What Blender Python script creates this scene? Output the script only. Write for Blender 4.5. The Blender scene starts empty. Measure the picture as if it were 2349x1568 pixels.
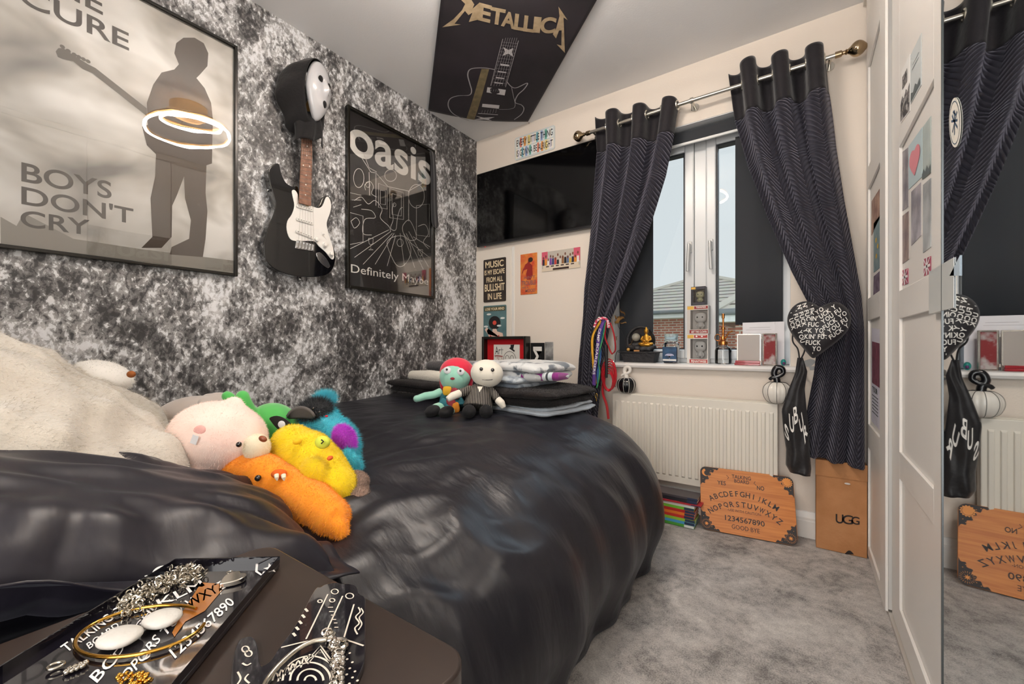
import bpy, math, random
import numpy as np
from mathutils import Vector, Matrix, Euler
random.seed(7); np.random.seed(7)
scn = bpy.context.scene
col = scn.collection

# ---------------------------------------------------------------- camera
YAW = math.radians(34.8); FPX = 956.0; HCX = 1174.5; HCY = 792.0
CAM = (1.948, 0.0, 0.879)
cd = bpy.data.cameras.new('camera'); cam = bpy.data.objects.new('camera', cd); col.objects.link(cam)
cam.location = CAM; cam.rotation_euler = (math.pi/2, 0, YAW)
cd.sensor_width = 36; cd.lens = 36*FPX/2349; cd.shift_y = 8/2349; cd.clip_start = .02
scn.camera = cam
# ---------------------------------------------------------------- world, lights, exposure
scn.view_settings.view_transform = 'Standard'; scn.view_settings.look = 'None'
scn.view_settings.gamma = 1; scn.view_settings.use_curve_mapping = False
scn.view_settings.exposure = 0.0
w = bpy.data.worlds.new('sky'); scn.world = w; w.use_nodes = True
bg = w.node_tree.nodes['Background']; bg.inputs[0].default_value = (.80, .85, .88, 1); bg.inputs[1].default_value = .95
def area(name, loc, rot, size, power, colr, size_y=None, shape='RECTANGLE'):
    l = bpy.data.lights.new(name, 'AREA'); l.shape = shape; l.size = size
    if size_y: l.size_y = size_y
    l.energy = power; l.color = colr
    o = bpy.data.objects.new(name, l); o.location = loc; o.rotation_euler = rot; col.objects.link(o); return o
# daylight coming through the window, hung outside above the frame; fill lamp added behind the camera in an invented doorway
area('window_daylight', (1.45, 3.25, 3.05), (math.radians(-55), 0, 0), 1.7, 650, (.66, .83, 1.0), 1.0)
area('rear_fill_light', (1.775, -.79, 1.02), (math.radians(90), 0, 0), 0.72, 28, (1.0, .96, .92), 1.9)

# ---------------------------------------------------------------- picture geometry helpers (measured points on real planes)
def ray(px, py):
    u = (px-HCX)/FPX; v = (HCY-py)/FPX
    return Vector((-math.sin(YAW)+u*math.cos(YAW), math.cos(YAW)+u*math.sin(YAW), v))
CV = Vector(CAM)
def on(ax, val, px, py):
    r = ray(px, py); return CV + r*((val-CAM[ax])/r[ax])
def lw(px, py, h=.003): return on(0, h, px, py)            # left wall
def ww(px, py, h=.003): return on(1, 2.35-h, px, py)       # window wall
def hz(px, py, z): return on(2, z, px, py)
def at(px, py, d): return CV + ray(px, py)*d

# ---------------------------------------------------------------- materials
def lin(c):
    if isinstance(c, str):
        c = c.lstrip('#'); c = [int(c[i:i+2], 16)/255 for i in (0, 2, 4)]
    return tuple(((x/12.92) if x <= .04045 else ((x+.055)/1.055)**2.4) for x in c[:3]) + (1,)
_M = {}
def mat(name, c='#888888', rough=.5, metal=0, spec=.5, coat=0, sheen=0, emis=0, alpha=1, trans=0, ior=1.45,
        bump=None, var=None, coatr=.05):
    if name in _M: return _M[name]
    m = bpy.data.materials.new(name); m.use_nodes = True; nt = m.node_tree; b = nt.nodes['Principled BSDF']
    b.inputs['Base Color'].default_value = lin(c); b.inputs['Roughness'].default_value = rough
    b.inputs['Metallic'].default_value = metal; b.inputs['Specular IOR Level'].default_value = spec
    b.inputs['Coat Weight'].default_value = coat; b.inputs['Coat Roughness'].default_value = coatr
    b.inputs['Sheen Weight'].default_value = sheen
    b.inputs['Transmission Weight'].default_value = trans; b.inputs['IOR'].default_value = ior
    b.inputs['Alpha'].default_value = alpha
    if emis:
        b.inputs['Emission Color'].default_value = lin(c); b.inputs['Emission Strength'].default_value = emis
    if bump or var:
        tc = nt.nodes.new('ShaderNodeTexCoord')
    if bump:
        n = nt.nodes.new('ShaderNodeTexNoise'); n.inputs['Scale'].default_value = bump[0]; n.inputs['Detail'].default_value = bump[2] if len(bump) > 2 else 3
        nt.links.new(tc.outputs['Object'], n.inputs['Vector'])
        bm = nt.nodes.new('ShaderNodeBump'); bm.inputs['Strength'].default_value = bump[1]; bm.inputs['Distance'].default_value = bump[3] if len(bump) > 3 else .01
        nt.links.new(n.outputs['Fac'], bm.inputs['Height']); nt.links.new(bm.outputs['Normal'], b.inputs['Normal'])
    if var:
        n = nt.nodes.new('ShaderNodeTexNoise'); n.inputs['Scale'].default_value = var[1]; n.inputs['Detail'].default_value = 5
        nt.links.new(tc.outputs['Object'], n.inputs['Vector'])
        r = nt.nodes.new('ShaderNodeValToRGB'); r.color_ramp.elements[0].position = var[2] if len(var) > 2 else .35; r.color_ramp.elements[1].position = var[3] if len(var) > 3 else .65
        r.color_ramp.elements[0].color = lin(c); r.color_ramp.elements[1].color = lin(var[0])
        nt.links.new(n.outputs['Fac'], r.inputs['Fac']); nt.links.new(r.outputs['Color'], b.inputs['Base Color'])
    _M[name] = m; return m
def nodes(m): return m.node_tree, m.node_tree.nodes['Principled BSDF']
def nd(nt, typ, **kw):
    n = nt.nodes.new(typ)
    for k, v in kw.items():
        if k in n.inputs: n.inputs[k].default_value = v
        else: setattr(n, k, v)
    return n
def math_(nt, op, a, b=None):
    n = nt.nodes.new('ShaderNodeMath'); n.operation = op
    for i, x in enumerate((a, b)):
        if x is None: continue
        if isinstance(x, (int, float)): n.inputs[i].default_value = x
        else: nt.links.new(x, n.inputs[i])
    return n.outputs[0]
def glazing(name, fac=1.0, rough=.02, bump=0, tint=(1, 1, 1, 1), ior=1.5):
    if name in _M: return _M[name]
    m = bpy.data.materials.new(name); m.use_nodes = True; nt = m.node_tree; nt.nodes.clear()
    out = nt.nodes.new('ShaderNodeOutputMaterial'); mx = nt.nodes.new('ShaderNodeMixShader')
    t = nt.nodes.new('ShaderNodeBsdfTransparent'); t.inputs[0].default_value = tint
    g = nt.nodes.new('ShaderNodeBsdfGlossy'); g.inputs['Roughness'].default_value = rough
    f = nt.nodes.new('ShaderNodeFresnel'); f.inputs['IOR'].default_value = ior
    mu = math_(nt, 'MULTIPLY', f.outputs[0], fac)
    if bump:
        tc = nt.nodes.new('ShaderNodeTexCoord'); mp = nt.nodes.new('ShaderNodeMapping'); mp.inputs['Scale'].default_value = (1, 1.2, 6)
        n = nt.nodes.new('ShaderNodeTexNoise'); n.inputs['Scale'].default_value = 3; n.inputs['Detail'].default_value = 1
        nt.links.new(tc.outputs['Object'], mp.inputs[0]); nt.links.new(mp.outputs[0], n.inputs['Vector'])
        b = nt.nodes.new('ShaderNodeBump'); b.inputs['Strength'].default_value = bump; b.inputs['Distance'].default_value = .01
        nt.links.new(n.outputs['Fac'], b.inputs['Height']); nt.links.new(b.outputs[0], g.inputs['Normal'])
    nt.links.new(mu, mx.inputs[0]); nt.links.new(t.outputs[0], mx.inputs[1]); nt.links.new(g.outputs[0], mx.inputs[2])
    nt.links.new(mx.outputs[0], out.inputs[0]); _M[name] = m; return m

# ---------------------------------------------------------------- objects
def tag(o, label=None, cat=None, group=None, kind=None):
    if label: o['label'] = label
    if cat: o['category'] = cat
    if group: o['group'] = group
    if kind: o['kind'] = kind
    return o
def thing(name, label, cat, loc=(0, 0, 0), group=None):
    o = bpy.data.objects.new(name, None); o.empty_display_size = .05; o.location = loc; col.objects.link(o)
    return tag(o, label, cat, group)
def worg(o):
    v = Vector((0, 0, 0))
    while o is not None: v += o.location; o = o.parent
    return v
def copy_tree(o, loc=None, label=None, parent=None):
    c = o.copy(); col.objects.link(c)
    if parent: c.parent = parent
    if loc is not None: c.location = loc
    if label: c['label'] = label
    for ch in list(o.children): copy_tree(ch, parent=c)
    return c

class G:
    def __init__(s): s.v = []; s.f = []; s.uv = {}
    def add(s, vs, fs):
        n = len(s.v); s.v += [Vector(p) for p in vs]; s.f += [tuple(i+n for i in f) for f in fs]; return n
    def box(s, a, b):
        x0, y0, z0 = a; x1, y1, z1 = b
        s.add([(x0,y0,z0),(x1,y0,z0),(x1,y1,z0),(x0,y1,z0),(x0,y0,z1),(x1,y0,z1),(x1,y1,z1),(x0,y1,z1)],
              [(0,3,2,1),(4,5,6,7),(0,1,5,4),(1,2,6,5),(2,3,7,6),(3,0,4,7)]); return s
    def obox(s, c, size, R=None):
        R = R or Matrix.Identity(3); c = Vector(c); h = Vector(size)/2
        vs = [c + R @ Vector((h.x*i, h.y*j, h.z*k)) for k in (-1, 1) for (i, j) in ((-1,-1),(1,-1),(1,1),(-1,1))]
        s.add(vs, [(0,3,2,1),(4,5,6,7),(0,1,5,4),(1,2,6,5),(2,3,7,6),(3,0,4,7)]); return s
    def poly(s, pts): s.add(pts, [tuple(range(len(pts)))]); return s
    def prism(s, pts, vec):
        pts = [Vector(p) for p in pts]; vec = Vector(vec); n = len(pts)
        s.add(pts + [p+vec for p in pts], [tuple(range(n-1, -1, -1)), tuple(range(n, 2*n))] + [(i, (i+1) % n, (i+1) % n+n, i+n) for i in range(n)]); return s
    def tube(s, pts, r, n=8, closed=False, cap=True, flat=1.0, ref=None):
        pts = [Vector(p) for p in pts]; m = len(pts); rs = r if isinstance(r, (list, tuple)) else [r]*m
        vs = []; prev = None
        for i, p in enumerate(pts):
            if closed: t = pts[(i+1) % m]-pts[i-1]
            else: t = pts[min(i+1, m-1)]-pts[max(i-1, 0)]
            t.normalize()
            if prev is None:
                a = ref or (Vector((0, 0, 1)) if abs(t.z) < .9 else Vector((1, 0, 0)))
                x = t.cross(Vector(a)).normalized()
            else: x = (prev - t*prev.dot(t)).normalized()
            prev = x; y = t.cross(x)
            for k in range(n):
                a = 2*math.pi*k/n; vs.append(p + x*math.cos(a)*rs[i] + y*math.sin(a)*rs[i]*flat)
        fs = []
        for i in range(m if closed else m-1):
            j = (i+1) % m
            for k in range(n): fs.append((i*n+k, i*n+(k+1) % n, j*n+(k+1) % n, j*n+k))
        if cap and not closed: fs += [tuple(range(n-1, -1, -1)), tuple((m-1)*n+k for k in range(n))]
        s.add(vs, fs); return s
    def cyl(s, a, b, r, r2=None, n=20): return s.tube([a, b], [r, r if r2 is None else r2], n)
    def lathe(s, prof, c, n=24, axis=(0, 0, 1), wob=None):
        q = Vector((0, 0, 1)).rotation_difference(Vector(axis)).to_matrix(); c = Vector(c); vs = []; m = len(prof)
        for r, z in prof:
            for k in range(n):
                a = 2*math.pi*k/n; rr = max(r, 1e-5)*(wob(a) if wob else 1)
                vs.append(c + q @ Vector((rr*math.cos(a), rr*math.sin(a), z)))
        fs = [(i*n+k, i*n+(k+1) % n, (i+1)*n+(k+1) % n, (i+1)*n+k) for i in range(m-1) for k in range(n)]
        fs += [tuple(range(n-1, -1, -1)), tuple((m-1)*n+k for k in range(n))]
        s.add(vs, fs); return s
    def ell(s, c, r, R=None, nu=20, nv=12, e=1.0):
        if isinstance(r, (int, float)): r = (r, r, r)
        R = R or Matrix.Identity(3); c = Vector(c); sg = lambda x: math.copysign(abs(x)**e, x)
        vs = [c + R @ Vector((0, 0, -r[2]))]
        for i in range(1, nv):
            ph = -math.pi/2+math.pi*i/nv
            for k in range(nu):
                a = 2*math.pi*k/nu
                vs.append(c + R @ Vector((r[0]*sg(math.cos(ph))*sg(math.cos(a)), r[1]*sg(math.cos(ph))*sg(math.sin(a)), r[2]*sg(math.sin(ph)))))
        vs.append(c + R @ Vector((0, 0, r[2]))); L = len(vs)-1
        fs = [(0, 1+(k+1) % nu, 1+k) for k in range(nu)]
        for i in range(nv-2):
            for k in range(nu): fs.append((1+i*nu+k, 1+i*nu+(k+1) % nu, 1+(i+1)*nu+(k+1) % nu, 1+(i+1)*nu+k))
        fs += [(L, 1+(nv-2)*nu+k, 1+(nv-2)*nu+(k+1) % nu) for k in range(nu)]
        s.add(vs, fs); return s
    def grid(s, fn, nu, nv, uvf=None, closeu=False):
        base = len(s.v); vs = [fn(i/nu, j/nv) for j in range(nv+1) for i in range(nu+1)]
        if uvf:
            for j in range(nv+1):
                for i in range(nu+1): s.uv[base+j*(nu+1)+i] = uvf(i/nu, j/nv)
        s.add(vs, [(j*(nu+1)+i, j*(nu+1)+i+1, (j+1)*(nu+1)+i+1, (j+1)*(nu+1)+i) for j in range(nv) for i in range(nu)]); return s
    def stroke(s, pts, w, nrm, closed=False):
        pts = [Vector(p) for p in pts]; nrm = Vector(nrm); m = len(pts); A = []
        for i in range(m):
            t = (pts[(i+1) % m]-pts[i-1]) if closed else (pts[min(i+1, m-1)]-pts[max(i-1, 0)])
            d = t.cross(nrm); d = d.normalized()*(w/2) if d.length > 1e-9 else Vector((0, 0, w/2))
            A += [pts[i]+d, pts[i]-d]
        s.add(A, [(2*i, 2*i+1, 2*((i+1) % m)+1, 2*((i+1) % m)) for i in range(m if closed else m-1)]); return s
    def disc(s, c, R, U, n=20):
        c = Vector(c); R = Vector(R); U = Vector(U)
        return s.poly([c + R*math.cos(2*math.pi*k/n) + U*math.sin(2*math.pi*k/n) for k in range(n)])
    def text(s, txt, bl, br, tl, bold=0., sub=0):
        bl, br, tl = Vector(bl), Vector(br), Vector(tl); vs, fs = glyphs(txt, bold)
        s.add([bl + (br-bl)*x + (tl-bl)*y for x, y in vs], fs); return s
    def build(s, name, m, parent=None, bevel=0, smooth=True, sub=0, solid=0, label=None, ang=40, seg=2, origin=None):
        if parent is not None: o0 = worg(parent)
        elif origin is not None: o0 = Vector(origin)
        else:
            mn = Vector([min(v[i] for v in s.v) for i in range(3)]); mx = Vector([max(v[i] for v in s.v) for i in range(3)])
            o0 = Vector(((mn.x+mx.x)/2, (mn.y+mx.y)/2, mn.z))
        me = bpy.data.meshes.new(name); me.from_pydata([v-o0 for v in s.v], [], s.f); me.validate()
        if s.uv:
            uvl = me.uv_layers.new(name='uv')
            for l in me.loops: uvl.data[l.index].uv = s.uv.get(l.vertex_index, (0, 0))
        me.materials.append(m)
        if smooth:
            me.polygons.foreach_set('use_smooth', [True]*len(me.polygons))
            try: me.set_sharp_from_angle(angle=math.radians(ang))
            except Exception: pass
        o = bpy.data.objects.new(name, me); col.objects.link(o)
        if parent is not None: o.parent = parent
        else: o.location = o0
        if solid: md = o.modifiers.new('solid', 'SOLIDIFY'); md.thickness = solid; md.offset = 0
        if bevel: md = o.modifiers.new('bevel', 'BEVEL'); md.width = bevel; md.segments = seg; md.limit_method = 'ANGLE'
        if sub: md = o.modifiers.new('sub', 'SUBSURF'); md.levels = sub; md.render_levels = sub
        if label: o['label'] = label
        return o
_TX = {}
def glyphs(txt, bold=0.):
    k = (txt, bold)
    if k in _TX: return _TX[k]
    cu = bpy.data.curves.new('t', 'FONT'); cu.body = txt; cu.offset = bold; cu.resolution_u = 7 if bold >= .015 else 3
    ob = bpy.data.objects.new('t', cu); col.objects.link(ob)
    dg = bpy.context.evaluated_depsgraph_get(); me = bpy.data.meshes.new_from_object(ob.evaluated_get(dg))
    vs = [(v.co.x, v.co.y) for v in me.vertices]; fs = [tuple(p.vertices) for p in me.polygons]
    x0 = min(v[0] for v in vs); x1 = max(v[0] for v in vs); y0 = min(v[1] for v in vs); y1 = max(v[1] for v in vs)
    vs = [((x-x0)/(x1-x0), (y-y0)/(y1-y0)) for x, y in vs]
    bpy.data.objects.remove(ob); bpy.data.curves.remove(cu); bpy.data.meshes.remove(me)
    _TX[k] = (vs, fs, (x1-x0)/(y1-y0)); _TX[k] = (vs, fs); _ASP[txt] = (x1-x0)/(y1-y0)
    return _TX[k]
_ASP = {}
def blob(g, name, m, parent=None, voxel=.006, it=6, fur=None, label=None, seed=1, noise=0):
    """fuse the closed shapes in g into one continuous skin"""
    o = g.build(name, m, parent, smooth=False)
    md = o.modifiers.new('r', 'REMESH'); md.mode = 'VOXEL'; md.voxel_size = voxel; md.use_smooth_shade = True
    if it: sm = o.modifiers.new('s', 'SMOOTH'); sm.iterations = it; sm.factor = .6
    dg = bpy.context.evaluated_depsgraph_get(); me = bpy.data.meshes.new_from_object(o.evaluated_get(dg))
    o.modifiers.clear(); old = o.data; o.data = me; bpy.data.meshes.remove(old)
    if not me.materials: me.materials.append(m)
    if fur: add_fur(o, *fur)
    if label: o['label'] = label
    return o
def add_fur(o, n, L, wid=.0012, comb=(0, 0, -.5), seed=3):
    me = o.data; rng = np.random.default_rng(seed)
    nv = len(me.vertices); co = np.empty(nv*3); me.vertices.foreach_get('co', co); co = co.reshape(-1, 3)
    nf = len(me.polygons); nr = np.empty(nf*3); me.polygons.foreach_get('normal', nr); nr = nr.reshape(-1, 3)
    ce = np.empty(nf*3); me.polygons.foreach_get('center', ce); ce = ce.reshape(-1, 3)
    ar = np.empty(nf); me.polygons.foreach_get('area', ar)
    idx = rng.choice(nf, n, p=ar/ar.sum()); P = ce[idx] + rng.normal(0, np.sqrt(ar.mean())*.4, (n, 3)); N = nr[idx]
    P -= N*(((P-ce[idx])*N).sum(1))[:, None]; P -= N*.001
    D = N + np.array(comb) + rng.normal(0, .38, (n, 3)); D /= np.linalg.norm(D, axis=1)[:, None]
    S = np.cross(D, rng.normal(0, 1, (n, 3))); S /= np.linalg.norm(S, axis=1)[:, None]
    ln = (L*rng.uniform(.6, 1.2, n))[:, None]
    A = P-S*wid; B = P+S*wid; C_ = P+D*ln + np.array(comb)*ln*.3
    V = [tuple(v.co) for v in me.vertices] + [tuple(x) for t in zip(A, B, C_) for x in t]
    F = [tuple(p.vertices) for p in me.polygons] + [(nv+3*i, nv+3*i+1, nv+3*i+2) for i in range(n)]
    m2 = bpy.data.meshes.new(o.name); m2.from_pydata(V, [], F)
    for mm in me.materials: m2.materials.append(mm)
    m2.polygons.foreach_set('use_smooth', [True]*nf + [False]*n)
    o.data = m2; bpy.data.meshes.remove(me)
def RZ(a): return Matrix.Rotation(math.radians(a), 3, 'Z')
def RX(a): return Matrix.Rotation(math.radians(a), 3, 'X')
def RY(a): return Matrix.Rotation(math.radians(a), 3, 'Y')
def smoothstep(a, b, x):
    t = min(1, max(0, (x-a)/(b-a))); return t*t*(3-2*t)
def spline(pts, n=8, closed=False):
    pts = [Vector(p) if len(p) == 3 else Vector((p[0], p[1], 0)) for p in pts]; m = len(pts); out = []
    for i in range(m if closed else m-1):
        g = lambda k: pts[k % m] if closed else pts[max(0, min(m-1, k))]
        p0, p1, p2, p3 = g(i-1), g(i), g(i+1), g(i+2)
        for j in range(n):
            t = j/n
            out.append(.5*((2*p1)+(p2-p0)*t+(2*p0-5*p1+4*p2-p3)*t*t+(3*p1-p0-3*p2+p3)*t**3))
    if not closed: out.append(pts[-1])
    return out
# ================================================================ SETTING
WARM = mat('wall_paint', '#e3d8cc', .75, bump=(180, .08))
CEIL = mat('ceiling_paint', '#e4e3e3', .8, bump=(120, .05))
GLOSSW = mat('white_gloss_paint', '#e6e3de', .35)
UPVC = mat('white_upvc', '#dfe1e2', .28)
def st(o, **k): o['kind'] = 'structure'; return o
# textured plaster-effect paint of the left wall
def grunge():
    m = mat('black_and_silver_texture_paint', '#444444', .42, spec=.5); nt, b = nodes(m)
    tc = nd(nt, 'ShaderNodeTexCoord')
    n1 = nd(nt, 'ShaderNodeTexNoise', Scale=3.1, Detail=5, Roughness=.6, Distortion=1.2)
    n2 = nd(nt, 'ShaderNodeTexNoise', Scale=15, Detail=10, Roughness=.70, Distortion=.25)
    n3 = nd(nt, 'ShaderNodeTexNoise', Scale=58, Detail=6, Roughness=.66, Distortion=.45)
    mp = nd(nt, 'ShaderNodeMapping'); mp.inputs['Rotation'].default_value = (.6, 0, 0); mp.inputs['Scale'].default_value = (1, 1, .7)
    nt.links.new(tc.outputs['Object'], mp.inputs[0])
    for n in (n1, n2, n3): nt.links.new(mp.outputs[0], n.inputs['Vector'])
    def ramp(src, stops):
        r = nd(nt, 'ShaderNodeValToRGB'); cr = r.color_ramp; cr.elements[0].position = stops[0][0]; cr.elements[0].color = lin(stops[0][1]); cr.elements[1].position = stops[-1][0]; cr.elements[1].color = lin(stops[-1][1])
        for p, c_ in stops[1:-1]: e = cr.elements.new(p); e.color = lin(c_)
        nt.links.new(src, r.inputs['Fac']); return r.outputs['Color']
    def mix(f, a_, b_):
        m_ = nd(nt, 'ShaderNodeMixRGB')
        nt.links.new(f, m_.inputs[0]); nt.links.new(a_, m_.inputs[1])
        if isinstance(b_, str): m_.inputs[2].default_value = lin(b_)
        else: nt.links.new(b_, m_.inputs[2])
        return m_.outputs[0]
    cloud = math_(nt, 'ADD', math_(nt, 'MULTIPLY', n1.outputs['Fac'], .55), math_(nt, 'MULTIPLY', n2.outputs['Fac'], .45))
    base = ramp(cloud, [(.38, '#4a494a'), (.47, '#6f6e6e'), (.53, '#969595'), (.62, '#d2d2d3')])
    # dark flecks, rarer where the paint is pale, and pale flecks scraped over the top
    d_ = math_(nt, 'ADD', n3.outputs['Fac'], math_(nt, 'MULTIPLY', math_(nt, 'SUBTRACT', cloud, .5), .9))
    dark = ramp(d_, [(.40, '#e8e8e8'), (.47, '#000000')]); pale = ramp(d_, [(.54, '#000000'), (.60, '#dddddd')])
    c1 = mix(pale, mix(dark, base, '#29282a'), '#eceef1')
    nt.links.new(c1, b.inputs['Base Color']); v = d_
    bm = nd(nt, 'ShaderNodeBump', Strength=.5, Distance=.004); nt.links.new(v, bm.inputs['Height']); nt.links.new(bm.outputs[0], b.inputs['Normal'])
    return m
st(G().box((-.12, -.85, -.1), (0, 2.6, 2.365)).build('wall_left', grunge(), smooth=False, origin=(0, 0, 0)))
g = G()
X0, X1, Z0, Z1 = 1.04, 1.905, .7515, 2.056
g.box((0, 2.35, -.1), (X0, 2.6, 2.365)); g.box((X1, 2.35, -.1), (2.9, 2.6, 2.365)); g.box((X0, 2.35, -.1), (X1, 2.6, Z0)); g.box((X0, 2.35, Z1), (X1, 2.6, 2.365))
st(g.build('wall_window', WARM, smooth=False))
g = G(); g.box((-.12, -.85, -.1), (1.4, -.75, 2.365)); g.box((2.15, -.85, -.1), (2.9, -.75, 2.365)); g.box((1.4, -.85, 2.0), (2.15, -.75, 2.365))
st(g.build('wall_back', WARM, smooth=False))
st(G().box((2.8, -.75, -.1), (2.9, 2.35, 2.365)).build('wall_right', WARM, smooth=False))
st(G().box((-.12, -.85, 2.365), (2.9, 2.6, 2.46)).build('ceiling', CEIL, smooth=False))
# carpet
def carpet():
    m = mat('grey_carpet', '#8f8a86', .95, spec=.1, sheen=.3); nt, b = nodes(m); tc = nd(nt, 'ShaderNodeTexCoord')
    n1 = nd(nt, 'ShaderNodeTexNoise', Scale=5, Detail=4, Roughness=.62, Distortion=.8); n2 = nd(nt, 'ShaderNodeTexNoise', Scale=240, Detail=4, Roughness=.8)
    n3 = nd(nt, 'ShaderNodeTexNoise', Scale=38, Detail=4, Roughness=.7)
    for n in (n1, n2, n3): nt.links.new(tc.outputs['Object'], n.inputs['Vector'])
    v = math_(nt, 'ADD', math_(nt, 'MULTIPLY', n1.outputs['Fac'], .72), math_(nt, 'ADD', math_(nt, 'MULTIPLY', n2.outputs['Fac'], .75), math_(nt, 'MULTIPLY', n3.outputs['Fac'], .4)))
    r = nd(nt, 'ShaderNodeValToRGB'); cr = r.color_ramp; v = math_(nt, 'MULTIPLY', v, .86); cr.elements[0].position = .66; cr.elements[0].color = lin('#66615e')
    cr.elements[1].position = 1.0; cr.elements[1].color = lin('#dcd6cf'); e = cr.elements.new(.82); e.color = lin('#b3ada8')
    nt.links.new(v, r.inputs['Fac']); nt.links.new(r.outputs['Color'], b.inputs['Base Color'])
    bm = nd(nt, 'ShaderNodeBump', Strength=.9, Distance=.006); nt.links.new(v, bm.inputs['Height']); nt.links.new(bm.outputs[0], b.inputs['Normal'])
    return m
st(G().box((-.12, -.85, -.1), (2.9, 2.6, 0)).build('floor', carpet(), smooth=False))
# skirting
def skirt(g, x0, x1):
    pf = [(0, 0), (.016, 0), (.016, .075), (.013, .08), (.013, .09), (.009, .098), (.004, .115), (0, .118)]
    g.prism([(x0, 2.35-a, b) for a, b in pf], (x1-x0, 0, 0)); return g
st(skirt(G(), .02, 2.8).build('baseboard_window', GLOSSW, ang=20))
st(G().box((0, -.75, 0), (.014, 2.33, .115)).build('baseboard_left', GLOSSW, bevel=.004))
# pipe boxing low in the corner, with its cover strip
g = G(); g.box((.001, 2.342, .12), (.315, 2.3499, 1.56)); st(g.build('trim_1', mat('boxing_paint', '#e3dbd0', .6), bevel=.003))
st(G().box((.3155, 2.345, .12), (.337, 2.3499, 1.555)).build('trim_2', GLOSSW, bevel=.002))

# ---- window
wf = thing('window_1', None, None, (1.4725, 2.47, Z0)); wf['kind'] = 'structure'
YF, YB = 2.47, 2.54
g = G()
def fr(g, x0, z0, x1, z1, t, ya, yb, tb=None):
    tb = tb or t
    g.box((x0, ya, z0), (x0+t, yb, z1)); g.box((x1-t, ya, z0), (x1, yb, z1)); g.box((x0+t, ya, z0), (x1-t, yb, z0+tb)); g.box((x0+t, ya, z1-t), (x1-t, yb, z1))
fr(g, X0, .783, X1, Z1-.01, .035, YF, YB)
g.box((1.461, YF, .80), (1.521, YB, Z1-.045))
g.build('window_frame', UPVC, wf, bevel=.004)
for k, (a, b_) in enumerate(((1.075, 1.461), (1.521, 1.87))):
    g = G(); fr(g, a+.001, .806, b_-.001, 2.005, .048, YF-.014, YB-.01, .05); s = g.build('sash', UPVC, wf, bevel=.006, seg=3)
    g = G(); fr(g, a+.05, .857, b_-.05, 1.956, .007, YF-.004, YB-.03); g.build('gasket', mat('black_gasket', '#2a2c30', .5), s)
    G().box((a+.055, 2.505, .862), (b_-.055, 2.511, 1.951)).build('pane', glazing('window_glass', .9, .0, tint=(.97, .99, .99, 1)), s)
    # handle
    hx = 1.440 if k == 0 else 1.546
    g = G(); g.obox((hx, YF-.02, 1.42), (.024, .014, .06)); g.cyl((hx, YF-.02, 1.43), (hx, YF-.045, 1.43), .009)
    g.tube(spline([(hx, YF-.044, 1.436), (hx, YF-.047, 1.40), (hx+(-.004 if k == 0 else .004), YF-.05, 1.33), (hx+(-.006 if k == 0 else .006), YF-.046, 1.285)], 5), .0085, 10)
    g.build('window_handle', mat('satin_handle', '#c9cac9', .3, metal=.3), s, bevel=.002)
# reveal lining
g = G(); g.box((X0, 2.352, Z1-.004), (X1, 2.47, Z1-.0005)); g.box((X0+.0005, 2.352, .77), (X0+.004, 2.47, Z1-.004)); g.box((X1-.004, 2.352, .77), (X1-.0005, 2.47, Z1-.004))
st(g.build('trim_3', mat('reveal_paint', '#dde0e2', .6), smooth=False))
# sill board
pf = [(2.545, .752), (2.33, .752), (2.318, .756), (2.314, .767), (2.318, .778), (2.33, .7825), (2.545, .7825)]
g = G(); g.prism([(1.0, y, z) for y, z in pf if True], (.94, 0, 0)); g.build('sill', mat('white_sill', '#e4e1de', .25), wf, ang=25)

# ---- outside world: bungalows with tiled roofs
def brickmat(name, c1, c2, mortar, sc, scale_xyz=(1, 1, 1)):
    m = mat(name, c1, .85); nt, b = nodes(m); tc = nd(nt, 'ShaderNodeTexCoord'); sx = nd(nt, 'ShaderNodeSeparateXYZ'); cx = nd(nt, 'ShaderNodeCombineXYZ')
    nt.links.new(tc.outputs['Object'], sx.inputs[0])
    nt.links.new(math_(nt, 'ADD', sx.outputs[0], sx.outputs[1]), cx.inputs[0]); nt.links.new(sx.outputs[2], cx.inputs[1])
    br = nd(nt, 'ShaderNodeTexBrick', Scale=sc); br.inputs['Color1'].default_value = lin(c1); br.inputs['Color2'].default_value = lin(c2); br.inputs['Mortar'].default_value = lin(mortar)
    br.inputs['Mortar Size'].default_value = .014; br.inputs['Brick Width'].default_value = .225*1; br.inputs['Row Height'].default_value = .075
    nt.links.new(cx.outputs[0], br.inputs['Vector']); nt.links.new(br.outputs['Color'], b.inputs['Base Color']); return m
BR = brickmat('red_brick', '#a8614f', '#c07a63', '#cbbcae', 1)
BRC = brickmat('cream_brick', '#dcc9a6', '#e8d9ba', '#efe6d4', 1)
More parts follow.
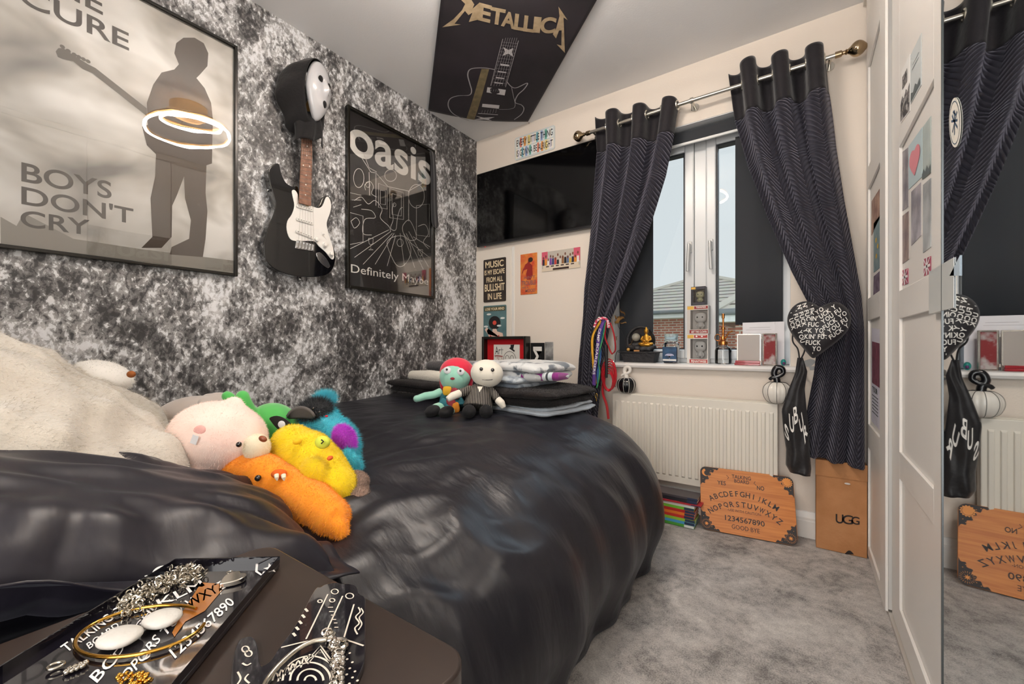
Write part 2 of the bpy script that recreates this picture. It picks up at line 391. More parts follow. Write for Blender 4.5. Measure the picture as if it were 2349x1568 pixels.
def tiles():
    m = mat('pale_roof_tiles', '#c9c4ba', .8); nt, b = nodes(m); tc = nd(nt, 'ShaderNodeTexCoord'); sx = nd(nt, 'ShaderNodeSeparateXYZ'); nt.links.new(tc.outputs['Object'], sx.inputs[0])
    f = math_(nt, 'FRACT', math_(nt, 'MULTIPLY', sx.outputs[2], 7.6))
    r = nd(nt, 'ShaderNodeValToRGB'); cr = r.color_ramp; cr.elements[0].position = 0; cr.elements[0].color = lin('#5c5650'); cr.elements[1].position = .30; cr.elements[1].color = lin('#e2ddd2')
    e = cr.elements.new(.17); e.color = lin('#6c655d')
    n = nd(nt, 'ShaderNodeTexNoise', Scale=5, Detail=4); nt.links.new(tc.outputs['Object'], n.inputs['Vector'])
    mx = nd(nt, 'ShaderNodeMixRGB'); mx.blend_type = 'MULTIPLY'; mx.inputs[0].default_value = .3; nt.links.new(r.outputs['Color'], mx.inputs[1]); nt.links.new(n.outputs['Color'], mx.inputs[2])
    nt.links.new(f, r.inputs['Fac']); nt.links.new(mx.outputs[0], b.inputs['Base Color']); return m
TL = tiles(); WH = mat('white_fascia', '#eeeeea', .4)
def house(name, label, x0, x1, y0, y1, eave, peak, inset, wallm, extra=None):
    t = thing(name, label, 'house', ((x0+x1)/2, (y0+y1)/2, -2.6))
    G().box((x0, y0, -2.6), (x1, y1, eave)).build('wall', wallm, t, smooth=False)
    o = .35; a = [(x0-o, y0-o, eave-.02), (x1+o, y0-o, eave-.02), (x1+o, y1+o, eave-.02), (x0-o, y1+o, eave-.02)]
    if inset < (x1-x0)/2-.01: r1 = (x0+inset, (y0+y1)/2, peak); r2 = (x1-inset, (y0+y1)/2, peak)
    else: r1 = r2 = ((x0+x1)/2, (y0+y1)/2, peak); r2 = (r1[0]+.02, r1[1], peak)
    g = G(); n = g.add(a+[r1, r2], [(0, 1, 5, 4), (1, 2, 5), (2, 3, 4, 5), (3, 0, 4), (3, 2, 1, 0)])
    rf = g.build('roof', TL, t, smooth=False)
    g = G(); g.tube([a[0], r1], .08, 6); g.tube([a[1], r2], .08, 6); g.tube([r1, r2], .09, 6); g.build('ridge_tiles', mat('ridge', '#d6d1c6', .8), rf)
    g = G(); g.box((x0-o, y0-o-.02, eave-.2), (x1+o, y0-o+.02, eave-.03)); g.box((x0-o, y0-o, eave-.2), (x1+o, y0, eave-.17)); g.box((x1+o-.02, y0-o, eave-.2), (x1+o+.02, y1+o, eave-.03)); g.box((x0-o-.02, y0-o, eave-.2), (x0-o+.02, y1+o, eave-.03)); g.build('fascia', WH, t)
    G().cyl((x0-o, y0-o-.07, eave-.03), (x1+o, y0-o-.07, eave-.03), .06, n=10).build('gutter', mat('grey_gutter', '#7d8386', .5), t)
    if extra: extra(t)
    return t
def ex1(t):
    g = G(); fr(g, -3.3, -.9, -1.95, 1.35, .09, 12.92, 12.98); g.box((-2.65, 12.92, -.9), (-2.57, 12.98, 1.35)); w_ = g.build('window_frame', WH, t)
    G().box((-3.22, 12.95, -.8), (-2.02, 12.99, 1.3)).build('pane', mat('dark_glass', '#8f9a9c', .1), w_)
house('brick_bungalow', 'red brick bungalow with pale tiled hipped roof seen through left pane', -4.4, 2.7, 13, 19, 1.88, 3.35, 3.55, BR, ex1)
def ex2(t):
    G().cyl((1.16, 8.55, -2.6), (1.16, 8.55, 1.3), .035, n=10).build('downpipe', mat('downpipe_grey', '#6e7477', .5), t)
    G().box((1.0, 8.57, -2.6), (4.4, 8.6, 1.0)).build('cream_panel', BRC, t, smooth=False)
house('cream_bungalow', 'cream brick bungalow with pale tiled pyramid roof seen through right pane', .95, 4.4, 8.6, 11.6, 1.5, 3.0, 1.7, BR, ex2)
st(G().box((-30, 2.7, -2.7), (30, 60, -2.6)).build('ground', mat('grass_ground', '#8a9a72', .95), smooth=False))

# ================================================================ WARDROBE
CREAM = mat('white_wardrobe_foil', '#e3dfda', .38)
WX = 2.172                                                   # front face of the far door
wd = thing('sliding_wardrobe', 'tall white sliding wardrobe with framed panel doors and a mirror door', 'wardrobe', (2.5, 1.0, 0))
G().box((2.235, -.7, .0), (2.79, 2.335, 2.35)).build('carcass', CREAM, wd, bevel=.003)
G().box((2.178, 2.295, 0.0), (2.235, 2.335, 2.35)).build('end_panel', CREAM, wd, bevel=.003)
G().box((2.165, -.7, 2.335), (2.235, 2.335, 2.36)).build('top_rail', mat('rail_alu', '#cfcac3', .3, metal=.6), wd)
G().box((2.18, -.7, .0), (2.235, 2.294, .012)).build('bottom_rail', mat('rail_alu'), wd)
def door(y0, y1, x, rails, st0, st1, d=.02):
    g = G(); g.box((x+.008, y0+.01, .016), (x+d, y1-.01, 2.33)); p = g.build('door', CREAM, wd, bevel=.001)
    g = G(); g.box((x, y1-st1, .014), (x+.0078, y1, 2.332)); g.box((x, y0, .014), (x+.0078, y0+st0, 2.332))
    for a, b_ in rails: g.box((x, y0+st0+.0002, a), (x+.0078, y1-st1-.0002, b_))
    g.build('door_frame', CREAM, p, bevel=.0012); return p
dfar = door(1.812, 2.29, WX, [(.014, .055), (.462, .557), (.981, 1.071), (1.52, 1.61), (2.02, 2.332)], .118, .05, .022)
dmid = door(1.172, 1.806, WX+.016, [(.014, .09), (.482, .561), (.959, 1.042), (1.47, 2.332)], .118, .12, .022)
g = G(); g.box((WX+.003, -.6, .016), (WX+.03, .694, 2.33)); g.build('door', CREAM, wd, bevel=.002)
g = G(); g.box((WX+.009, .698, .016), (WX+.03, 1.170, 2.33)); dm = g.build('door', mat('door_edge_white', '#dcdad6', .3), wd)
g = G(); g.box((WX+.0055, .70, .02), (WX+.0088, 1.1645, 1.72)); g.build('mirror', mat('mirror_silver', '#d9dfe2', .015, metal=1.0), dm)
g = G(); g.box((WX+.004, 1.1652, .02), (WX+.0088, 1.170, 2.33)); g.build('mirror_edge', mat('edge_dark', '#5c6062', .3, metal=.5), dm)
G().box((WX+.0055, .70, 1.7205), (WX+.0088, 1.1645, 2.326)).build('added_upper_panel', CREAM, dm)  # unseen panel, added above the shortened mirror to stop a second lamp reflection
# metal handle clipped on the door edge
g = G()
ys = [(1.268, .0), (1.262, .010), (1.245, .010), (1.241, .004), (1.205, .004), (1.2, .010), (1.165, .010), (1.160, .004), (1.12, .004), (1.115, .010), (1.09, .010), (1.085, .0)]
pf = [(WX+.0152-h, y) for y, h in ys]
g.prism([(x if x < WX+.004 else WX+.0042, y, .948) for x, y in pf] + [(WX+.0048, 1.085, .948), (WX+.0048, 1.171, .948), (WX+.0155, 1.172, .948), (WX+.0155, 1.268, .948)], (0, 0, .092))
g.build('handle', mat('brushed_handle', '#dcdedb', .35, metal=.35), dm, ang=20)
# ================================================================ LAMP
lp = thing('ceiling_lamp', 'gold two-ring ceiling lamp fixed above the bed side of the room', 'lamp', (1.21, .98, 2.33))
LG = mat('lamp_gold', '#c79a5a', .3, metal=.8); LE = mat('lamp_glow', '#fff5ea', .5, emis=140)
G().lathe([(0, -.03), (.09, -.03), (.095, 0), (.095, .034)], (1.21, .98, 2.33), 32).build('canopy', LG, lp)
def ring(c, r, tilt, nm):
    c = Vector(c); R = RY(tilt[0]) @ RX(tilt[1]); P = [c + R @ Vector((r*math.cos(2*math.pi*k/56), r*math.sin(2*math.pi*k/56), 0)) for k in range(56)]
    o = G().tube(P, .006, 8, closed=True).build('ring', LG, lp)
    Q = [c + R @ Vector((r*math.cos(2*math.pi*k/56), r*math.sin(2*math.pi*k/56), -.017)) for k in range(56)]
    G().tube(Q, .0075, 6, closed=True).build('light_strip', LE, o)
ring((1.21, .98, 2.22), .21, (6, 4), 'a'); ring((1.19, .99, 2.27), .15, (-8, 6), 'b')
for a in (0, 2.1, 4.2): G().cyl((1.21+.07*math.cos(a), .98+.07*math.sin(a), 2.33), (1.21+.15*math.cos(a), .98+.15*math.sin(a), 2.27), .002, n=6).build('wire', LG, lp)
# ================================================================ BED
def satin(name, c='#121018', bumps=1.0, sc=(3.2, 14)):
    m = mat(name, c, .42, spec=.62, sheen=.04); nt, b = nodes(m); tc = nd(nt, 'ShaderNodeTexCoord')
    b.inputs['Sheen Tint'].default_value = (.7, .75, .9, 1); b.inputs['Sheen Roughness'].default_value = .4
    mp = nd(nt, 'ShaderNodeMapping'); mp.inputs['Rotation'].default_value = (0, 0, .5); mp.inputs['Scale'].default_value = (1, 3.2, 1)
    n = nd(nt, 'ShaderNodeTexNoise', Scale=sc[0], Detail=3, Roughness=.5, Distortion=.4); n2 = nd(nt, 'ShaderNodeTexNoise', Scale=sc[1], Detail=3, Roughness=.5, Distortion=.3)
    nt.links.new(tc.outputs['Object'], mp.inputs[0]); nt.links.new(mp.outputs[0], n.inputs['Vector']); nt.links.new(mp.outputs[0], n2.inputs['Vector'])
    v = math_(nt, 'ADD', n.outputs['Fac'], math_(nt, 'MULTIPLY', n2.outputs['Fac'], .22))
    bm = nd(nt, 'ShaderNodeBump', Strength=.22*bumps, Distance=.035); nt.links.new(v, bm.inputs['Height']); nt.links.new(bm.outputs[0], b.inputs['Normal']); return m
SAT = satin('black_satin')
def bedtop(y): return .520 + .068*smoothstep(.45, 1.15, y) + .02*smoothstep(1.2, 1.85, y)
bed = thing('bed', 'double bed pushed against the textured wall under a black satin duvet', 'bed', (.7, .95, 0))
G().box((.03, -.3, .12), (1.24, 1.90, .30)).build('bed_base', mat('bed_base_fabric', '#222226', .9), bed, bevel=.01)
G().box((.03, -.3, .301), (1.18, 1.80, .44)).build('mattress', mat('mattress_fabric', '#dcd8d0', .9), bed, bevel=.03)
G().box((.03, -.40, .12), (1.30, -.345, 1.0)).build('headboard', mat('headboard_fabric', '#2b2a2f', .9), bed, bevel=.02)
for x in (.1, 1.15):
    for y in (-.2, 1.8): G().box((x, y, .0), (x+.05, y+.05, .119)).build('leg', mat('black_plastic', '#18181a', .4), bed)
rng = random.Random(3)
def nz(x, y, s, seed=0):
    from mathutils import noise
    return noise.noise(Vector((x*s+seed*7.3, y*s-seed*3.1, seed*1.7)))
def duvet(i, j):
    # u: 0 wall .. 1 hem ; v: 0 head .. 1 foot hem
    U = i*1.55; V = j*2.92-.30                     # cloth distances
    ax, ay = 1.0, 1.60                         # flat area, then it turns over the edge
    s = max(0, (U-ax)/.55); t = max(0, (V-.02-ay)/.98)*1.0
    m = max(s, t); h = math.hypot(s, t)
    if h > 1e-6: s2, t2 = s*m/h, t*m/h
    else: s2 = t2 = 0
    def outx(m): return .5*math.sin(min(m*1.25, 1)*math.pi/2)**.85 - .05*smoothstep(.8, 1, m)
    def outy(m): return .45*math.sin(min(m*1.25, 1)*math.pi/2)**.85 - .04*smoothstep(.8, 1, m)
    def fz(m): return 1-(.86*m**1.9+.12*m)
    kx = .66+.34*smoothstep(.25, .75, V)
    x = min(U, ax) + (outx(m)*kx*s/h if h > 1e-6 else 0)
    y = min(V-.02, ay) + (outy(m)*t/h if h > 1e-6 else 0)
    top = bedtop(y) - .05*smoothstep(.95, 1.25, 1.3-y*1.0)*0
    z = .012+ (top-.012)*fz(m)
    x = .012+x
    # folds: hanging pleats growing toward the hem, plus long soft creases over the top
    ang = y*1.0 + (t*.5 if t > s else 0) - x*.35
    fold = (math.sin(ang*19+1.3*math.sin(ang*5)) + .55*math.sin(ang*37+2+x*3))*.5
    amp = .024*smoothstep(.03, .7, m)
    nx, ny = ((s/h, t/h) if h > 1e-6 else (0, 0))
    x += nx*fold*amp; y += ny*fold*amp
    dg = (x*.8+y*.55)
    cr = abs(nz(x*.6+y*1.1, x*1.9-y*.7, 3.2, 2)); cr2 = abs(nz(x*.8+y*1.6, x*3.4-y*1.2, 4.1, 5))
    k = smoothstep(0, .12, U)*(1-smoothstep(.75, 1, m))
    pl_ = math.sin((y*1.1-x*.5)*21+2.5*nz(x*1.3, y*1.3, 1.4, 8))*.006*smoothstep(.55, 1.0, x)
    z += ((.17-cr)*.030 + (.16-cr2)*.022 + pl_)*(.35+.65*smoothstep(1.5, .6, y) if True else 1)*k*(.4+.6*smoothstep(.3, 1.1, x))
    return Vector((x, y, max(z, .01)))
g = G().grid(duvet, 150, 230); dv = g.build('duvet', SAT, bed, ang=180)
md = dv.modifiers.new('t', 'SOLIDIFY'); md.thickness = .006; md.offset = -1

def pillow(name, label, c, size, R, m, parent=None, seed=1, flange=.0, crease=.012, ridge=0., puff=.5, nu=70, nv=70, cat='pillow', sag=0):
    c = Vector(c); a, b_, h = size[0]/2, size[1]/2, size[2]/2
    def f(sgn):
        def q(u, v):
            x = 2*u-1; y = 2*v-1
            ex = (1-abs(x)**2.6); ey = (1-abs(y)**2.6)
            th = max(0, ex*ey)**puff
            pin = 1-.07*(1-abs(y)**2)*abs(x)**3; pin2 = 1-.07*(1-abs(x)**2)*abs(y)**3
            r = math.hypot(x, y)
            cr = nz(x*1.2+seed, y*2.6, 1.6, seed)*1.2 + nz(x*2.5, y*4.1, 1.5, seed+3)*.6
            rad = (abs(nz(math.atan2(y, x)*3.2, r*.6, 1.2, seed+5))-.2)*smoothstep(.45, .95, r)*.9
            z = sgn*(h*th + (crease*(cr+rad*2.2) + ridge*math.sin(x*15+2.2*nz(x*2, y*1.5, 1.1, seed)+y*1.5))*min(1, th*2.5))
            return c + R @ Vector((x*a*pin2, y*b_*pin, z + sag*x*x))
        return q
    g = G(); g.grid(f(1), nu, nv); g.grid(f(-1), nu, nv)
    o = g.build(name, m, parent, ang=180)
    if flange:
        def fl(u, v):
            t = u*4; k = int(t) % 4; fr_ = t-int(t)
            P = [(-1, -1), (1, -1), (1, 1), (-1, 1)]; p0 = P[k]; p1 = P[(k+1) % 4]
            x = p0[0]+(p1[0]-p0[0])*fr_; y = p0[1]+(p1[1]-p0[1])*fr_
            pin = 1-.07*(1-abs(y)**2)*abs(x)**3; pin2 = 1-.07*(1-abs(x)**2)*abs(y)**3
            sx = x*a*pin2 + x*flange*(v*1.0-.12); sy = y*b_*pin + y*flange*(v-.12)
            return c + R @ Vector((sx, sy, sag*x*x + v*.008*math.sin(u*95)+v*.012*math.sin(u*41+1)))
        G().grid(fl, 160, 4).build('flange', m, o, ang=180, solid=.003)
    if label: tag(o, label, cat)
    return o
pillow('satin_pillow', 'black satin pillow in front with a loose flap edge beside the bedside table', (1.027, .129, .624), (.692, .454, .15), RZ(-97.65) @ RX(-5.26) @ RY(-20.3), satin('black_satin_pillow', '#17141e', .4, (4, 16)), seed=2, flange=.03, crease=.013)
FL = mat('cream_faux_fur', '#d9d2c6', .95, sheen=.8, bump=(240, .5, 3, .004), var=('#c9c0b2', 9))
fp = pillow('fur_cushion', 'cream faux fur pillow leaning behind the black satin pillow', (.575, .125, .74), (.80, .70, .22), RZ(-17) @ RX(-36), FL, seed=9, crease=.02, ridge=.007)
add_fur(fp, 42000, .010, .0004, (.25, .5, -.35))

# ================================================================ RADIATOR
rad = thing('radiator', 'white ribbed panel radiator under the window', 'radiator', (1.46, 2.3, .16))
RW_ = mat('radiator_enamel', '#e0dace', .35)
g = G(); g.box((1.062, 2.276, .161), (1.858, 2.288, .609)); g.build('front_panel', RW_, rad, bevel=.004, seg=3)
g = G(); n = 24; pw = .774/n
for k in range(n):
    x0 = 1.073+k*pw+.008; x1 = x0+pw-.013
    pr = [(x0, 2.2765), (x0+.003, 2.270), (x1-.003, 2.270), (x1, 2.2765)]
    b0 = [Vector((x, y, .195)) for x, y in pr]; b1 = [Vector((x, y, .570)) for x, y in pr]
    b0[1].z += .008; b0[2].z += .008; b1[1].z -= .008; b1[2].z -= .008
    g.add(b0+b1, [(0, 1, 5, 4), (1, 2, 6, 5), (2, 3, 7, 6), (0, 3, 2, 1), (4, 5, 6, 7)])
g.build('ribs', RW_, rad, bevel=.0015, ang=25)
G().box((1.064, 2.318, .165), (1.856, 2.326, .605)).build('back_panel', RW_, rad)
g = G(); g.box((1.062, 2.2885, .604), (1.858, 2.292, .6125)); g.box((1.062, 2.322, .604), (1.858, 2.3265, .6125))
for k in range(96): x = 1.066+k*.00825; g.box((x, 2.2925, .6045), (x+.0045, 2.3215, .6075))
g.build('top_grille', RW_, rad)
for x in (1.0625, 1.8515): G().box((x, 2.2885, .17), (x+.006, 2.317, .604)).build('side_cover', RW_, rad)
CH = mat('chrome', '#d8d8d8', .12, metal=1.0)
for x, nm in ((1.89, 'a'), (1.03, 'b')):
    g = G(); g.cyl((x, 2.30, .0), (x, 2.30, .17), .0075, n=12); g.cyl((x, 2.30, .13), (x, 2.30, .185), .014, n=14); g.cyl((min(x, 1.46)+(.38 if x > 1.5 else 0), 2.30, .19), (x, 2.3, .19), .009, n=12) if False else g.cyl((x, 2.3, .175), (1.857 if x > 1.5 else 1.063, 2.3, .175), .009, n=12)
    v_ = g.build('valve', CH, rad)
    G().lathe([(.012, 0), (.017, .004), (.018, .05), (.015, .058), (0, .06)], (x, 2.30, .188), 20).build('valve_head', mat('white_plastic', '#e8e6e2', .35), v_, label='white valve head')

# ================================================================ TV
tv = thing('television', 'flat black wall mounted television in the corner above the small signs', 'television', (.48, 2.3, 1.58))
TY = 2.314
a0 = on(1, TY, 1097, 398); a1 = on(1, TY, 1100, 567)
zt, zb = a0.z-.004, a1.z+.004; xl = .03; xr = .985
G().box((xl, TY, zb), (xr, TY+.022, zt)).build('bezel', mat('tv_black', '#0c0c0e', .3), tv, bevel=.003)
G().box((xl+.008, TY-.0012, zb+.02), (xr-.008, TY-.0002, zt-.008)).build('screen', mat('tv_screen', '#030304', .08, spec=.5), tv)
G().box((.3, TY+.0222, 1.65), (.8, TY+.035, 2.0)).build('wall_bracket', mat('black_plastic'), tv)
g = G(); g.box((xl+.02, TY-.002, zb-.001), (xr-.02, TY+.02, zb+.012)); g.build('lower_strip', mat('tv_strip', '#3a3a3c', .3, metal=.6), tv)
G().ell(on(1, TY-.003, 1113, 566), (.003, .002, .003), nu=8, nv=6).build('power_light', mat('red_led', '#ff2030', .5, emis=2), tv)

# ================================================================ BLINDS
bl = thing('roller_blind', 'rolled up dark roller blind with its bar across the top of the window', 'blind', (1.47, 2.41, 1.98))
DK = mat('blackout_fabric', '#2e3136', .85, sheen=.2)
G().cyl((1.05, 2.41, 2.024), (1.895, 2.41, 2.024), .026, n=24).build('roll', DK, bl)
G().box((1.055, 2.384, 1.975), (1.89, 2.3865, 2.024)).build('cloth_drop', DK, bl)
G().box((1.055, 2.379, 1.962), (1.89, 2.391, 1.975)).build('bottom_bar', mat('white_bar', '#e0e0de', .4), bl, bevel=.002)
for k, (x0, x1, z0, lab) in enumerate(((1.046, 1.245, .79, 'dark blackout panel behind the left curtain, its edge beside the fountain'), (1.665, 1.872, .985, 'dark blackout panel hanging at the right side of the window'))):
    def pf_(u, v, x0=x0, x1=x1, z0=z0): return Vector((x0+(x1-x0)*u, 2.436+.004*math.sin(u*9+k), 1.96-(1.96-z0)*v))
    o = G().grid(pf_, 24, 4).build('blackout_panel', DK, None, solid=.003); tag(o, lab, 'blind', 'blackout panels in the window')

# ================================================================ CURTAINS
def quilt(name):
    m = mat(name, '#1b1923', .6, spec=.3, sheen=.4); nt, b = nodes(m)
    b.inputs['Sheen Tint'].default_value = (.6, .58, .72, 1)
    uv = nd(nt, 'ShaderNodeUVMap'); sx = nd(nt, 'ShaderNodeSeparateXYZ'); nt.links.new(uv.outputs[0], sx.inputs[0])
    tri = math_(nt, 'PINGPONG', math_(nt, 'DIVIDE', sx.outputs[0], .105), 1.0)
    w_ = math_(nt, 'ADD', math_(nt, 'DIVIDE', sx.outputs[1], .0205), math_(nt, 'MULTIPLY', tri, 3.3))
    s = math_(nt, 'ABSOLUTE', math_(nt, 'SINE', math_(nt, 'MULTIPLY', w_, math.pi)))
    s = math_(nt, 'POWER', s, .55)
    bm = nd(nt, 'ShaderNodeBump', Strength=1.0, Distance=.007); nt.links.new(s, bm.inputs['Height']); nt.links.new(bm.outputs[0], b.inputs['Normal']); return m
QU = quilt('quilted_velvet'); VE = mat('plain_velvet', '#1b181d', .65, spec=.25, sheen=.25, bump=(35, .25, 3))
EY = mat('eyelet_metal', '#d9d5c8', .18, metal=.9)
def lerpr(rows, v):
    # rows: [(v, (PL), (PR), amp)]
    for a, b_ in zip(rows, rows[1:]):
        if v <= b_[0]+1e-9:
            t = (v-a[0])/(b_[0]-a[0]); t = t*t*(3-2*t)*.5+t*.5
            return a[1].lerp(b_[1], t), a[2].lerp(b_[2], t), a[3]+(b_[3]-a[3])*t
    return rows[-1][1], rows[-1][2], rows[-1][3]
def curtain(name, label, rows, n, width, seedp, yb, cat='curtain', ph=0.):
    R_ = []; L = 0; prev = None
    for (l, r, amp, yc) in rows:
        PL = on(1, yc, *l); PR = on(1, yc, *r); mid = (PL+PR)/2
        if prev is not None: L += (mid-prev).length
        prev = mid; R_.append([L, PL, PR, amp])
    tot = L; R_ = [(a/tot, b_, c_, d) for a, b_, c_, d in R_]
    vseam = R_[1][0]
    def P(u, v):
        l, r, amp = lerpr(R_, v)
        k = u + .018*math.sin(u*23+seedp)*smoothstep(0, .3, v)
        p = l.lerp(r, u); w2 = math.sin(2*math.pi*n*k+ph+.6*smoothstep(.1, .5, v)*math.sin(3*v+seedp))
        p.y += amp*w2 + (.3*amp*math.sin(2*math.pi*n*2.3*u+seedp+v*4))*smoothstep(.15, .5, v)
        p.x -= amp*.22*math.sin(4*math.pi*n*k+2*ph)*(1-smoothstep(0, .25, v))
        p.z += -.011*(1+w2)*(1-smoothstep(0, .07, v)) + .010*math.sin(u*17+seedp)*(1-smoothstep(0, .07, v))
        return p
    t = thing(name, label, cat, (R_[0][1]+R_[0][2])/2)
    uvf = lambda a, b_: (lambda u, v: (u*width, (a+(b_-a)*v)*tot))
    G().grid(lambda u, v: P(u, v*vseam), 110, 10, uvf(0, vseam)).build('heading_band', VE, t, ang=180, solid=.003)
    G().grid(lambda u, v: P(u, vseam+(1-vseam)*v), 150, 110, uvf(vseam, 1)).build('quilted_panel', QU, t, ang=180, solid=.005)
    return t, P, R_
YR = 2.268
rowsL = [((1365, 262), (1560, 222), .044, YR), ((1368, 344), (1546, 306), .042, YR), ((1357, 440), (1526, 400), .036, YR), ((1348, 560), (1488, 520), .026, 2.262), ((1338, 660), (1442, 640), .024, 2.252),
         ((1335, 735), (1402, 728), .022, 2.245), ((1328, 820), (1384, 830), .022, 2.238), ((1322, 955), (1372, 965), .024, 2.238)]
cl, PLf, RL = curtain('curtain', 'black chevron quilted eyelet curtain left of the window, gathered beside the television', rowsL, 3, .62, 1.1, 0, ph=.4)
rowsR = [((1674, 152), (1900, 100), .050, YR), ((1686, 268), (1906, 206), .046, YR), ((1716, 380), (1918, 330), .040, YR), ((1762, 500), (1937, 460), .03, 2.262), ((1816, 620), (1958, 580), .026, 2.25),
         ((1858, 700), (1975, 680), .024, 2.24), ((1880, 765), (1981, 755), .022, 2.235), ((1868, 860), (1981, 860), .026, 2.232), ((1849, 960), (1982, 985), .03, 2.228), ((1831, 1038), (1983, 1076), .032, 2.225)]
cr_, PRf, RR = curtain('curtain', 'black chevron quilted eyelet curtain right of the window, swept back to the wardrobe', rowsR, 3, .72, 2.4, 0, ph=.9)
# pole
ROD = mat('brushed_steel', '#cdc9c0', .22, metal=.95)
pole = thing('curtain_pole', 'brushed steel curtain pole with ball finials above the window', 'curtain pole', (1.5, YR, 2.13))
PA = on(1, YR, 1352, 304); PB = on(1, YR, 1918, 127); PA.z = PB.z = (PA.z+PB.z)/2; RZH = PA.z
G().cyl(PA, PB, .0095, n=20).build('rod', ROD, pole)
for P_, s in ((PA, -1), (PB, 1)):
    FB = mat('antique_finial', '#b09a7c', .12, metal=1)
    g = G(); g.lathe([(.0, -.0), (.013, 0), (.013, .022), (.008, .026), (.008, .034), (.012, .038), (.009, .042)]+[(max(.0, .031*math.sin(q*math.pi/16)**.8), .042+.069*(q/16)**1.05) for q in range(2, 17)], P_-Vector((s*.004, 0, 0)), 28, axis=(s, 0, 0)); g.build('finial', FB, pole)
for px, py in ((1587, 233),):
    B = on(1, YR, px, py); x = B.x
    g = G(); g.cyl((x, YR, RZH), (x, 2.349, RZH), .006, n=12); g.cyl((x, 2.343, RZH), (x, 2.349, RZH), .02, n=20); g.lathe([(.0105, -.008), (.0145, -.008), (.0145, .008), (.0105, .008)], (x, YR, RZH), 20, axis=(1, 0, 0))
    g.tube([(x, YR, RZH-.014), (x, YR-.002, RZH-.05)], .0035, 8); g.build('bracket', ROD, pole)
for x in (PA.x+.02, PB.x-.02):
    g = G(); g.cyl((x, YR, RZH), (x, 2.349, RZH), .006, n=12); g.cyl((x, 2.343, RZH), (x, 2.349, RZH), .02, n=20); g.build('bracket', ROD, pole)
def eyelets(t, P, R_, n, ph):
    for k in range(2*n):
        # zero crossings of the pleat wave
        u = ((k*math.pi-ph)/(2*math.pi*n)) % 1.0
        if u < .015 or u > .985: continue
        # find v where z == rod
        best = min((abs(P(u, v/400).z-RZH), v/400) for v in range(0, 80))[1]
        p = P(u, best); du = (P(u+.004, best)-P(u-.004, best)).normalized(); dv_ = Vector((0, 0, 1)); nn = du.cross(dv_).normalized()
        a = du; R0 = .0195
        g = G(); g.tube([p + a*R0*math.cos(2*math.pi*q/28)*1.0 + dv_*R0*math.sin(2*math.pi*q/28) for q in range(28)], .0052, 8, closed=True, flat=1.0)
        g.build('eyelet', EY, t)
eyelets(cl, PLf, RL, 3, .4); eyelets(cr_, PRf, RR, 3, .9)
# ================================================================ LEFT WALL
FRB = mat('black_frame', '#17140f', .25, spec=.6)
GLZ = glazing('poster_glazing', 1.3, .004, bump=.02)
GL2 = glazing('poster_glazing_flat', .5, .03)
def C1(x, y): return (x/2.375, y/2.375)                       # reading scale of the first close look
def C2(x, y): return (560+x/2.529, 80+y/2.529)
def framed(name, label, y0, y1, z0, z1, t, d, paper, cat='poster'):
    th = thing(name, label, cat, (.0, (y0+y1)/2, z0))
    g = G(); g.box((.002, y0, z0), (d, y0+t, z1)); g.box((.002, y1-t, z0), (d, y1, z1)); g.box((.002, y0+t, z0), (d, y1-t, z0+t)); g.box((.002, y0+t, z1-t), (d, y1-t, z1))
    g.build('frame', FRB, th, bevel=.002)
    pp = G().box((.004, y0+t, z0+t), (.010, y1-t, z1-t)).build('poster_print', paper, th, smooth=False)
    return th, pp
def paper1():
    m = mat('washed_out_print', '#cfcac2', .6); nt, b = nodes(m); tc = nd(nt, 'ShaderNodeTexCoord'); mp = nd(nt, 'ShaderNodeMapping'); mp.inputs['Scale'].default_value = (1, 1, 1.4)
    n = nd(nt, 'ShaderNodeTexNoise', Scale=3.2, Detail=3, Roughness=.5, Distortion=.5); nt.links.new(tc.outputs['Object'], mp.inputs[0]); nt.links.new(mp.outputs[0], n.inputs['Vector'])
    r = nd(nt, 'ShaderNodeValToRGB'); cr = r.color_ramp; cr.elements[0].position = .30; cr.elements[0].color = lin('#8b8782'); cr.elements[1].position = .62; cr.elements[1].color = lin('#f8f5f0')
    e = cr.elements.new(.45); e.color = lin('#c9c4bb'); nt.links.new(n.outputs['Fac'], r.inputs['Fac']); nt.links.new(r.outputs['Color'], b.inputs['Base Color']); return m
t1, pp = framed('framed_poster', 'large black framed grey and white poster of a standing figure with BOYS DON\'T CRY lettering', .095, .772, 1.165, 2.121, .012, .026, paper1())
INK = mat('poster_ink', '#57504a', .6)
g = G()
def tq(g, s, bl, br, tl, h, bold=0): g.text(s, lw(*bl, h), lw(*br, h), lw(*tl, h), bold)
H1 = .0108
tq(g, 'THE', (47, -62), (236, 35), (47, -112), H1, .015); tq(g, 'CURE', (40, 4), (296, 117), (40, -44), H1, .015)
tq(g, 'BOYS', (49, 416), (256, 457), (49, 371), H1, .015); tq(g, "DON'T", (49, 468), (306, 514), (49, 425), H1, .015); tq(g, 'CRY', (47, 519), (206, 540), (47, 480), H1, .015)
g.build('lettering', INK, pp, smooth=False)
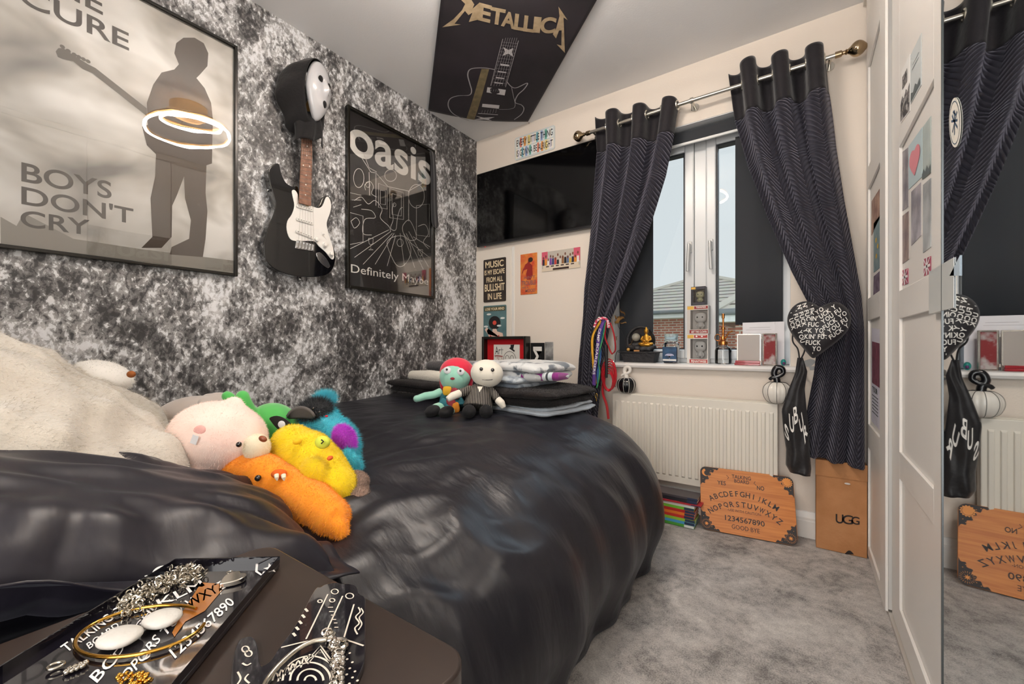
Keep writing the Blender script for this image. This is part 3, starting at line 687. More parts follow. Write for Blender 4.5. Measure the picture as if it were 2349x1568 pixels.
# plain standing figure with a guitar neck, printed
SIL = mat('figure_ink', '#5b4f45', .6)
fig = [(960,235),(1000,205),(1060,205),(1110,235),(1135,290),(1130,360),(1090,405),(1070,425),(1115,480),(1150,560),(1160,650),(1157,760),(1155,890),(1125,900),(1120,1050),(1130,1150),(1120,1300),(1105,1400),(925,1385),(935,1345),(1030,1300),(1040,1200),(1008,1080),(1003,960),(965,1060),(938,1120),(935,1290),(880,1350),(770,1350),(830,1290),(820,1080),(845,960),(850,840),(800,790),(775,690),(805,680),(800,560),(835,460),(880,395),(950,378),(975,350),(950,290)]
def lpts(P, h, f=C1): return [lw(*f(x, y), h) for x, y in P]
g = G(); g.poly(lpts(fig, H1)); g.build('figure_print', SIL, pp, smooth=False)
g = G(); g.poly(lpts([(800,590),(520,370),(480,350),(400,300),(345,262),(318,262),(303,280),(315,310),(345,322),(400,335),(450,375),(505,400),(800,632)], H1+.0003))
for x, y in ((340, 262), (372, 285), (405, 305), (430, 318), (455, 330), (480, 342)): g.disc(lw(*C1(x, y-8), H1+.0004), (0, .006, 0), (0, 0, .006), 10)
g.build('instrument_print', mat('neck_ink', '#6d655c', .6), pp, smooth=False)
g = G(); g.poly(lpts([(3,1180),(90,1230),(130,1160),(400,1300),(760,1355),(1280,1420),(1280,1500),(3,1350)], H1-.0004)); g.build('ground_print', mat('ground_ink', '#a09a90', .6), pp, smooth=False)
G().box((.015, .108, 1.178), (.0165, .759, 2.108)).build('glazing', GLZ, t1, smooth=False)

# second framed poster
t2, pp = framed('framed_poster', 'smaller black framed black poster reading oasis with white line drawing', 1.281, 1.905, 1.177, 2.123, .014, .028, mat('black_print', '#2b2725', .5))
WI = mat('white_ink', '#e9e6e0', .6)
g = G(); tq(g, 'oasis', (799, 350), (988, 428), (799, 263), H1, .02)
tq(g, 'Definitely Maybe', C2(620, 1392), C2(1068, 1462), C2(620, 1328), H1, .0)
g.build('lettering', WI, pp, smooth=False)
g = G(); N = (1, 0, 0)
def L2(P, w=.003, closed=False, sp=0):
    Q = lpts(P, H1, C2)
    if sp: Q = spline(Q, sp, closed)
    g.stroke(Q, w, N, closed)
L2([(665, 685), (735, 795), (765, 800), (835, 880), (955, 905), (1035, 860), (1075, 850)]); L2([(690, 680), (725, 770), (770, 795)])
L2([(725, 795), (728, 930)]); L2([(765, 805), (765, 990)])
for q in ([(780, 860), (780, 1000), (830, 1010), (830, 880)], [(845, 890), (845, 1060), (925, 1070), (925, 915)], [(790, 900), (790, 980), (820, 985), (820, 905)], [(858, 920), (858, 1040), (912, 1050), (912, 935)]): L2(q, .0026, True)
L2([(955, 905), (955, 1080)]); L2([(1000, 990), (1075, 980), (1075, 1170), (1000, 1160)], .0026, True)
def circ(cx, cy, rx, ry, w=.0028, f=C2): g.stroke([lw(*f(cx+rx*math.cos(a*.2618), cy+ry*math.sin(a*.2618)), H1) for a in range(24)], w, N, True)
circ(850, 815, 34, 34); circ(665, 830, 30, 55); circ(1000, 935, 46, 68); L2([(850, 760), (850, 782)])
for k, (a, b_) in enumerate((((860, 1150), (690, 1330)), ((870, 1150), (760, 1330)), ((880, 1160), (830, 1340)), ((850, 1140), (640, 1290)), ((905, 1150), (930, 1340)), ((925, 1150), (990, 1350)), ((940, 1150), (1040, 1360)), ((955, 1140), (1070, 1345)), ((840, 1130), (615, 1240)))): L2([a, b_], .0024)
for P in ([(640, 960), (680, 940), (720, 980), (760, 960), (800, 1010), (790, 1060), (840, 1110), (850, 1140)], [(680, 1010), (740, 1020), (760, 1060), (700, 1070), (690, 1150), (740, 1160)],
          [(705, 900), (700, 870), (730, 850), (750, 880), (740, 920), (770, 940)], [(870, 980), (860, 1010), (865, 1070), (850, 1120), (880, 1130), (890, 1060), (905, 1010), (920, 1000)],
          [(940, 1080), (920, 1110), (925, 1150), (960, 1190), (1000, 1180), (985, 1120), (960, 1075), (940, 1080)], [(840, 1250), (830, 1200), (870, 1170), (930, 1170), (965, 1230), (960, 1290), (920, 1340), (880, 1330), (840, 1250)],
          [(620, 1080), (650, 1060), (670, 1090), (640, 1120), (620, 1080)], [(1010, 1110), (1050, 1100), (1070, 1150), (1040, 1200), (1070, 1240)]): L2(P, .0026, False, 5)
for x, y in ((735, 1180), (1022, 1245)): L2([(x-14, y), (x-10, y+30), (x, y+38), (x, y+60), (x-12, y+66), (x+14, y+66), (x, y+60), (x, y+38), (x+12, y+30), (x+14, y), (x-14, y)], .0022)
circ(872, 985, 9, 11, .0022); circ(718, 868, 13, 16, .0022); circ(905, 1205, 18, 22, .0022)
for k in range(7): L2([(615+k*3, 915+k*14), (680, 930+k*9)], .0018) if k % 3 == 0 else None
L2([(615, 1030), (690, 1050), (690, 1200), (615, 1215)], .0024); L2([(980, 1170), (1080, 1230)], .0024); L2([(960, 1200), (1075, 1290)], .0022)
g.build('line_drawing', WI, pp, smooth=False)
G().box((.016, 1.296, 1.192), (.0175, 1.890, 2.108)).build('glazing', GL2, t2, smooth=False)
# a black tie hung over its corner
S = [lw(985, 345, .036), lw(992, 352, .038), lw(995, 400, .037), lw(996, 470, .036), lw(999, 522, .036)]
g = G()
def strap(u, v):
    pts = strap.P; k = min(len(pts)-2, int(v*(len(pts)-1))); f = v*(len(pts)-1)-k; p = pts[k].lerp(pts[k+1], f); w_ = .016+.016*v-.03*max(0, v-.93)*8
    return p + Vector((.004*math.sin(u*6), (u-.5)*w_*2, 0))
strap.P = spline(S, 6); g.grid(strap, 8, 40)
tag(g.build('necktie', mat('black_tie', '#17151a', .7, sheen=.4), solid=.003), 'narrow black tie hanging over the right edge of the oasis poster frame', 'tie')

# ---- electric guitar on the wall
gt = thing('electric_guitar', 'black and white electric guitar hung upright on the wall between the posters', 'guitar', (.02, 1.05, 1.2))
BX = .062
body = [(205,752),(185,745),(163,755),(142,785),(148,850),(170,930),(183,985),(170,1040),(142,1110),(120,1180),(114,1250),(130,1310),(180,1358),(260,1390),(340,1402),(430,1403),(490,1385),(522,1340),(531,1280),(515,1220),(490,1150),(478,1090),(490,1030),(508,985),(502,948),(482,932),(456,944),(438,985),(412,1002),(388,997),(330,960),(312,880),(282,880),(242,855),(216,800)]
g = G(); g.prism([lw(*C2(x, y), BX) for x, y in [((p.x), (p.y)) for p in spline([(a, b_) for a, b_ in body], 3, True)]], (-.042, 0, 0))
g.build('body', mat('gloss_black_lacquer', '#070709', .08, coat=1, coatr=.03), gt, bevel=.007, seg=4, ang=50)
pg = [(276,905),(292,900),(310,925),(320,975),(385,992),(430,1004),(455,988),(474,942),(492,945),(504,985),(498,1030),(478,1090),(488,1150),(514,1230),(521,1290),(505,1300),(472,1260),(432,1225),(400,1196),(300,1195),(264,1180),(246,1130),(250,1080),(276,1040),(290,990),(281,940)]
PGw = mat('white_pickguard', '#e6e3de', .2)
g = G(); g.prism([lw(*C2(p.x, p.y), BX+.0006) for p in spline(pg, 3, True)], (.0022, 0, 0)); pgd = g.build('pickguard', PGw, gt, bevel=.0006)
def nk(x, y, h): return lw(*C2(x, y), h)
PN = lw(691, 300, BX+.01); 
n0, n1_, n2_, n3_ = nk(334, 560, .078), nk(394, 565, .078), nk(386, 993, .078), nk(315, 975, .078)
g = G(); g.prism([n0, n1_, n2_, n3_], (.005, 0, 0)); g.build('fretboard', mat('rosewood', '#8a6552', .45, var=('#6d4b3c', 60)), gt, bevel=.001)
g = G()
Ln = [n0.lerp(n3_, k/9) for k in range(10)]; Rn = [n1_.lerp(n2_, k/9) for k in range(10)]
def neck(u, v):
    k = min(8, int(v*9)); f = v*9-k; a = Ln[k].lerp(Ln[k+1], f); b_ = Rn[k].lerp(Rn[k+1], f); p = a.lerp(b_, u); p.x = .078-.018*math.sin(math.pi*u); return p
g.grid(neck, 10, 9); g.build('neck', mat('maple', '#c79a5c', .35), gt)
g = G()
for k in range(17):
    f = (k+1)/18*.985; f = 1-(1-f)**.93 if False else f
    a = n0.lerp(n3_, f); b_ = n1_.lerp(n2_, f); g.cyl(a+Vector((.0055, 0, 0)), b_+Vector((.0055, 0, 0)), .0007, n=6)
g.build('frets', CH, gt)
for q, f in enumerate((.07, .2, .33, .47, .6, .73, .87)):
    a = n0.lerp(n3_, f); b_ = n1_.lerp(n2_, f)
    g = G()
    for s in ((.5,) if q != 3 else (.22, .78)): g.cyl(a.lerp(b_, s)+Vector((.0052, 0, 0)), a.lerp(b_, s)+Vector((.0056, 0, 0)), .003, n=12)
    g.build('fret_marker', mat('pearl_dot', '#f0eee8', .3), gt)
for q, ((ax_, ay_), (bx_, by_)) in enumerate((((300, 990), (398, 1018)), ((298, 1066), (400, 1096)), ((296, 1136), (398, 1178)))):
    a, b_ = nk(ax_, ay_, BX+.0028), nk(bx_, by_, BX+.0028); d = (b_-a); U = Vector((0, 0, 1)); U = (U - d*(U.dot(d)/d.length_squared)).normalized()*.0075
    g = G(); ptsp = [a-U+d*.04, b_-U-d*.04, b_-U*.2, b_+U-d*.04, a+U+d*.04, a-U*.2]; g.prism(ptsp, (.006, 0, 0)); p_ = g.build('pickup', mat('white_pickup', '#dedbd5', .35), pgd, bevel=.002)
    g = G(); [g.cyl(a+d*(k+.9)/6.8+Vector((.006, 0, 0)), a+d*(k+.9)/6.8+Vector((.0074, 0, 0)), .0022, n=10) for k in range(6)]; g.build('pole_pieces', CH, gt)
a, b_, c_, d_ = nk(300, 1188, BX), nk(405, 1216, BX), nk(403, 1256, BX), nk(292, 1238, BX)
g = G(); g.prism([a, b_, c_, d_], (.006, 0, 0))
for k in range(6): p = a.lerp(b_, (k+.5)/6); q_ = d_.lerp(c_, (k+.5)/6); g.prism([p.lerp(q_, .1)+Vector((.006, -.0035, 0)), p.lerp(q_, .1)+Vector((.006, .0035, 0)), p.lerp(q_, .92)+Vector((.006, .0035, 0)), p.lerp(q_, .92)+Vector((.006, -.0035, 0))], (.005, 0, 0))
g.build('bridge', CH, gt, bevel=.001)
g = G()
for k in range(6): g.cyl(n0.lerp(n1_, (k+.6)/6.2)+Vector((.0075, 0, 0)), a.lerp(b_, (k+.5)/6)+Vector((.0115, 0, 0)), .0005, n=5)
g.build('strings', CH, gt)
for x, y in ((415, 1187), (466, 1218), (502, 1270)):
    c0 = nk(x, y, BX+.003); G().lathe([(.0125, 0), (.0125, .003), (.0095, .004), (.009, .014), (.007, .0155), (0, .0155)], c0, 24, axis=(1, 0, 0)).build('control_knob', PGw, gt)
g = G(); c0 = nk(456, 1160, BX+.003); g.cyl(nk(448, 1145, BX+.003), nk(478, 1188, BX+.003), .0012, n=6); g.cyl(c0, c0+Vector((.012, .002, .004)), .003, n=10); g.build('pickup_switch', PGw, gt)
jp = [(416,1272),(428,1262),(444,1264),(478,1300),(497,1335),(492,1348),(478,1350),(440,1320)]
g = G(); g.prism([lw(*C2(p.x, p.y), BX+.0005) for p in spline(jp, 3, True)], (.003, 0, 0)); g.build('jack_plate', CH, gt, bevel=.0015)
g = G(); g.cyl(nk(455, 1300, BX+.0036), nk(457, 1304, BX+.0046), .0065, n=14); g.build('jack_socket', mat('black_plastic'), gt)
# headstock end and hanger hidden behind the mask
HB = lw(691, 262, .08); g = G(); g.box((.018, HB.y-.02, HB.z-.02), (.03, HB.y+.02, HB.z+.04)); g.box((.03, HB.y-.006, HB.z), (.07, HB.y+.006, HB.z+.012)); g.build('wall_hanger', mat('black_plastic'), gt)
hs = [nk(334, 562, .074), nk(394, 566, .074), lw(718, 285, .074), lw(722, 240, .074), lw(706, 228, .074), lw(688, 262, .074)]
G().prism(hs, (.012, 0, 0)).build('headstock', mat('maple'), gt, bevel=.002)
for x, y in ((150, 905), (330, 1404)): 
    c0 = nk(x-2, y+2, BX-.02); G().lathe([(.003, 0), (.004, .006), (.0065, .009), (.006, .011), (0, .012)], c0, 12, axis=(0, -.3, -1) if y > 1000 else (0, -1, .2)).build('strap_button', CH, gt)

# ---- hooded white party mask hung over the headstock
mk = thing('hooded_mask', 'plain white party mask in a black cloth hood above the guitar neck', 'mask', lw(700, 230, .1))
MC = lw(*C2(432, 322), .135)
Rm = RZ(24) @ RY(6)
# hood: draped shell around the face down past the chin
HP = [(345,122,.10),(300,170,.07),(240,250,.06),(208,312,.05),(222,380,.05),(246,450,.05),(262,530,.05),(278,640,.05),(300,615,.09),(345,590,.115),(395,602,.125),(436,632,.12),(446,540,.115),(455,500,.14),(500,380,.155),(505,300,.16),(470,200,.14),(400,135,.12)]
def hood(u, v):
    # u around the face opening, v from opening back to the wall
    a = u*2*math.pi
    ey, ez = math.cos(a), math.sin(a)
    face = MC + Rm @ Vector((-.012, ey*.076, ez*.136))
    face.z -= .02*max(0, -ez)
    back = Vector((.030, MC.y-.012 + ey*.092*(1-.45*max(0, ez)**2) + (-.03 if ey < 0 else 0), MC.z-.005 + ez*.138))
    if ez < 0: back.z -= .055*(-ez)**.7; back.y += .01*math.sin(a*7); face.z -= .0
    mid = (face+back)/2 + Vector((0, ey*.02, ez*.014))
    t = v; p = face*(1-t)**2 + mid*2*t*(1-t) + back*t*t
    p += Vector((0, ey, ez))*.0045*math.sin(u*52)*math.sin(v*math.pi)*1.0
    return p
HD = mat('black_hood_cloth', '#0f0d0f', .9, sheen=.1, bump=(60, .2))
G().grid(hood, 96, 14).build('hood', HD, mk, ang=180, solid=.003)
def skirtc(u, v):
    y = MC.y-.083+.135*u; z = MC.z-.105-.115*v - (.03*(1-u)**2)*v
    return Vector((.06+.055*math.sin(math.pi*u)**.6+.008*math.sin(u*17+v*2)*(.3+v) + .015*v, y+.006*math.sin(v*3), z + .010*math.sin(u*11)*v))
G().grid(skirtc, 50, 16).build('neck_cloth', HD, mk, ang=180, solid=.003)
def face(u, v):
    a = u*2*math.pi; r = v**.8
    y = math.cos(a)*r; z = math.sin(a)*r
    w_ = .074*(1-.45*max(0, -z)**1.3) ; d = math.sqrt(max(0, 1-r*r))
    yy = y*w_; zz = z*.132 - .008
    x = .048*d
    x += .016*math.exp(-((yy/.012)**2)-(((zz-.002)/.026)**2))           # nose
    for s in (-1, 1): x -= .015*math.exp(-(((yy-s*.027)/.014)**2)-(((zz-.032)/.011)**2))   # eye hollows
    x += .006*math.exp(-((yy/.03)**2)-(((zz+.075)/.014)**2))
    return MC + Rm @ Vector((x-.008, yy, zz))
fc = G().grid(face, 72, 30).build('face', mat('white_mask_plastic', '#bcbcbf', .22, coat=.5), mk, ang=180, solid=.0015)
for s in (-1, 1): G().ell(MC+Rm @ Vector((.0255, s*.028, .034)), (.011, .013, .016), Rm).build('eye_opening', HD, fc)
G().ell(MC+Rm @ Vector((.036, 0, -.064)), (.009, .013, .017), Rm).build('mouth_opening', HD, fc)

# ================================================================ CEILING BANNER
A_ = Vector((.012, 1.871, 2.36)); 
def cz(x, y, h=0): p = hz(960+x/3.734, y/3.734, 2.345-h); return p
bn = thing('ceiling_banner', 'black fabric banner with METALLICA lettering and a guitar drawing pinned to the ceiling', 'banner', (.6, 1.8, 2.35))
B0, B1 = cz(83, 955), cz(938, 1050); D = (cz(1535, 0)-B1).normalized(); W_ = (B1-B0); LEN = 1.12
E0 = D*LEN
def bz(u, v): return 2.352 - .030*math.sin(math.pi*u)*math.exp(-v*1.0)*1.0 - .010*math.sin(math.pi*u)*math.sin(v*8)
def ban(u, v):
    p = B0 + W_*u + E0*v; p.y -= .016*math.sin(math.pi*u)*(1-v)*1.0
    return Vector((p.x, p.y, bz(u, v)))
BNm = mat('banner_cloth', '#191219', .85, sheen=.1, var=('#2a222a', 3), spec=.2)
G().grid(ban, 40, 50).build('cloth', BNm, bn, ang=180, solid=.002)
def bpt(x, y):
    p = cz(x, y); q = p-B0; M_ = Matrix(((W_.x, E0.x), (W_.y, E0.y))).inverted() @ Vector((q.x, q.y)); z = bz(M_.x, max(0, M_.y)) - .0022; return Vector((p.x, p.y, z))
GD = mat('banner_gold_print', '#cdb795', .7, var=('#b39c7c', 30)); SV = mat('banner_silver_print', '#a9a4a8', .7); SV2 = mat('banner_bright_print', '#d8d4d6', .7)
g = G()
g.poly([bpt(x, y) for x, y in [(203, 241), (300, 168), (372, 88), (400, 30), (360, -6), (440, -30), (478, 30), (462, 70), (525, 8), (508, 165), (431, 188), (462, 104), (428, 128), (398, 92), (308, 208), (362, 213)]])
for ch, x0, x1, yb0, yb1, ht in (('E', 508, 612, 168, 192, 158), ('T', 606, 728, 192, 214, 150), ('A', 705, 822, 214, 246, 146), ('L', 815, 905, 246, 262, 148), ('L', 895, 985, 262, 276, 148), ('I', 978, 1038, 273, 280, 146), ('C', 1036, 1165, 282, 288, 150)):
    sk = 14
    g.text(ch, bpt(x0, yb0), bpt(x1, yb1), bpt(x0+sk, yb0-ht), .035)
g.poly([bpt(x, y) for x, y in [(1199, 42), (1278, 172), (1243, 146), (1254, 460), (1184, 384), (1224, 396), (1226, 262), (1204, 262), (1178, 332), (1150, 292), (1180, 240), (1208, 130)]])
g.build('lettering', GD, bn, smooth=False)
g = G(); NZ = (0, 0, -1)
def bs(P, w=.005, closed=False, sp=0):
    Q = [bpt(x, y) for x, y in P]
    if sp: Q = spline(Q, sp, closed)
    g.stroke(Q, w, NZ, closed)
bs([(650, 578), (560, 565), (450, 575), (422, 620), (440, 690), (455, 745), (430, 780), (330, 795), (268, 830), (255, 890), (290, 945), (360, 980), (430, 998)], .006, False, 6)
bs([(755, 672), (795, 715), (840, 728), (932, 698), (905, 745), (850, 790), (828, 850), (880, 880), (903, 920), (880, 970), (820, 1010)], .006, False, 6)
bs([(797, 720), (812, 790), (828, 880), (790, 905), (690, 898)], .003, False, 5)
for k in range(6): bs([(748+k*19, 320), (620+k*24, 705)], .0014)
for k in range(6): bs([(605+k*20, 730), (540+k*24, 930)], .0014)
bs([(722, 330), (618, 700)], .003); bs([(856, 345), (746, 716)], .003)
for k in range(1, 14): f = k/14; bs([(722-104*f, 330+370*f), (856-110*f, 345+371*f)], .0014)
g.build('guitar_drawing', SV, bn, smooth=False)
g = G()
for q in ([(590, 712), (748, 738), (738, 782), (583, 752)], [(548, 845), (694, 862), (688, 893), (543, 872)]): g.poly([bpt(*p) for p in q])
for y0, y1, xx in ((532, 556, 700), (588, 606, 676), (634, 652, 660), (672, 690, 648)): g.poly([bpt(xx, y0), bpt(xx+78, y0+12), bpt(xx+74, y1), bpt(xx+4, y1-8)])
g.poly([bpt(*p) for p in ((725, 400), (772, 425), (812, 408), (800, 445), (812, 480), (770, 455), (722, 470), (742, 436))])
g.poly([bpt(*p) for p in ((490, 955), (560, 970), (652, 968), (600, 985), (630, 1003), (560, 988), (480, 990), (535, 975))]); bs([(510, 930), (680, 948)], .005)
g.build('hardware_drawing', SV2, bn, smooth=False)
g = G(); g.grid(lambda u, v: bpt((540+65*u)*(1-v)+(410+68*u)*v, (572+3*u)*(1-v)+(984+8*u)*v), 4, 30); g.build('gold_stripe_print', mat('dull_gold_print', '#8c7d5e', .7, var=('#6f6248', 25)), bn, smooth=False)
for P_ in (B0, B1): G().cyl(P_+Vector((.006, .004, -.001)), P_+Vector((.006, .004, -.006)), .0035, n=10).build('pin', CH, bn)
# ================================================================ WINDOW WALL SIGNS
def sign(name, label, tl, br, m, d=.004, cat='sign', bev=.003, rnd=0, y=None):
    a = ww(*tl, d); b_ = ww(*br, d); y = 2.35 if a.x > .337 or a.z > 1.56 else 2.341
    t = thing(name, label, cat, ((a.x+b_.x)/2, y, b_.z)); x0, x1, z0, z1 = a.x, b_.x, b_.z, a.z
    if rnd:
        P = []
        for cx_, cz_, s0 in ((x1-rnd, z1-rnd, 0), (x0+rnd, z1-rnd, 90), (x0+rnd, z0+rnd, 180), (x1-rnd, z0+rnd, 270)):
            for k in range(5): an = math.radians(s0+k*22.5); P.append(Vector((cx_+rnd*math.cos(an), y-.0008, cz_+rnd*math.sin(an))))
        pn = G().prism(P, (0, -d, 0)).build('panel', m, t)
    else: pn = G().box((x0, y-d-.0005, z0), (x1, y-.0008, z1)).build('panel', m, t, bevel=min(bev, d*.3))
    pn_y = y-d-.0012
    def p(u, v, h=0): return Vector((x0+(x1-x0)*u, pn_y-h, z0+(z1-z0)*v))
    return t, pn, p
def pt(g, p, s, u0, v0, u1, v1, bold=.02, h=0): g.text(s, p(u0, v0, h), p(u1, v0, h), p(u0, v1, h), bold)
def rect(g, p, u0, v0, u1, v1, h=0): g.poly([p(u0, v0, h), p(u1, v0, h), p(u1, v1, h), p(u0, v1, h)])
def disc(g, p, u, v, ru, rv, h=0, n=20): g.poly([p(u+ru*math.cos(2*math.pi*k/n), v+rv*math.sin(2*math.pi*k/n), h) for k in range(n)])
# number plate style sign
t, pn, p = sign('metal_sign', 'small licence plate sign reading EVERY LITTLE THING above the television', (1181, 317), (1273, 341), mat('plate_base', '#cfd3d2', .35), rnd=.015)
cols = ['#e8e4da', '#d6dde2', '#79b3c0', '#e9e3cf', '#e39a52', '#dfe6e6', '#6fb5a4', '#e7e2d8', '#e6e2ea', '#e0d9c4', '#d9826a', '#e6ebee', '#8fa4cc', '#ece7da', '#e4cf80', '#e4e4e2']
for r, s in enumerate(('EVERY LITTLE THING', 'IS GONNA BE ALRIGHT')):
    n = len(s); v0 = .52 if r == 0 else .07
    for k in range(n):
        g = G(); rect(g, p, .03+.94*k/n, v0, .03+.94*(k+1)/n-.002, v0+.41, .0002); g.build('plate_piece', mat('plate_'+str((k*5+r*3) % 16), cols[(k*5+r*3) % 16], .4), pn, smooth=False)
    g = G(); pt(g, p, s, .05, v0+.07, .95, v0+.35, .01, .0006); g.build('lettering', mat('plate_ink', '#20222c', .5), pn, smooth=False)
# MUSIC sign
t, pn, p = sign('tin_sign', 'black tin sign reading MUSIC IS MY ESCAPE below the television', (1111, 597), (1162, 690), mat('aged_black_sign', '#2a2320', .55, var=('#3d332c', 25)), rnd=.008)
g = G()
for s, v0, v1, u0, u1 in (('MUSIC', .80, .95, .09, .91), ('IS MY ESCAPE', .635, .75, .05, .95), ('FROM ALL', .46, .58, .14, .88), ('BULLSHIT', .25, .42, .06, .95), ('IN LIFE', .055, .20, .2, .82)): pt(g, p, s, u0, v0, u1, v1, .018)
g.build('lettering', mat('cream_ink', '#e7d3ae', .6), pn, smooth=False)
# red poster
t, pn, p = sign('poster', 'narrow red and orange poster with a dancing figure and TROUBLE lettering', (1194, 584), (1232, 673), mat('red_print', '#c5412c', .5, var=('#d98a3c', 22)), cat='poster')
g = G(); g.poly([p(u, v) for u, v in ((.5, .9), (.6, .86), (.58, .76), (.72, .7), (.75, .45), (.62, .35), (.4, .36), (.35, .5), (.42, .62), (.2, .6), (.12, .5), (.1, .56), (.3, .74), (.45, .78))]); g.build('figure_print', mat('deep_red_ink', '#8f2420', .5), pn, smooth=False)
g = G(); disc(g, p, .62, .84, .14, .06, .0003); g.build('head_print', mat('dark_ink', '#33201c', .5), pn, smooth=False)
g = G(); pt(g, p, "AIN'T", .2, .38, .9, .45, .02, .0004); pt(g, p, 'TROUBLE', .06, .22, .94, .34, .04, .0004); pt(g, p, 'HAS A', .1, .15, .5, .2, .03, .0004); pt(g, p, 'MOOD', .3, .05, .9, .13, .03, .0004); g.build('lettering', mat('sand_ink', '#8f5a55', .5), pn, smooth=False)
# group picture
t, pn, p = sign('poster', 'wide pink poster of a row of seated people at a long table', (1243, 579), (1331, 613), mat('pink_grey_print', '#b9b3a8', .5), cat='poster')
g = G(); rect(g, p, 0, .35, .16, 1, .0001); rect(g, p, .84, .35, 1, 1, .0001); g.build('pink_print', mat('pink_ink', '#c8566c', .5), pn, smooth=False)
g = G(); rect(g, p, 0, 0, 1, .14, .0002); rect(g, p, .04, .14, .96, .30, .0002); g.build('table_print', mat('cloth_ink', '#d8c9b4', .5), pn, smooth=False)
rr = random.Random(5); shirt = ['#2b2a33', '#d98e2f', '#e7e2dc', '#7a4a9a', '#303a6b', '#b8372f', '#22252a', '#cfc8bd', '#8b5e3b', '#1e1c20', '#5a6b8f', '#c9a13c']
for k in range(15):
    u = .05+k*.064; hh = .52+.14*rr.random(); g = G(); g.poly([p(u-.03, .3, .0003), p(u+.03, .3, .0003), p(u+.026, hh, .0003), p(u-.026, hh, .0003)]); g.build('person_print', mat('shirt_%d' % (k % 12), shirt[k % 12], .5), pn, smooth=False)
g = G()
for k in range(15): u = .05+k*.064; disc(g, p, u, .68+.1*math.sin(k*2.3), .019, .075, .0005, 10)
g.build('faces_print', mat('brown_ink', '#6b3f2e', .5), pn, smooth=False)
g = G(); [rect(g, p, .12+k*.13, .2, .2+k*.13, .26, .0006) for k in range(6)]; rect(g, p, .3, .02, .72, .12, .0006); g.build('caption_print', mat('dark_ink'), pn, smooth=False)
# LOSE YOUR MIND
t, pn, p = sign('tin_sign', 'teal sign reading LOSE YOUR MIND with a record for a head', (1111, 702), (1163, 800), mat('teal_sign', '#4a6a70', .5, var=('#5d7d80', 12)), rnd=.008)
g = G(); rect(g, p, .03, .87, .97, .97, .0001); g.build('band_print', mat('olive_ink', '#4b4a35', .5), pn, smooth=False)
g = G(); pt(g, p, 'LOSE YOUR MIND', .08, .89, .92, .95, .03, .0003); g.build('lettering', mat('cream_ink'), pn, smooth=False)
g = G(); disc(g, p, .5, .60, .26, .155, .0003, 30); g.build('record_print', mat('vinyl_ink', '#161518', .4), pn, smooth=False)
g = G(); disc(g, p, .5, .60, .085, .05, .0005, 20); g.build('label_print', mat('red_label_ink', '#cf4a3c', .5), pn, smooth=False)
g = G(); [disc(g, p, u, v, .1, .022, .0006, 14) for u, v in ((.25, .80), (.85, .70), (.12, .52), (.7, .53))]; g.build('cloud_print', mat('cloud_ink', '#dfe4e2', .5), pn, smooth=False)
g = G(); g.poly([p(u, v, .0004) for u, v in ((.42, .46), (.58, .46), (.62, .40), (.85, .36), (.95, .1), (.8, .1), (.75, .26), (.74, 0), (.26, 0), (.26, .26), (.15, .42), (.22, .47), (.15, .5), (.06, .45), (.2, .34), (.4, .4))]); g.build('shoulders_print', mat('skin_ink', '#e3c3b3', .5), pn, smooth=False)
g = G(); g.poly([p(u, v, .0006) for u, v in ((.3, .33), (.5, .2), (.7, .33), (.78, .0), (.24, .0))]); g.build('dress_print', mat('dress_ink', '#b02c2c', .5), pn, smooth=False)
# red box frame
t = thing('box_frame', 'black box frame with red mount round a white Art drawing behind the blankets', 'picture frame', (.24, 2.32, .60))
a = on(1, 2.29, 1106, 772); x0, z1 = a.x, a.z; x1 = on(1, 2.29, 1207, 770).x; z0 = z1-.33; yb, yf = 2.3415, 2.285
g = G(); g.box((x0, yf, z0), (x0+.018, yb, z1)); g.box((x1-.018, yf, z0), (x1, yb, z1)); g.box((x0+.018, yf, z1-.018), (x1-.018, yb, z1)); g.box((x0+.018, yf, z0), (x1-.018, yb, z0+.018)); g.build('frame', FRB, t, bevel=.002)
G().box((x0+.018, 2.328, z0+.018), (x1-.018, 2.334, z1-.018)).build('mount', mat('red_mount', '#c8101c', .7), t, smooth=False)
xa, xb = x0+.075, x1-.075; za, zc = z1-.235, z1-.055
pa = G().box((xa, 2.3262, za), (xb, 2.3275, zc)).build('drawing_paper', mat('paper_white', '#e9e6df', .7), t, smooth=False)
def p(u, v, h=0): return Vector((xa+(xb-xa)*u, 2.3256-h, za+(zc-za)*v))
g = G(); pt(g, p, 'Ar', .06, .62, .26, .92, .0); g.stroke([p(.32, .62), p(.32, .88)], .003, (0, -1, 0)); g.stroke([p(.27, .80), p(.38, .80)], .003, (0, -1, 0))
g.stroke([p(.62+.24*math.cos(k*.262), .42+.32*math.sin(k*.262)) for k in range(24)], .003, (0, -1, 0), True); g.poly([p(.6, .86), p(.8, .72), p(.82, .78), p(.76, .82), p(.8, 1.0), p(.66, .99), p(.66, .9)])
for u in (.53, .71): g.stroke([p(u+.07*math.cos(k*.4), .46+.13*math.sin(k*.4)) for k in range(9)], .003, (0, -1, 0))
g.build('ink_drawing', mat('drawing_ink', '#1c1a1c', .6), pa, smooth=False)
g = G(); g.stroke([p(.04, .56), p(.14, .57), p(.36, .55)], .006, (0, -1, 0)); [g.stroke([p(.08+k*.06, .56), p(.08+k*.06, .5-.06*(k % 3))], .0035, (0, -1, 0)) for k in range(5)]; g.build('red_drip', mat('drip_red', '#9c1f1a', .6), pa, smooth=False)
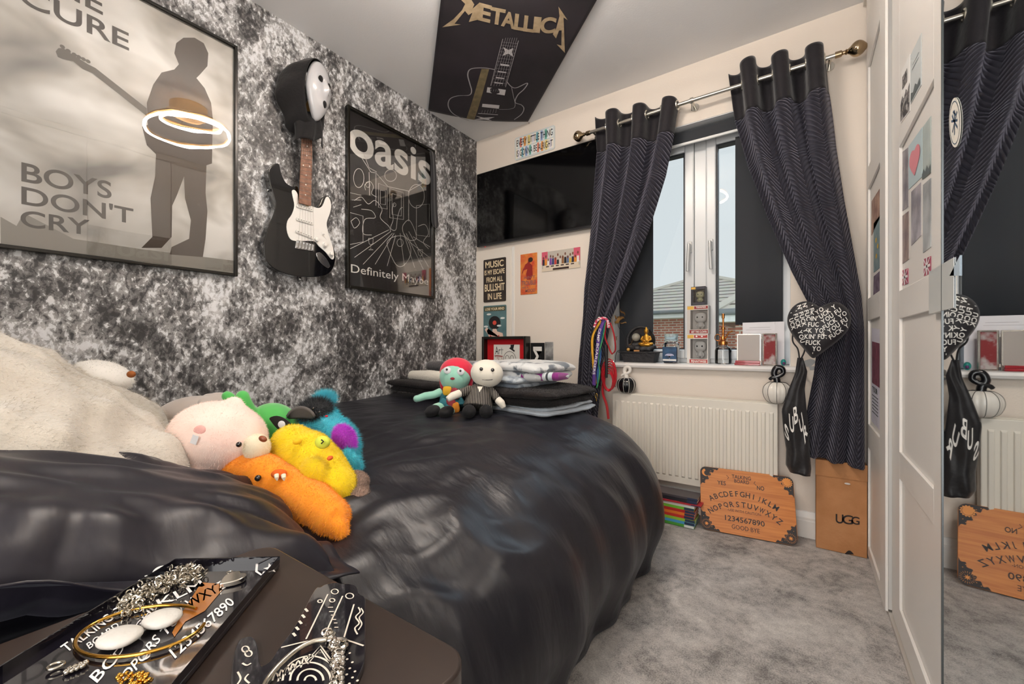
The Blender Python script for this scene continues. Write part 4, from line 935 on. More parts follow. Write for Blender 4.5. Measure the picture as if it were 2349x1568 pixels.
# black card with M and grey photo
t, pn, p = sign('card_print', 'black and white card with a large sideways M beside the red framed box', (1217, 786), (1249, 860), mat('black_card', '#141415', .4), cat='card')
g = G(); a = p(.82, .28); b_ = p(.82, .88); c_ = p(.2, .28); g.text('M', a, b_, c_, .03); g.build('letter', WI, pn, smooth=False)
t, pn, p = sign('photo_print', 'grey close-up photo print on the wall right of the sideways M card', (1250, 784), (1269, 860), mat('grey_photo', '#4b4b4c', .4, var=('#b5b5b4', 14)), cat='photo')

# ================================================================ SILL THINGS
SZ = .7830; SY = 2.375
def sx(px, py=800, y=SY): return on(1, y, px, py).x
# fountain
cx = (sx(1427)+sx(1510))/2
t = thing('tabletop_fountain', 'black tabletop fountain with a seated gold buddha and glass ball on the sill', 'fountain', (cx, 2.40, SZ))
BK = mat('black_stone', '#2b2a2c', .55, bump=(60, .5, 4)); 
hw = (sx(1509)-sx(1430))/2; zt_ = on(1, 2.35, 1470, 806).z
g = G(); g.prism([(cx-hw*.86, 2.345, SZ), (cx+hw*.86, 2.345, SZ), (cx+hw*.86, 2.425, SZ), (cx-hw*.86, 2.425, SZ)], (0, 0, .002))
n = g.add([(cx-hw*.86, 2.347, SZ), (cx+hw*.86, 2.347, SZ), (cx+hw*.86, 2.425, SZ), (cx-hw*.86, 2.425, SZ), (cx-hw, 2.338, zt_-.006), (cx+hw, 2.338, zt_-.006), (cx+hw, 2.43, zt_-.006), (cx-hw, 2.43, zt_-.006)], [(0,1,5,4),(1,2,6,5),(2,3,7,6),(3,0,4,7),(4,5,6,7)])
g.box((cx-hw*1.14, 2.332, zt_-.006), (cx+hw*1.16, 2.433, zt_)); g.build('basin', BK, t, bevel=.002)
g = G(); rk = random.Random(2)
for k in range(9): g.ell((cx-hw*.66+k*hw*.165, 2.385+rk.uniform(-.012, .012), zt_+.014+rk.uniform(0, .012)), (.018+rk.random()*.012, .022, .018), RZ(rk.random()*90), 12, 8)
for k in range(4): g.ell((cx-hw*.45+k*hw*.2, 2.40, zt_+.040), (.020, .018, .016), None, 12, 8)
blob(g, 'rock_mound', BK, t, voxel=.004, it=3)
zc0 = zt_+.062; r0 = .080
g = G(); P = [Vector((cx-.006+r0*math.cos(a), 2.415, zc0+r0*math.sin(a))) for a in [math.radians(205-k*8) for k in range(20)]]; g.tube(P, [.011-.0003*k for k in range(20)], 10); g.build('arch', BK, t)
g = G(); g.lathe([(r0*.93, 0), (r0*.93, .006), (0, .006)], (cx+.0, 2.43, zc0), 36, axis=(0, -1, 0)); g.build('back_disc', mat('dark_bowl', '#1d1c1e', .25, coat=.5), t)
G().ell((cx-.028, 2.395, zc0+.020), .024).build('glass_ball', mat('cloudy_glass', '#b9b5a8', .15, trans=.4), t)
GO = mat('gold_resin', '#c08c34', .35, metal=.75)
bx, by, bz0 = cx+.036, 2.378, zt_+.026; n0_ = len(G().v)
g = G(); g.ell((bx, by, bz0+.008), (.026, .018, .009)); g.ell((bx-.016, by-.006, bz0+.012), (.013, .009, .006)); g.ell((bx+.016, by-.006, bz0+.012), (.013, .009, .006)); g.ell((bx, by, bz0+.030), (.013, .009, .019))
g.tube([(bx-.012, by, bz0+.041), (bx-.019, by-.003, bz0+.028), (bx-.006, by-.012, bz0+.020)], [.0045, .004, .0035], 8); g.tube([(bx+.012, by, bz0+.041), (bx+.019, by-.003, bz0+.028), (bx+.006, by-.012, bz0+.020)], [.0045, .004, .0035], 8)
g.cyl((bx, by, bz0+.045), (bx, by, bz0+.053), .005, n=10); g.ell((bx, by, bz0+.060), (.0085, .0085, .0105)); g.ell((bx, by, bz0+.0715), .0042)
g.v = [Vector((bx+(p.x-bx)*1.5, by+(p.y-by)*1.3, bz0+(p.z-bz0)*1.5)) for p in g.v]
blob(g, 'buddha', GO, t, voxel=.002, it=2)
g = G(); g.ell((cx-hw*.62, 2.36, zt_+.011), .010, None, 12, 8); g.build('pebble', mat('amber_pebble', '#c89a55', .3), t)
g = G(); g.obox((cx-hw*.1, 2.352, zt_+.005), (.03, .012, .008), RZ(8)); g.build('wood_chip', mat('light_wood', '#b98146', .6), t)
g = G(); g.tube(spline([(cx-hw, 2.36, zt_), (cx-hw-.02, 2.35, zt_+.004), (cx-hw-.03, 2.335, zt_-.03), (cx-hw-.028, 2.32, .745), (cx-hw-.025, 2.305, .70), (cx-hw-.02, 2.305, .64)], 6), .0018, 6); tag(g.build('power_cable', mat('black_cable', '#151515', .5)), 'thin black cable hanging from the fountain over the sill edge', 'cable')
# dry leaf sprig with wire
DL = mat('dry_leaf', '#b98d52', .7, var=('#8c6232', 40)); lf = thing('dried_leaf_sprig', 'brown dried leaves on a thin wire beside the left curtain', 'dried leaves', (1.065, 2.38, SZ))
P0 = [on(1, 2.37, *q) for q in ((1441, 828), (1436, 790), (1428, 765), (1418, 745), (1425, 722))]
G().tube(spline(P0, 6), .0014, 6).build('wire', mat('black_cable'), lf)
for k, (px, py, s, a) in enumerate(((1405, 727, .022, 20), (1418, 735, .02, -30), (1428, 716, .02, 60), (1412, 742, .018, 150), (1411, 770, .013, 80), (1414, 776, .012, -60), (1450, 783, .02, -35), (1430, 740, .014, 10), (1424, 728, .018, 200))):
    c = on(1, 2.36+.004*k, px, py); R = RY(a) @ RX(30+k*13)
    s = s*1.35
    def leaf(u, v, c=c, R=R, s=s): x = (u*2-1); w_ = (1-x*x)**.8*.45; return c + R @ Vector((x*s, .25*s*math.sin(x*3), (v-.5)*2*w_*s+.1*s*math.sin(x*6)))
    G().grid(leaf, 10, 4).build('leaf', DL, lf, solid=.0006)
# candle jar
cx = (sx(1521)+sx(1559))/2; r = (sx(1559)-sx(1521))/2
t = thing('candle_jar', 'glass candle jar with lid and a blue label on the sill', 'candle', (cx, 2.375, SZ))
GLS = glazing('jar_glass', 2.2, .02, tint=(.93, .97, .98, 1))
def jar(g, pr, sq=.86): g.lathe(pr, (cx, 2.375, SZ), 40, wob=lambda a: min(1/max(abs(math.cos(a)), abs(math.sin(a)), 1e-3), 1.28)*.86 if True else 1); return g
jar(G(), [(r*.86, 0), (r*.95, .003), (r, .012), (r, .094), (r*.93, .106), (r*.72, .113), (r*.72, .119)]).build('glass', GLS, t)
jar(G(), [(r*.9, .004), (r*.94, .012), (r*.94, .086), (0, .086)]).build('wax', mat('navy_wax', '#2a3450', .5), t)
G().lathe([(r*.74, .119), (r*.84, .120), (r*.84, .128), (r*.7, .131), (r*.8, .138), (r*.84, .152), (r*.76, .158), (0, .160)], (cx, 2.375, SZ), 36).build('lid', mat('lid_glass', '#cfe0e4', .08, trans=.7), t)
g = G(); g.box((cx-r*.84, 2.375-r*.885, SZ+.010), (cx+r*.84, 2.375-r*.872, SZ+.088)); lb = g.build('label', mat('blue_label', '#22364f', .4, var=('#35587c', 30)), t)
yy = 2.375-r*.888
g = G()
for k in range(16): a = math.pi*(k+.5)/16; g.stroke([(cx, yy, SZ+.030), (cx+r*.25*math.cos(a), yy, SZ+.042+.006*math.sin(a)), (cx+r*.55*math.cos(a), yy, SZ+.040+.013*math.sin(a))], .0016, (0, -1, 0))
g.stroke([(cx, yy, SZ+.024), (cx, yy, SZ+.04)], .002, (0, -1, 0)); g.build('tree_print', mat('lilac_ink', '#c8c6e0', .5), lb)
g = G(); g.poly([(cx-r*.8, yy, SZ+.013), (cx+r*.8, yy, SZ+.013), (cx+r*.8, yy, SZ+.022), (cx-r*.8, yy, SZ+.022)]); g.build('name_band', WI, lb, smooth=False)
# three window boxes with plain figures
CLR = glazing('clear_box', 1.6, .02); 
def figbox(name, label, px0, px1, z0, h, depth, cmain, ccap, hh, wordtop, word, side, z1=None, fig_w='#d8d6d2'):
    y0 = 2.385; x0, x1 = sx(px0, 780, y0), sx(px1, 780, y0); t = thing(name, label, 'boxed figure', ((x0+x1)/2, y0+depth/2, z0))
    w_ = x1-x0
    g = G(); e = .0035
    g.box((x0, y0, z0), (x1, y0+depth, z0+h*.16)); g.box((x0, y0, z0+h*.84), (x1, y0+depth, z0+h)); g.box((x0, y0, z0+h*.16), (x0+w_*.16, y0+depth, z0+h*.84)); g.box((x1-e, y0, z0+h*.16), (x1, y0+depth, z0+h*.84)); g.box((x0, y0+depth-.002, z0+h*.16), (x1, y0+depth, z0+h*.84))
    bx_ = g.build('carton', mat(name+cmain, cmain, .5), t)
    for ua, za_, zb_ in ((.12, .02, .14), (.34, .87, .97)):
        g = G(); g.poly([(x0+w_*ua, y0-.0004, z0+h*za_), (x1-.003, y0-.0004, z0+h*za_), (x1-.003, y0-.0004, z0+h*zb_), (x0+w_*ua, y0-.0004, z0+h*zb_)]); g.build('colour_band', mat('band'+ccap, ccap, .5), bx_, smooth=False)
    for wd_, ua, ub, za_, zb_ in ((word, .2, .92, .035, .115), (wordtop, .42, .9, .9, .955)):
        if wd_: g = G(); g.text(wd_, (x0+w_*ua, y0-.0009, z0+h*za_), (x0+w_*ub, y0-.0009, z0+h*za_), (x0+w_*ua, y0-.0009, z0+h*zb_), .02); g.build('lettering', WI, bx_, smooth=False)
    g = G(); g.poly([(x0+w_*.02, y0-.0005, z0+h*.86), (x0+w_*.32, y0-.0005, z0+h*.86), (x0+w_*.32, y0-.0005, z0+h*.975), (x0+w_*.02, y0-.0005, z0+h*.975)]); g.build('corner_badge', mat('badge', side, .5), bx_, smooth=False)
    G().box((x0+w_*.165, y0+.0005, z0+h*.165), (x1-e-.0005, y0+.0015, z0+h*.835)).build('window', CLR, bx_, smooth=False)
    xc = x0+w_*.58; yc = y0+depth*.5; zb_ = z0+h*.17
    g = G(); g.ell((xc, yc, zb_+h*.42), (w_*.30, depth*.3, h*.19), None, 16, 10, .75); g.tube([(xc, yc, zb_+h*.22), (xc, yc, zb_+h*.08)], [w_*.12, w_*.17], 10)
    for s in (-1, 1): g.tube([(xc+s*w_*.08, yc, zb_+h*.1), (xc+s*w_*.09, yc-.003, zb_+.002)], w_*.07, 8); g.tube([(xc+s*w_*.12, yc, zb_+h*.2), (xc+s*w_*.2, yc-.004, zb_+h*.1)], w_*.045, 8)
    f_ = blob(g, 'figure', mat('fig'+fig_w, fig_w, .35), t, voxel=.0022, it=3)
    g = G()
    for s in (-1, 1): g.ell((xc+s*w_*.12, yc-depth*.3, zb_+h*.42), (w_*.035, .002, h*.03), None, 8, 6)
    g.build('eyes', mat('black_plastic'), f_)
    return z0+h, x0, x1
hB = on(1, 2.385, 1600, 766).z-SZ
z_ = SZ
top1, _, _ = figbox('boxed_figure', 'boxed white-headed vinyl figure with red bands, bottom of the stack on the sill', 1576, 1624, SZ, hB, .065, '#ddd8d2', '#a8322c', 0, 'IT', 'PENNYWISE', '#e0b04a')
h2 = on(1, 2.385, 1600, 700).z-top1
top2, bxa, bxb = figbox('boxed_figure', 'boxed grey vinyl figure in a red topped carton, middle of the sill stack', 1576, 1625, top1+.001, h2-.001, .065, '#c9c4be', '#8f2826', 0, 'TERRIFIER', 'ART THE CLOWN', '#d8a24a', fig_w='#bdbbb8')
h3 = on(1, 2.385, 1600, 657).z-top2
figbox('boxed_figure', 'small black boxed figure standing on top of the sill stack', 1585, 1618, top2+.001, h3-.001, .05, '#26252a', '#3a3840', 0, '', '', '#56545c', fig_w='#9a9a78')
for zz_, hh_ in ((SZ, top1-SZ), (top1+.001, top2-top1-.001)):
    pass
# copper plant mister
cx = sx(1659, 780, 2.40); t = thing('plant_mister', 'clear glass plant mister with a copper pump on the sill', 'plant mister', (cx, 2.40, SZ)); t.scale = (1.12, 1.12, 1.27)
CP = mat('copper', '#c47f45', .22, metal=.95)
G().lathe([(.030, 0), (.034, .002), (.035, .01), (.035, .055), (.031, .066), (.017, .074), (.016, .08)], (cx, 2.40, SZ), 32).build('glass_bottle', glazing('mister_glass', 1.6, .02, tint=(.985, .99, .99, 1)), t)
g = G(); g.lathe([(.019, .078), (.021, .08), (.021, .092), (.012, .096), (.009, .11), (.006, .114), (.006, .14), (.009, .142), (.009, .150), (.004, .152), (.004, .185), (.0065, .187), (.0065, .205), (0, .207)], (cx, 2.40, SZ), 24)
g.tube([(cx+.005, 2.40, SZ+.096), (cx+.022, 2.398, SZ+.128), (cx+.04, 2.396, SZ+.134)], .0042, 8); g.build('pump', CP, t)
g = G(); g.tube([Vector((cx-.024+.011*math.cos(a*.39), 2.40, SZ+.108+.013*math.sin(a*.39))) for a in range(16)], .0022, 6, closed=True); g.build('finger_ring', CP, t)
g = G(); g.tube([(cx, 2.4, SZ+.08), (cx, 2.4, SZ+.01)], .0022, 6); g.build('dip_tube', mat('clear_plastic', '#cfd6d6', .2, alpha=.6), t)
# silver hinged frame, red box, white card
y0 = 2.352
xa, xb = sx(1690, 780, y0), sx(1746, 780, y0); zt1 = on(1, y0, 1720, 765).z
t = thing('red_box', 'flat red lacquer box lying on the right end of the sill', 'box', ((xa+xb)/2, y0+.02, SZ)); RD = mat('red_lacquer', '#a0202a', .2, coat=.6)
g = G(); g.box((sx(1685, 800, 2.335), 2.328, SZ), (sx(1744, 800, 2.335), 2.348, SZ+.010)); g.build('base', RD, t, bevel=.0015)
g = G(); g.box((sx(1687, 800, 2.335), 2.3285, SZ+.0104), (sx(1744, 800, 2.335), 2.348, SZ+.0215)); g.build('lid', RD, t, bevel=.0015)
t = thing('double_photo_frame', 'silver hinged double picture frame standing open beside the red box', 'picture frame', (xb, y0+.02, SZ)); AL = mat('frame_silver', '#c9c2b8', .25, metal=.8)
g = G(); g.box((xa, y0, SZ), (xb, y0+.006, zt1)); lf_ = g.build('left_leaf', AL, t, bevel=.0015)
g = G(); g.box((xa+.005, y0-.0008, SZ+.005), (xb-.005, y0-.0002, zt1-.005)); g.build('satin_glass', mat('satin_mirror', '#a79f99', .45, metal=.2), lf_, smooth=False)
xc, xd = sx(1752, 780, y0-.004), sx(1781, 780, y0-.03)
pts_ = [(xb+.005, y0+.002), (xd, y0-.022)]
dirv = Vector((pts_[1][0]-pts_[0][0], pts_[1][1]-pts_[0][1], 0)).normalized(); nv = Vector((-dirv.y, dirv.x, 0))
def rb(g, s0, s1, z0_, z1_, h0, h1):
    b0 = Vector((pts_[0][0], pts_[0][1], 0)); a = b0+dirv*s0; b_ = b0+dirv*s1
    g.prism([a+nv*h0+Vector((0, 0, z0_)), b_+nv*h0+Vector((0, 0, z0_)), b_+nv*h1+Vector((0, 0, z0_)), a+nv*h1+Vector((0, 0, z0_))], (0, 0, z1_-z0_)); return g
Ls = (Vector((pts_[1][0], pts_[1][1], 0))-Vector((pts_[0][0], pts_[0][1], 0))).length
g = G(); rb(g, 0, .006, SZ, zt1, 0, .008); rb(g, Ls-.006, Ls, SZ, zt1, 0, .008); rb(g, .006, Ls-.006, SZ, SZ+.006, 0, .008); rb(g, .006, Ls-.006, zt1-.006, zt1, 0, .008); rl = g.build('right_leaf', AL, t, bevel=.001)
rb(G(), .006, Ls-.006, SZ+.006, zt1-.006, .003, .006).build('picture', mat('red_grey_photo', '#8c3a3d', .3, var=('#b9b2b0', 18, .5, .62)), rl, smooth=False)
for z in (SZ+.02, zt1-.02): G().cyl((xb+.003, y0+.002, z-.006), (xb+.003, y0+.002, z+.006), .0022, n=10).build('hinge', AL, t)
ca, cb = on(1, 2.395, 1704, 740), on(1, 2.395, 1795, 745)
t = thing('greeting_card', 'white folded card standing behind the silver double frame', 'card', ((ca.x+cb.x)/2, 2.39, SZ))
g = G(); g.prism([(ca.x, 2.385, SZ), (cb.x-.03, 2.378, SZ), (cb.x-.03, 2.378, ca.z), (ca.x, 2.385, ca.z)], (0, .0012, 0)); g.prism([(cb.x-.0295, 2.379, SZ), (cb.x+.008, 2.372, SZ), (cb.x+.008, 2.372, ca.z), (cb.x-.0295, 2.379, ca.z)], (0, .0012, 0)); cd_ = g.build('card_sheet', mat('card_white', '#e8e6ea', .6), t, smooth=False)
g = G(); g.text('You are fabulous', (ca.x+.03, 2.3815, ca.z-.028), (cb.x-.05, 2.3780, ca.z-.028), (ca.x+.03, 2.3815, ca.z-.022), 0) if False else g.stroke([(ca.x+.03, 2.3825, ca.z-.026), (cb.x-.05, 2.3780, ca.z-.026)], .0012, (0, -1, 0)); g.stroke([(ca.x+.015, 2.3835, ca.z-.037), (cb.x-.045, 2.3785, ca.z-.037)], .001, (0, -1, 0)); g.build('writing', mat('faint_ink', '#a7a2a6', .6), cd_, smooth=False)
c = on(1, 2.345, 1797, 822); g = G(); g.ell((c.x, 2.345, SZ+.016), (.011, .009, .016)); t = g.build('glass_ornament', mat('teal_glass', '#2f9a94', .1, trans=.3)); tag(t, 'tiny teal and purple glass ornament at the right end of the sill', 'ornament')
G().ell((c.x+.002, 2.338, SZ+.012), (.006, .006, .007)).build('purple_bead', mat('purple_glass', '#5b2f63', .15), t)

# ================================================================ PUMPKINS ON THE RADIATOR
def pumpkin(name, label, px, z0, r, y, c1, c2, cs):
    x = on(1, y, px, 880).x; t = thing(name, label, 'ornament', (x, y, z0)); n = 10
    f = lambda a: 1-.05*abs(math.cos(a*n/2))**6 
    prof = [(.0, .0), (r*.45, .0), (r*.8, r*.22), (r, r*.75), (r*.93, r*1.25), (r*.6, r*1.58), (r*.2, r*1.62), (0, r*1.6)]
    pp_ = [(p.x, p.y) for p in spline(prof, 5)]
    G().lathe(pp_, (x, y, z0), 80, wob=f).build('body', c1, t, ang=180)
    g = G()
    for k in range(n):
        a = 2*math.pi*(k+.5)/n
        a = (math.pi+2*math.pi*k)/n
        g.tube([Vector((x+max(q, .001)*math.cos(a)*f(a)*1.004, y+max(q, .001)*math.sin(a)*f(a)*1.004, z0+w_+.0003)) for q, w_ in pp_[2:-2]], .0011, 5)
    g.build('painted_lines', c2, t)
    q = r
    g = G(); g.tube(spline([(x, y, z0+r*1.5), (x-.05*q, y, z0+r*1.9), (x-.22*q, y, z0+r*2.3), (x-.05*q, y, z0+r*2.75), (x+.32*q, y, z0+r*2.72), (x+.38*q, y, z0+r*2.35), (x+.1*q, y-.08*q, z0+r*2.1), (x-.35*q, y-.1*q, z0+r*1.95), (x-.5*q, y-.08*q, z0+r*1.8)], 5), [r*(.26-.0035*k) for k in range(41)], 12); g.build('stem', cs, t)
    return t
BG = mat('black_glaze', '#131317', .2, coat=.2); WG = mat('white_glaze', '#e6e1d8', .25, coat=.2)
pumpkin('ceramic_pumpkin', 'glossy black ceramic pumpkin with white stem on the left end of the radiator', 1437, .6135, .052, 2.290, BG, WG, WG)
pumpkin('ceramic_pumpkin', 'glossy white ceramic pumpkin with black looped stem on the right end of the radiator', 1783, .6135, .059, 2.286, WG, BG, BG)

# ================================================================ HEART CUSHION AND BAG AT THE RIGHT CURTAIN
HY = 2.12
def hp(px, py): return on(1, HY, px, py)
hc = hp(1874, 752); hs_ = (hp(1947, 752).x-hp(1800, 752).x)/2
hk = thing('heart_cushion', 'black heart shaped cushion covered in white capital lettering on the right curtain', 'cushion', hc)
def heart(a):
    x = 16*math.sin(a)**3; y = 13*math.cos(a)-5*math.cos(2*a)-2*math.cos(3*a)-math.cos(4*a); X, Y = x/16.2, (y+2.5)/16.2; return .62*X+.38*math.sin(a), .62*Y+.38*math.cos(a)
def hth(x, y):
    # thickness by radial fraction
    return 0
Rh = RY(6)
def hsurf(sgn):
    def f(u, v):
        hx, hy_ = heart(u*2*math.pi); r = v; d = .5*(1-r**2.6)**.55*(1-.12*math.exp(-((hx*r)/.14)**2)*(1 if hy_*r > .15 else 0))
        return hc + Rh @ Vector((hx*r*hs_, sgn*-d*hs_*.62, hy_*r*hs_*1.25))
    return f
HC = mat('black_satin_cushion', '#19161b', .5, sheen=.3)
g = G(); g.grid(hsurf(1), 72, 18); g.grid(hsurf(-1), 72, 18); hcu = g.build('cushion_cover', HC, hk, ang=180)
# lettering lines, wrapped onto the front
import bisect
def hdepth(x, y):
    # radial fraction by searching along direction
    a = math.atan2(y, x); best = None
    R0 = HR[int((a+math.pi)/(2*math.pi)*720) % 720]
    r = math.hypot(x, y)/R0
    return r
HR = [1.0]*720
_s = {}
for k in range(3600):
    hx, hy_ = heart(k/3600*2*math.pi); i_ = int((math.atan2(hy_, hx)+math.pi)/(2*math.pi)*720) % 720; _s[i_] = math.hypot(hx, hy_)
last = 1.0
for i_ in range(720): last = _s.get(i_, last); HR[i_] = last
g = G()
words = ["YOU FUCKIN' FUCK ", "FUCK YOU FUCKIN' "]
def put(s, ox, oy, ang, size, keep):
    ca, sa = math.cos(ang), math.sin(ang); x = 0
    for ch in s:
        if ch == ' ': x += size*.4; continue
        vs, fs = glyphs(ch, .022); wd = size*min(1.0, _ASP[ch])*.9 if ch != "'" else size*.15; hh = size if ch != "'" else size*.35; yo = 0 if ch != "'" else size*.65
        out = []; ok = keep(ox+(x+wd/2)*ca-size/2*sa, oy+(x+wd/2)*sa+size/2*ca)
        for u, v in (vs if ok else []):
            X = x+u*wd; Y = yo+v*hh; px_ = ox+X*ca-Y*sa; py_ = oy+X*sa+Y*ca; r = hdepth(px_, py_)
            if r > .965: ok = False; break
            d = .5*(1-r**2.6)**.55*(1-.12*math.exp(-((px_)/.14)**2)*(1 if py_ > .15 else 0))
            out.append(hc + Rh @ Vector((px_*hs_, -d*hs_*.62-.0026, py_*hs_*1.25)))
        if ok: g.add(out, fs)
        x += wd+size*.13
W3 = "FUCKIN' FUCK YOU FUCKIN' YOU FUCK FUCKIN' FUCK"
Lf = lambda x, y: x < -.28+.12*y
Rf = lambda x, y: x > .12-.42*y and x >= -.2
Cf = lambda x, y: not Lf(x, y) and not Rf(x, y)
for k in range(-3, 8):
    a_ = math.radians(-68); put(W3, -1.25+.175*k*math.sin(-a_)-.1*k*0, 1.0+.175*k*math.cos(a_), a_, .142, Lf)
for k in range(12): put(W3[3*(k % 3):], -.7, .72-.185*k, math.radians(4), .142, Cf)
for k in range(-6, 8):
    a_ = math.radians(40); put(W3[4*(k % 2):], -.35-.175*k*math.sin(a_)*-1, -.9-.175*k*math.cos(a_)*1+.35, a_, .142, Rf)
g.build('lettering', WI, hcu, smooth=False)
# drawstring bag
bgx = thing('drawstring_bag', 'black cloth bag with white SUBURBAN lettering hanging by the right curtain', 'bag', on(1, 2.15, 1830, 1000))
BY = 2.19
rows = [((1829, 820), (1842, 820)), ((1824, 855), (1852, 852)), ((1808, 895), (1846, 892)), ((1793, 940), (1850, 935)), ((1797, 990), (1856, 985)), ((1803, 1030), (1858, 1040)), ((1802, 1065), (1861, 1075)), ((1812, 1082), (1859, 1092))]
Rr = [(on(1, BY, *a), on(1, BY, *b_)) for a, b_ in rows]
def bag(sgn):
    def f(u, v):
        k = min(len(Rr)-2, int(v*(len(Rr)-1))); q = v*(len(Rr)-1)-k; l = Rr[k][0].lerp(Rr[k+1][0], q); r = Rr[k][1].lerp(Rr[k+1][1], q); p = l.lerp(r, u)
        d = (.006+.026*smoothstep(.15, .7, v))*math.sin(math.pi*u)**.6*(1 if v < .97 else .5)
        p.y -= sgn*d + .006*math.sin(u*9+v*7)*smoothstep(0, .3, v)*math.sin(math.pi*u) + .004*math.sin(v*23+u*5)*math.sin(math.pi*u)
        return p
    return f
g = G(); g.grid(bag(1), 30, 50); g.grid(bag(-1), 30, 50); bb = g.build('pouch', mat('black_bag_cloth', '#19171a', .5, sheen=.2, bump=(25, .35, 3)), bgx, ang=180)
def bq(u, v): p = bag(1)(u, v); p.y -= .004; return p
g = G()
for ch, u, v, s, a in (('S', .08, .60, .24, -25), ('U', .28, .53, .24, -5), ('B', .50, .50, .24, 12), ('U', .72, .53, .24, 25)):
    pass
def ul(ch, u0, v0, du, dv, a):
    vs, fs = glyphs(ch, .02); ca, sa = math.cos(math.radians(a)), math.sin(math.radians(a)); out = []
    for x, y in vs:
        X = (x-.5)*du; Y = (y-.5)*dv; out.append(bq(min(.985, max(.015, u0+X*ca-Y*sa*.6)), min(.97, max(.02, v0-(X*sa*.6+Y*ca)))))
    g.add(out, fs)
for ch, u, v, a in (('S', .14, .575, -30), ('U', .36, .515, -12), ('B', .55, .46, 10), ('U', .74, .52, 30), ('R', .86, .58, 40)): ul(ch, u, v, .17, .11, a)
g.build('lettering', WI, bb, smooth=False)
g = G(); g.tube(spline([on(1, 2.19, 1834, 825), on(1, 2.19, 1830, 800), on(1, 2.17, 1818, 780), on(1, 2.16, 1822, 740)], 6), .0075, 8, flat=.4); g.tube(spline([on(1, 2.19, 1838, 822), on(1, 2.18, 1846, 800), on(1, 2.17, 1836, 775), on(1, 2.16, 1832, 740)], 6), .0075, 8, flat=.4); g.build('strap', mat('black_bag_cloth'), bgx)
# grey filler patches on the wall
for k, (px, py, s) in enumerate(((1856, 832, .022), (1864, 844, .014), (1838, 857, .012))):
    c = ww(px, py, .0006); G_ = G(); G_.poly([c+Vector((s*(1+.25*math.sin(a*3+k))*math.cos(a), 0, s*.8*(1+.2*math.sin(a*2+k))*math.sin(a))) for a in [q*.42 for q in range(15)]]); o = G_.build('trim_%d' % (4+k), mat('grey_filler', '#a5a7a8', .8), smooth=False); st(o)
# metal curtain holdbacks
for px, py, lab, nm in ((1395, 733, 'small steel holdback knob carrying the lanyards by the left curtain', 'L'), (1842, 852, 'small steel holdback knob behind the hanging black bag', 'R')):
    a = ww(px, py, .0); b_ = Vector((a.x, 2.215 if nm == 'L' else 2.2, a.z)); a.y = 2.349; g = G(); g.cyl(a, b_, .004, n=10); g.ell(b_, (.013, .010, .013)); g.lathe([(.014, 0), (.014, .003), (0, .005)], a, 18, axis=(0, -1, 0)); tag(g.build('curtain_holdback', ROD), lab, 'curtain holdback')

# ================================================================ LANYARDS AND RED LEAD AT THE LEFT CURTAIN
def hang(name, label, cat, P, w, m, y0=2.19, txt=None, parts=None):
    Q = spline([on(1, y0+(q[2] if len(q) > 2 else 0), q[0], q[1]) for q in P], 8)
    g = G()
    def f(u, v):
        k = min(len(Q)-2, int(v*(len(Q)-1))); q = v*(len(Q)-1)-k; p = Q[k].lerp(Q[k+1], q); tg = (Q[k+1]-Q[k]).normalized(); s = tg.cross(Vector((0, 1, 0))).normalized()
        return p + s*(u-.5)*w + Vector((0, .004*math.sin(v*14+u), 0))
    g.grid(f, 3, len(Q)*1); o = g.build(name, m, solid=.0015); tag(o, label, cat)
    if txt:
        g = G(); vs, fs = glyphs(txt, .01); out = []
        for x, y in vs: p = f(.15+.7*y, .2+.6*x); p.y -= .003; out.append(p)
        g.add(out, fs); g.build('lettering', WI, o, smooth=False)
    return o
hang('lanyard', 'purple lanyard with white lettering hanging by the left curtain', 'lanyard', [(1384, 733), (1376, 760), (1370, 800), (1364, 850), (1362, 884)], .020, mat('purple_ribbon', '#5a3a86', .6), 2.175, 'CAMP BOARDERS')
hang('lanyard', 'yellow lanyard hanging left of the purple lanyard', 'lanyard', [(1378, 735), (1362, 765), (1358, 800), (1362, 840), (1366, 880)], .013, mat('yellow_ribbon', '#d9a12c', .6), 2.19)
hang('lanyard', 'blue lanyard hanging behind the purple lanyard', 'lanyard', [(1386, 735), (1378, 775), (1376, 815), (1372, 850), (1370, 880)], .014, mat('blue_ribbon', '#3c6cae', .6), 2.20)
hang('lanyard', 'rainbow green lanyard hanging beside the red dog lead', 'lanyard', [(1388, 738), (1382, 780), (1372, 820), (1376, 856), (1368, 890)], .008, mat('green_ribbon', '#3e8d5c', .6), 2.185)
hang('lanyard', 'spotted red and white lanyard loop over the holdback', 'lanyard', [(1362, 750), (1370, 735), (1384, 729), (1394, 736), (1396, 752)], .014, mat('red_spot_ribbon', '#c8405c', .6, var=('#f0e8e8', 90, .52, .56)), 2.165)
RDL = mat('red_leather', '#b3202a', .35)
g = G()
for dx, P in ((0, [(1392, 738), (1388, 770), (1398, 800), (1404, 812)]), (0, [(1400, 740), (1408, 765), (1412, 800), (1404, 812)])): g.tube(spline([on(1, 2.195, *q) for q in P], 8), .0085, 8, flat=.35)
ld = g.build('dog_lead', RDL); tag(ld, 'red leather dog lead loops hanging from the left curtain holdback', 'dog lead')
g = G()
for k in range(7):
    r_ = 22-1.5*k; cy_ = 858+k*3; g.tube([on(1, 2.20-.004*k, 1397+r_*.75*math.cos(a*.393)+2*math.sin(k), cy_+r_*1.6*math.sin(a*.393)) for a in range(16)], .0075, 8, closed=True, flat=.45)
g.build('coiled_lead', RDL, ld)
g = G(); g.tube(spline([on(1, 2.21, *q) for q in ((1385, 870), (1383, 900), (1392, 930), (1396, 960))], 6), .016, 8, flat=.3); g.build('lead_tail', RDL, ld)
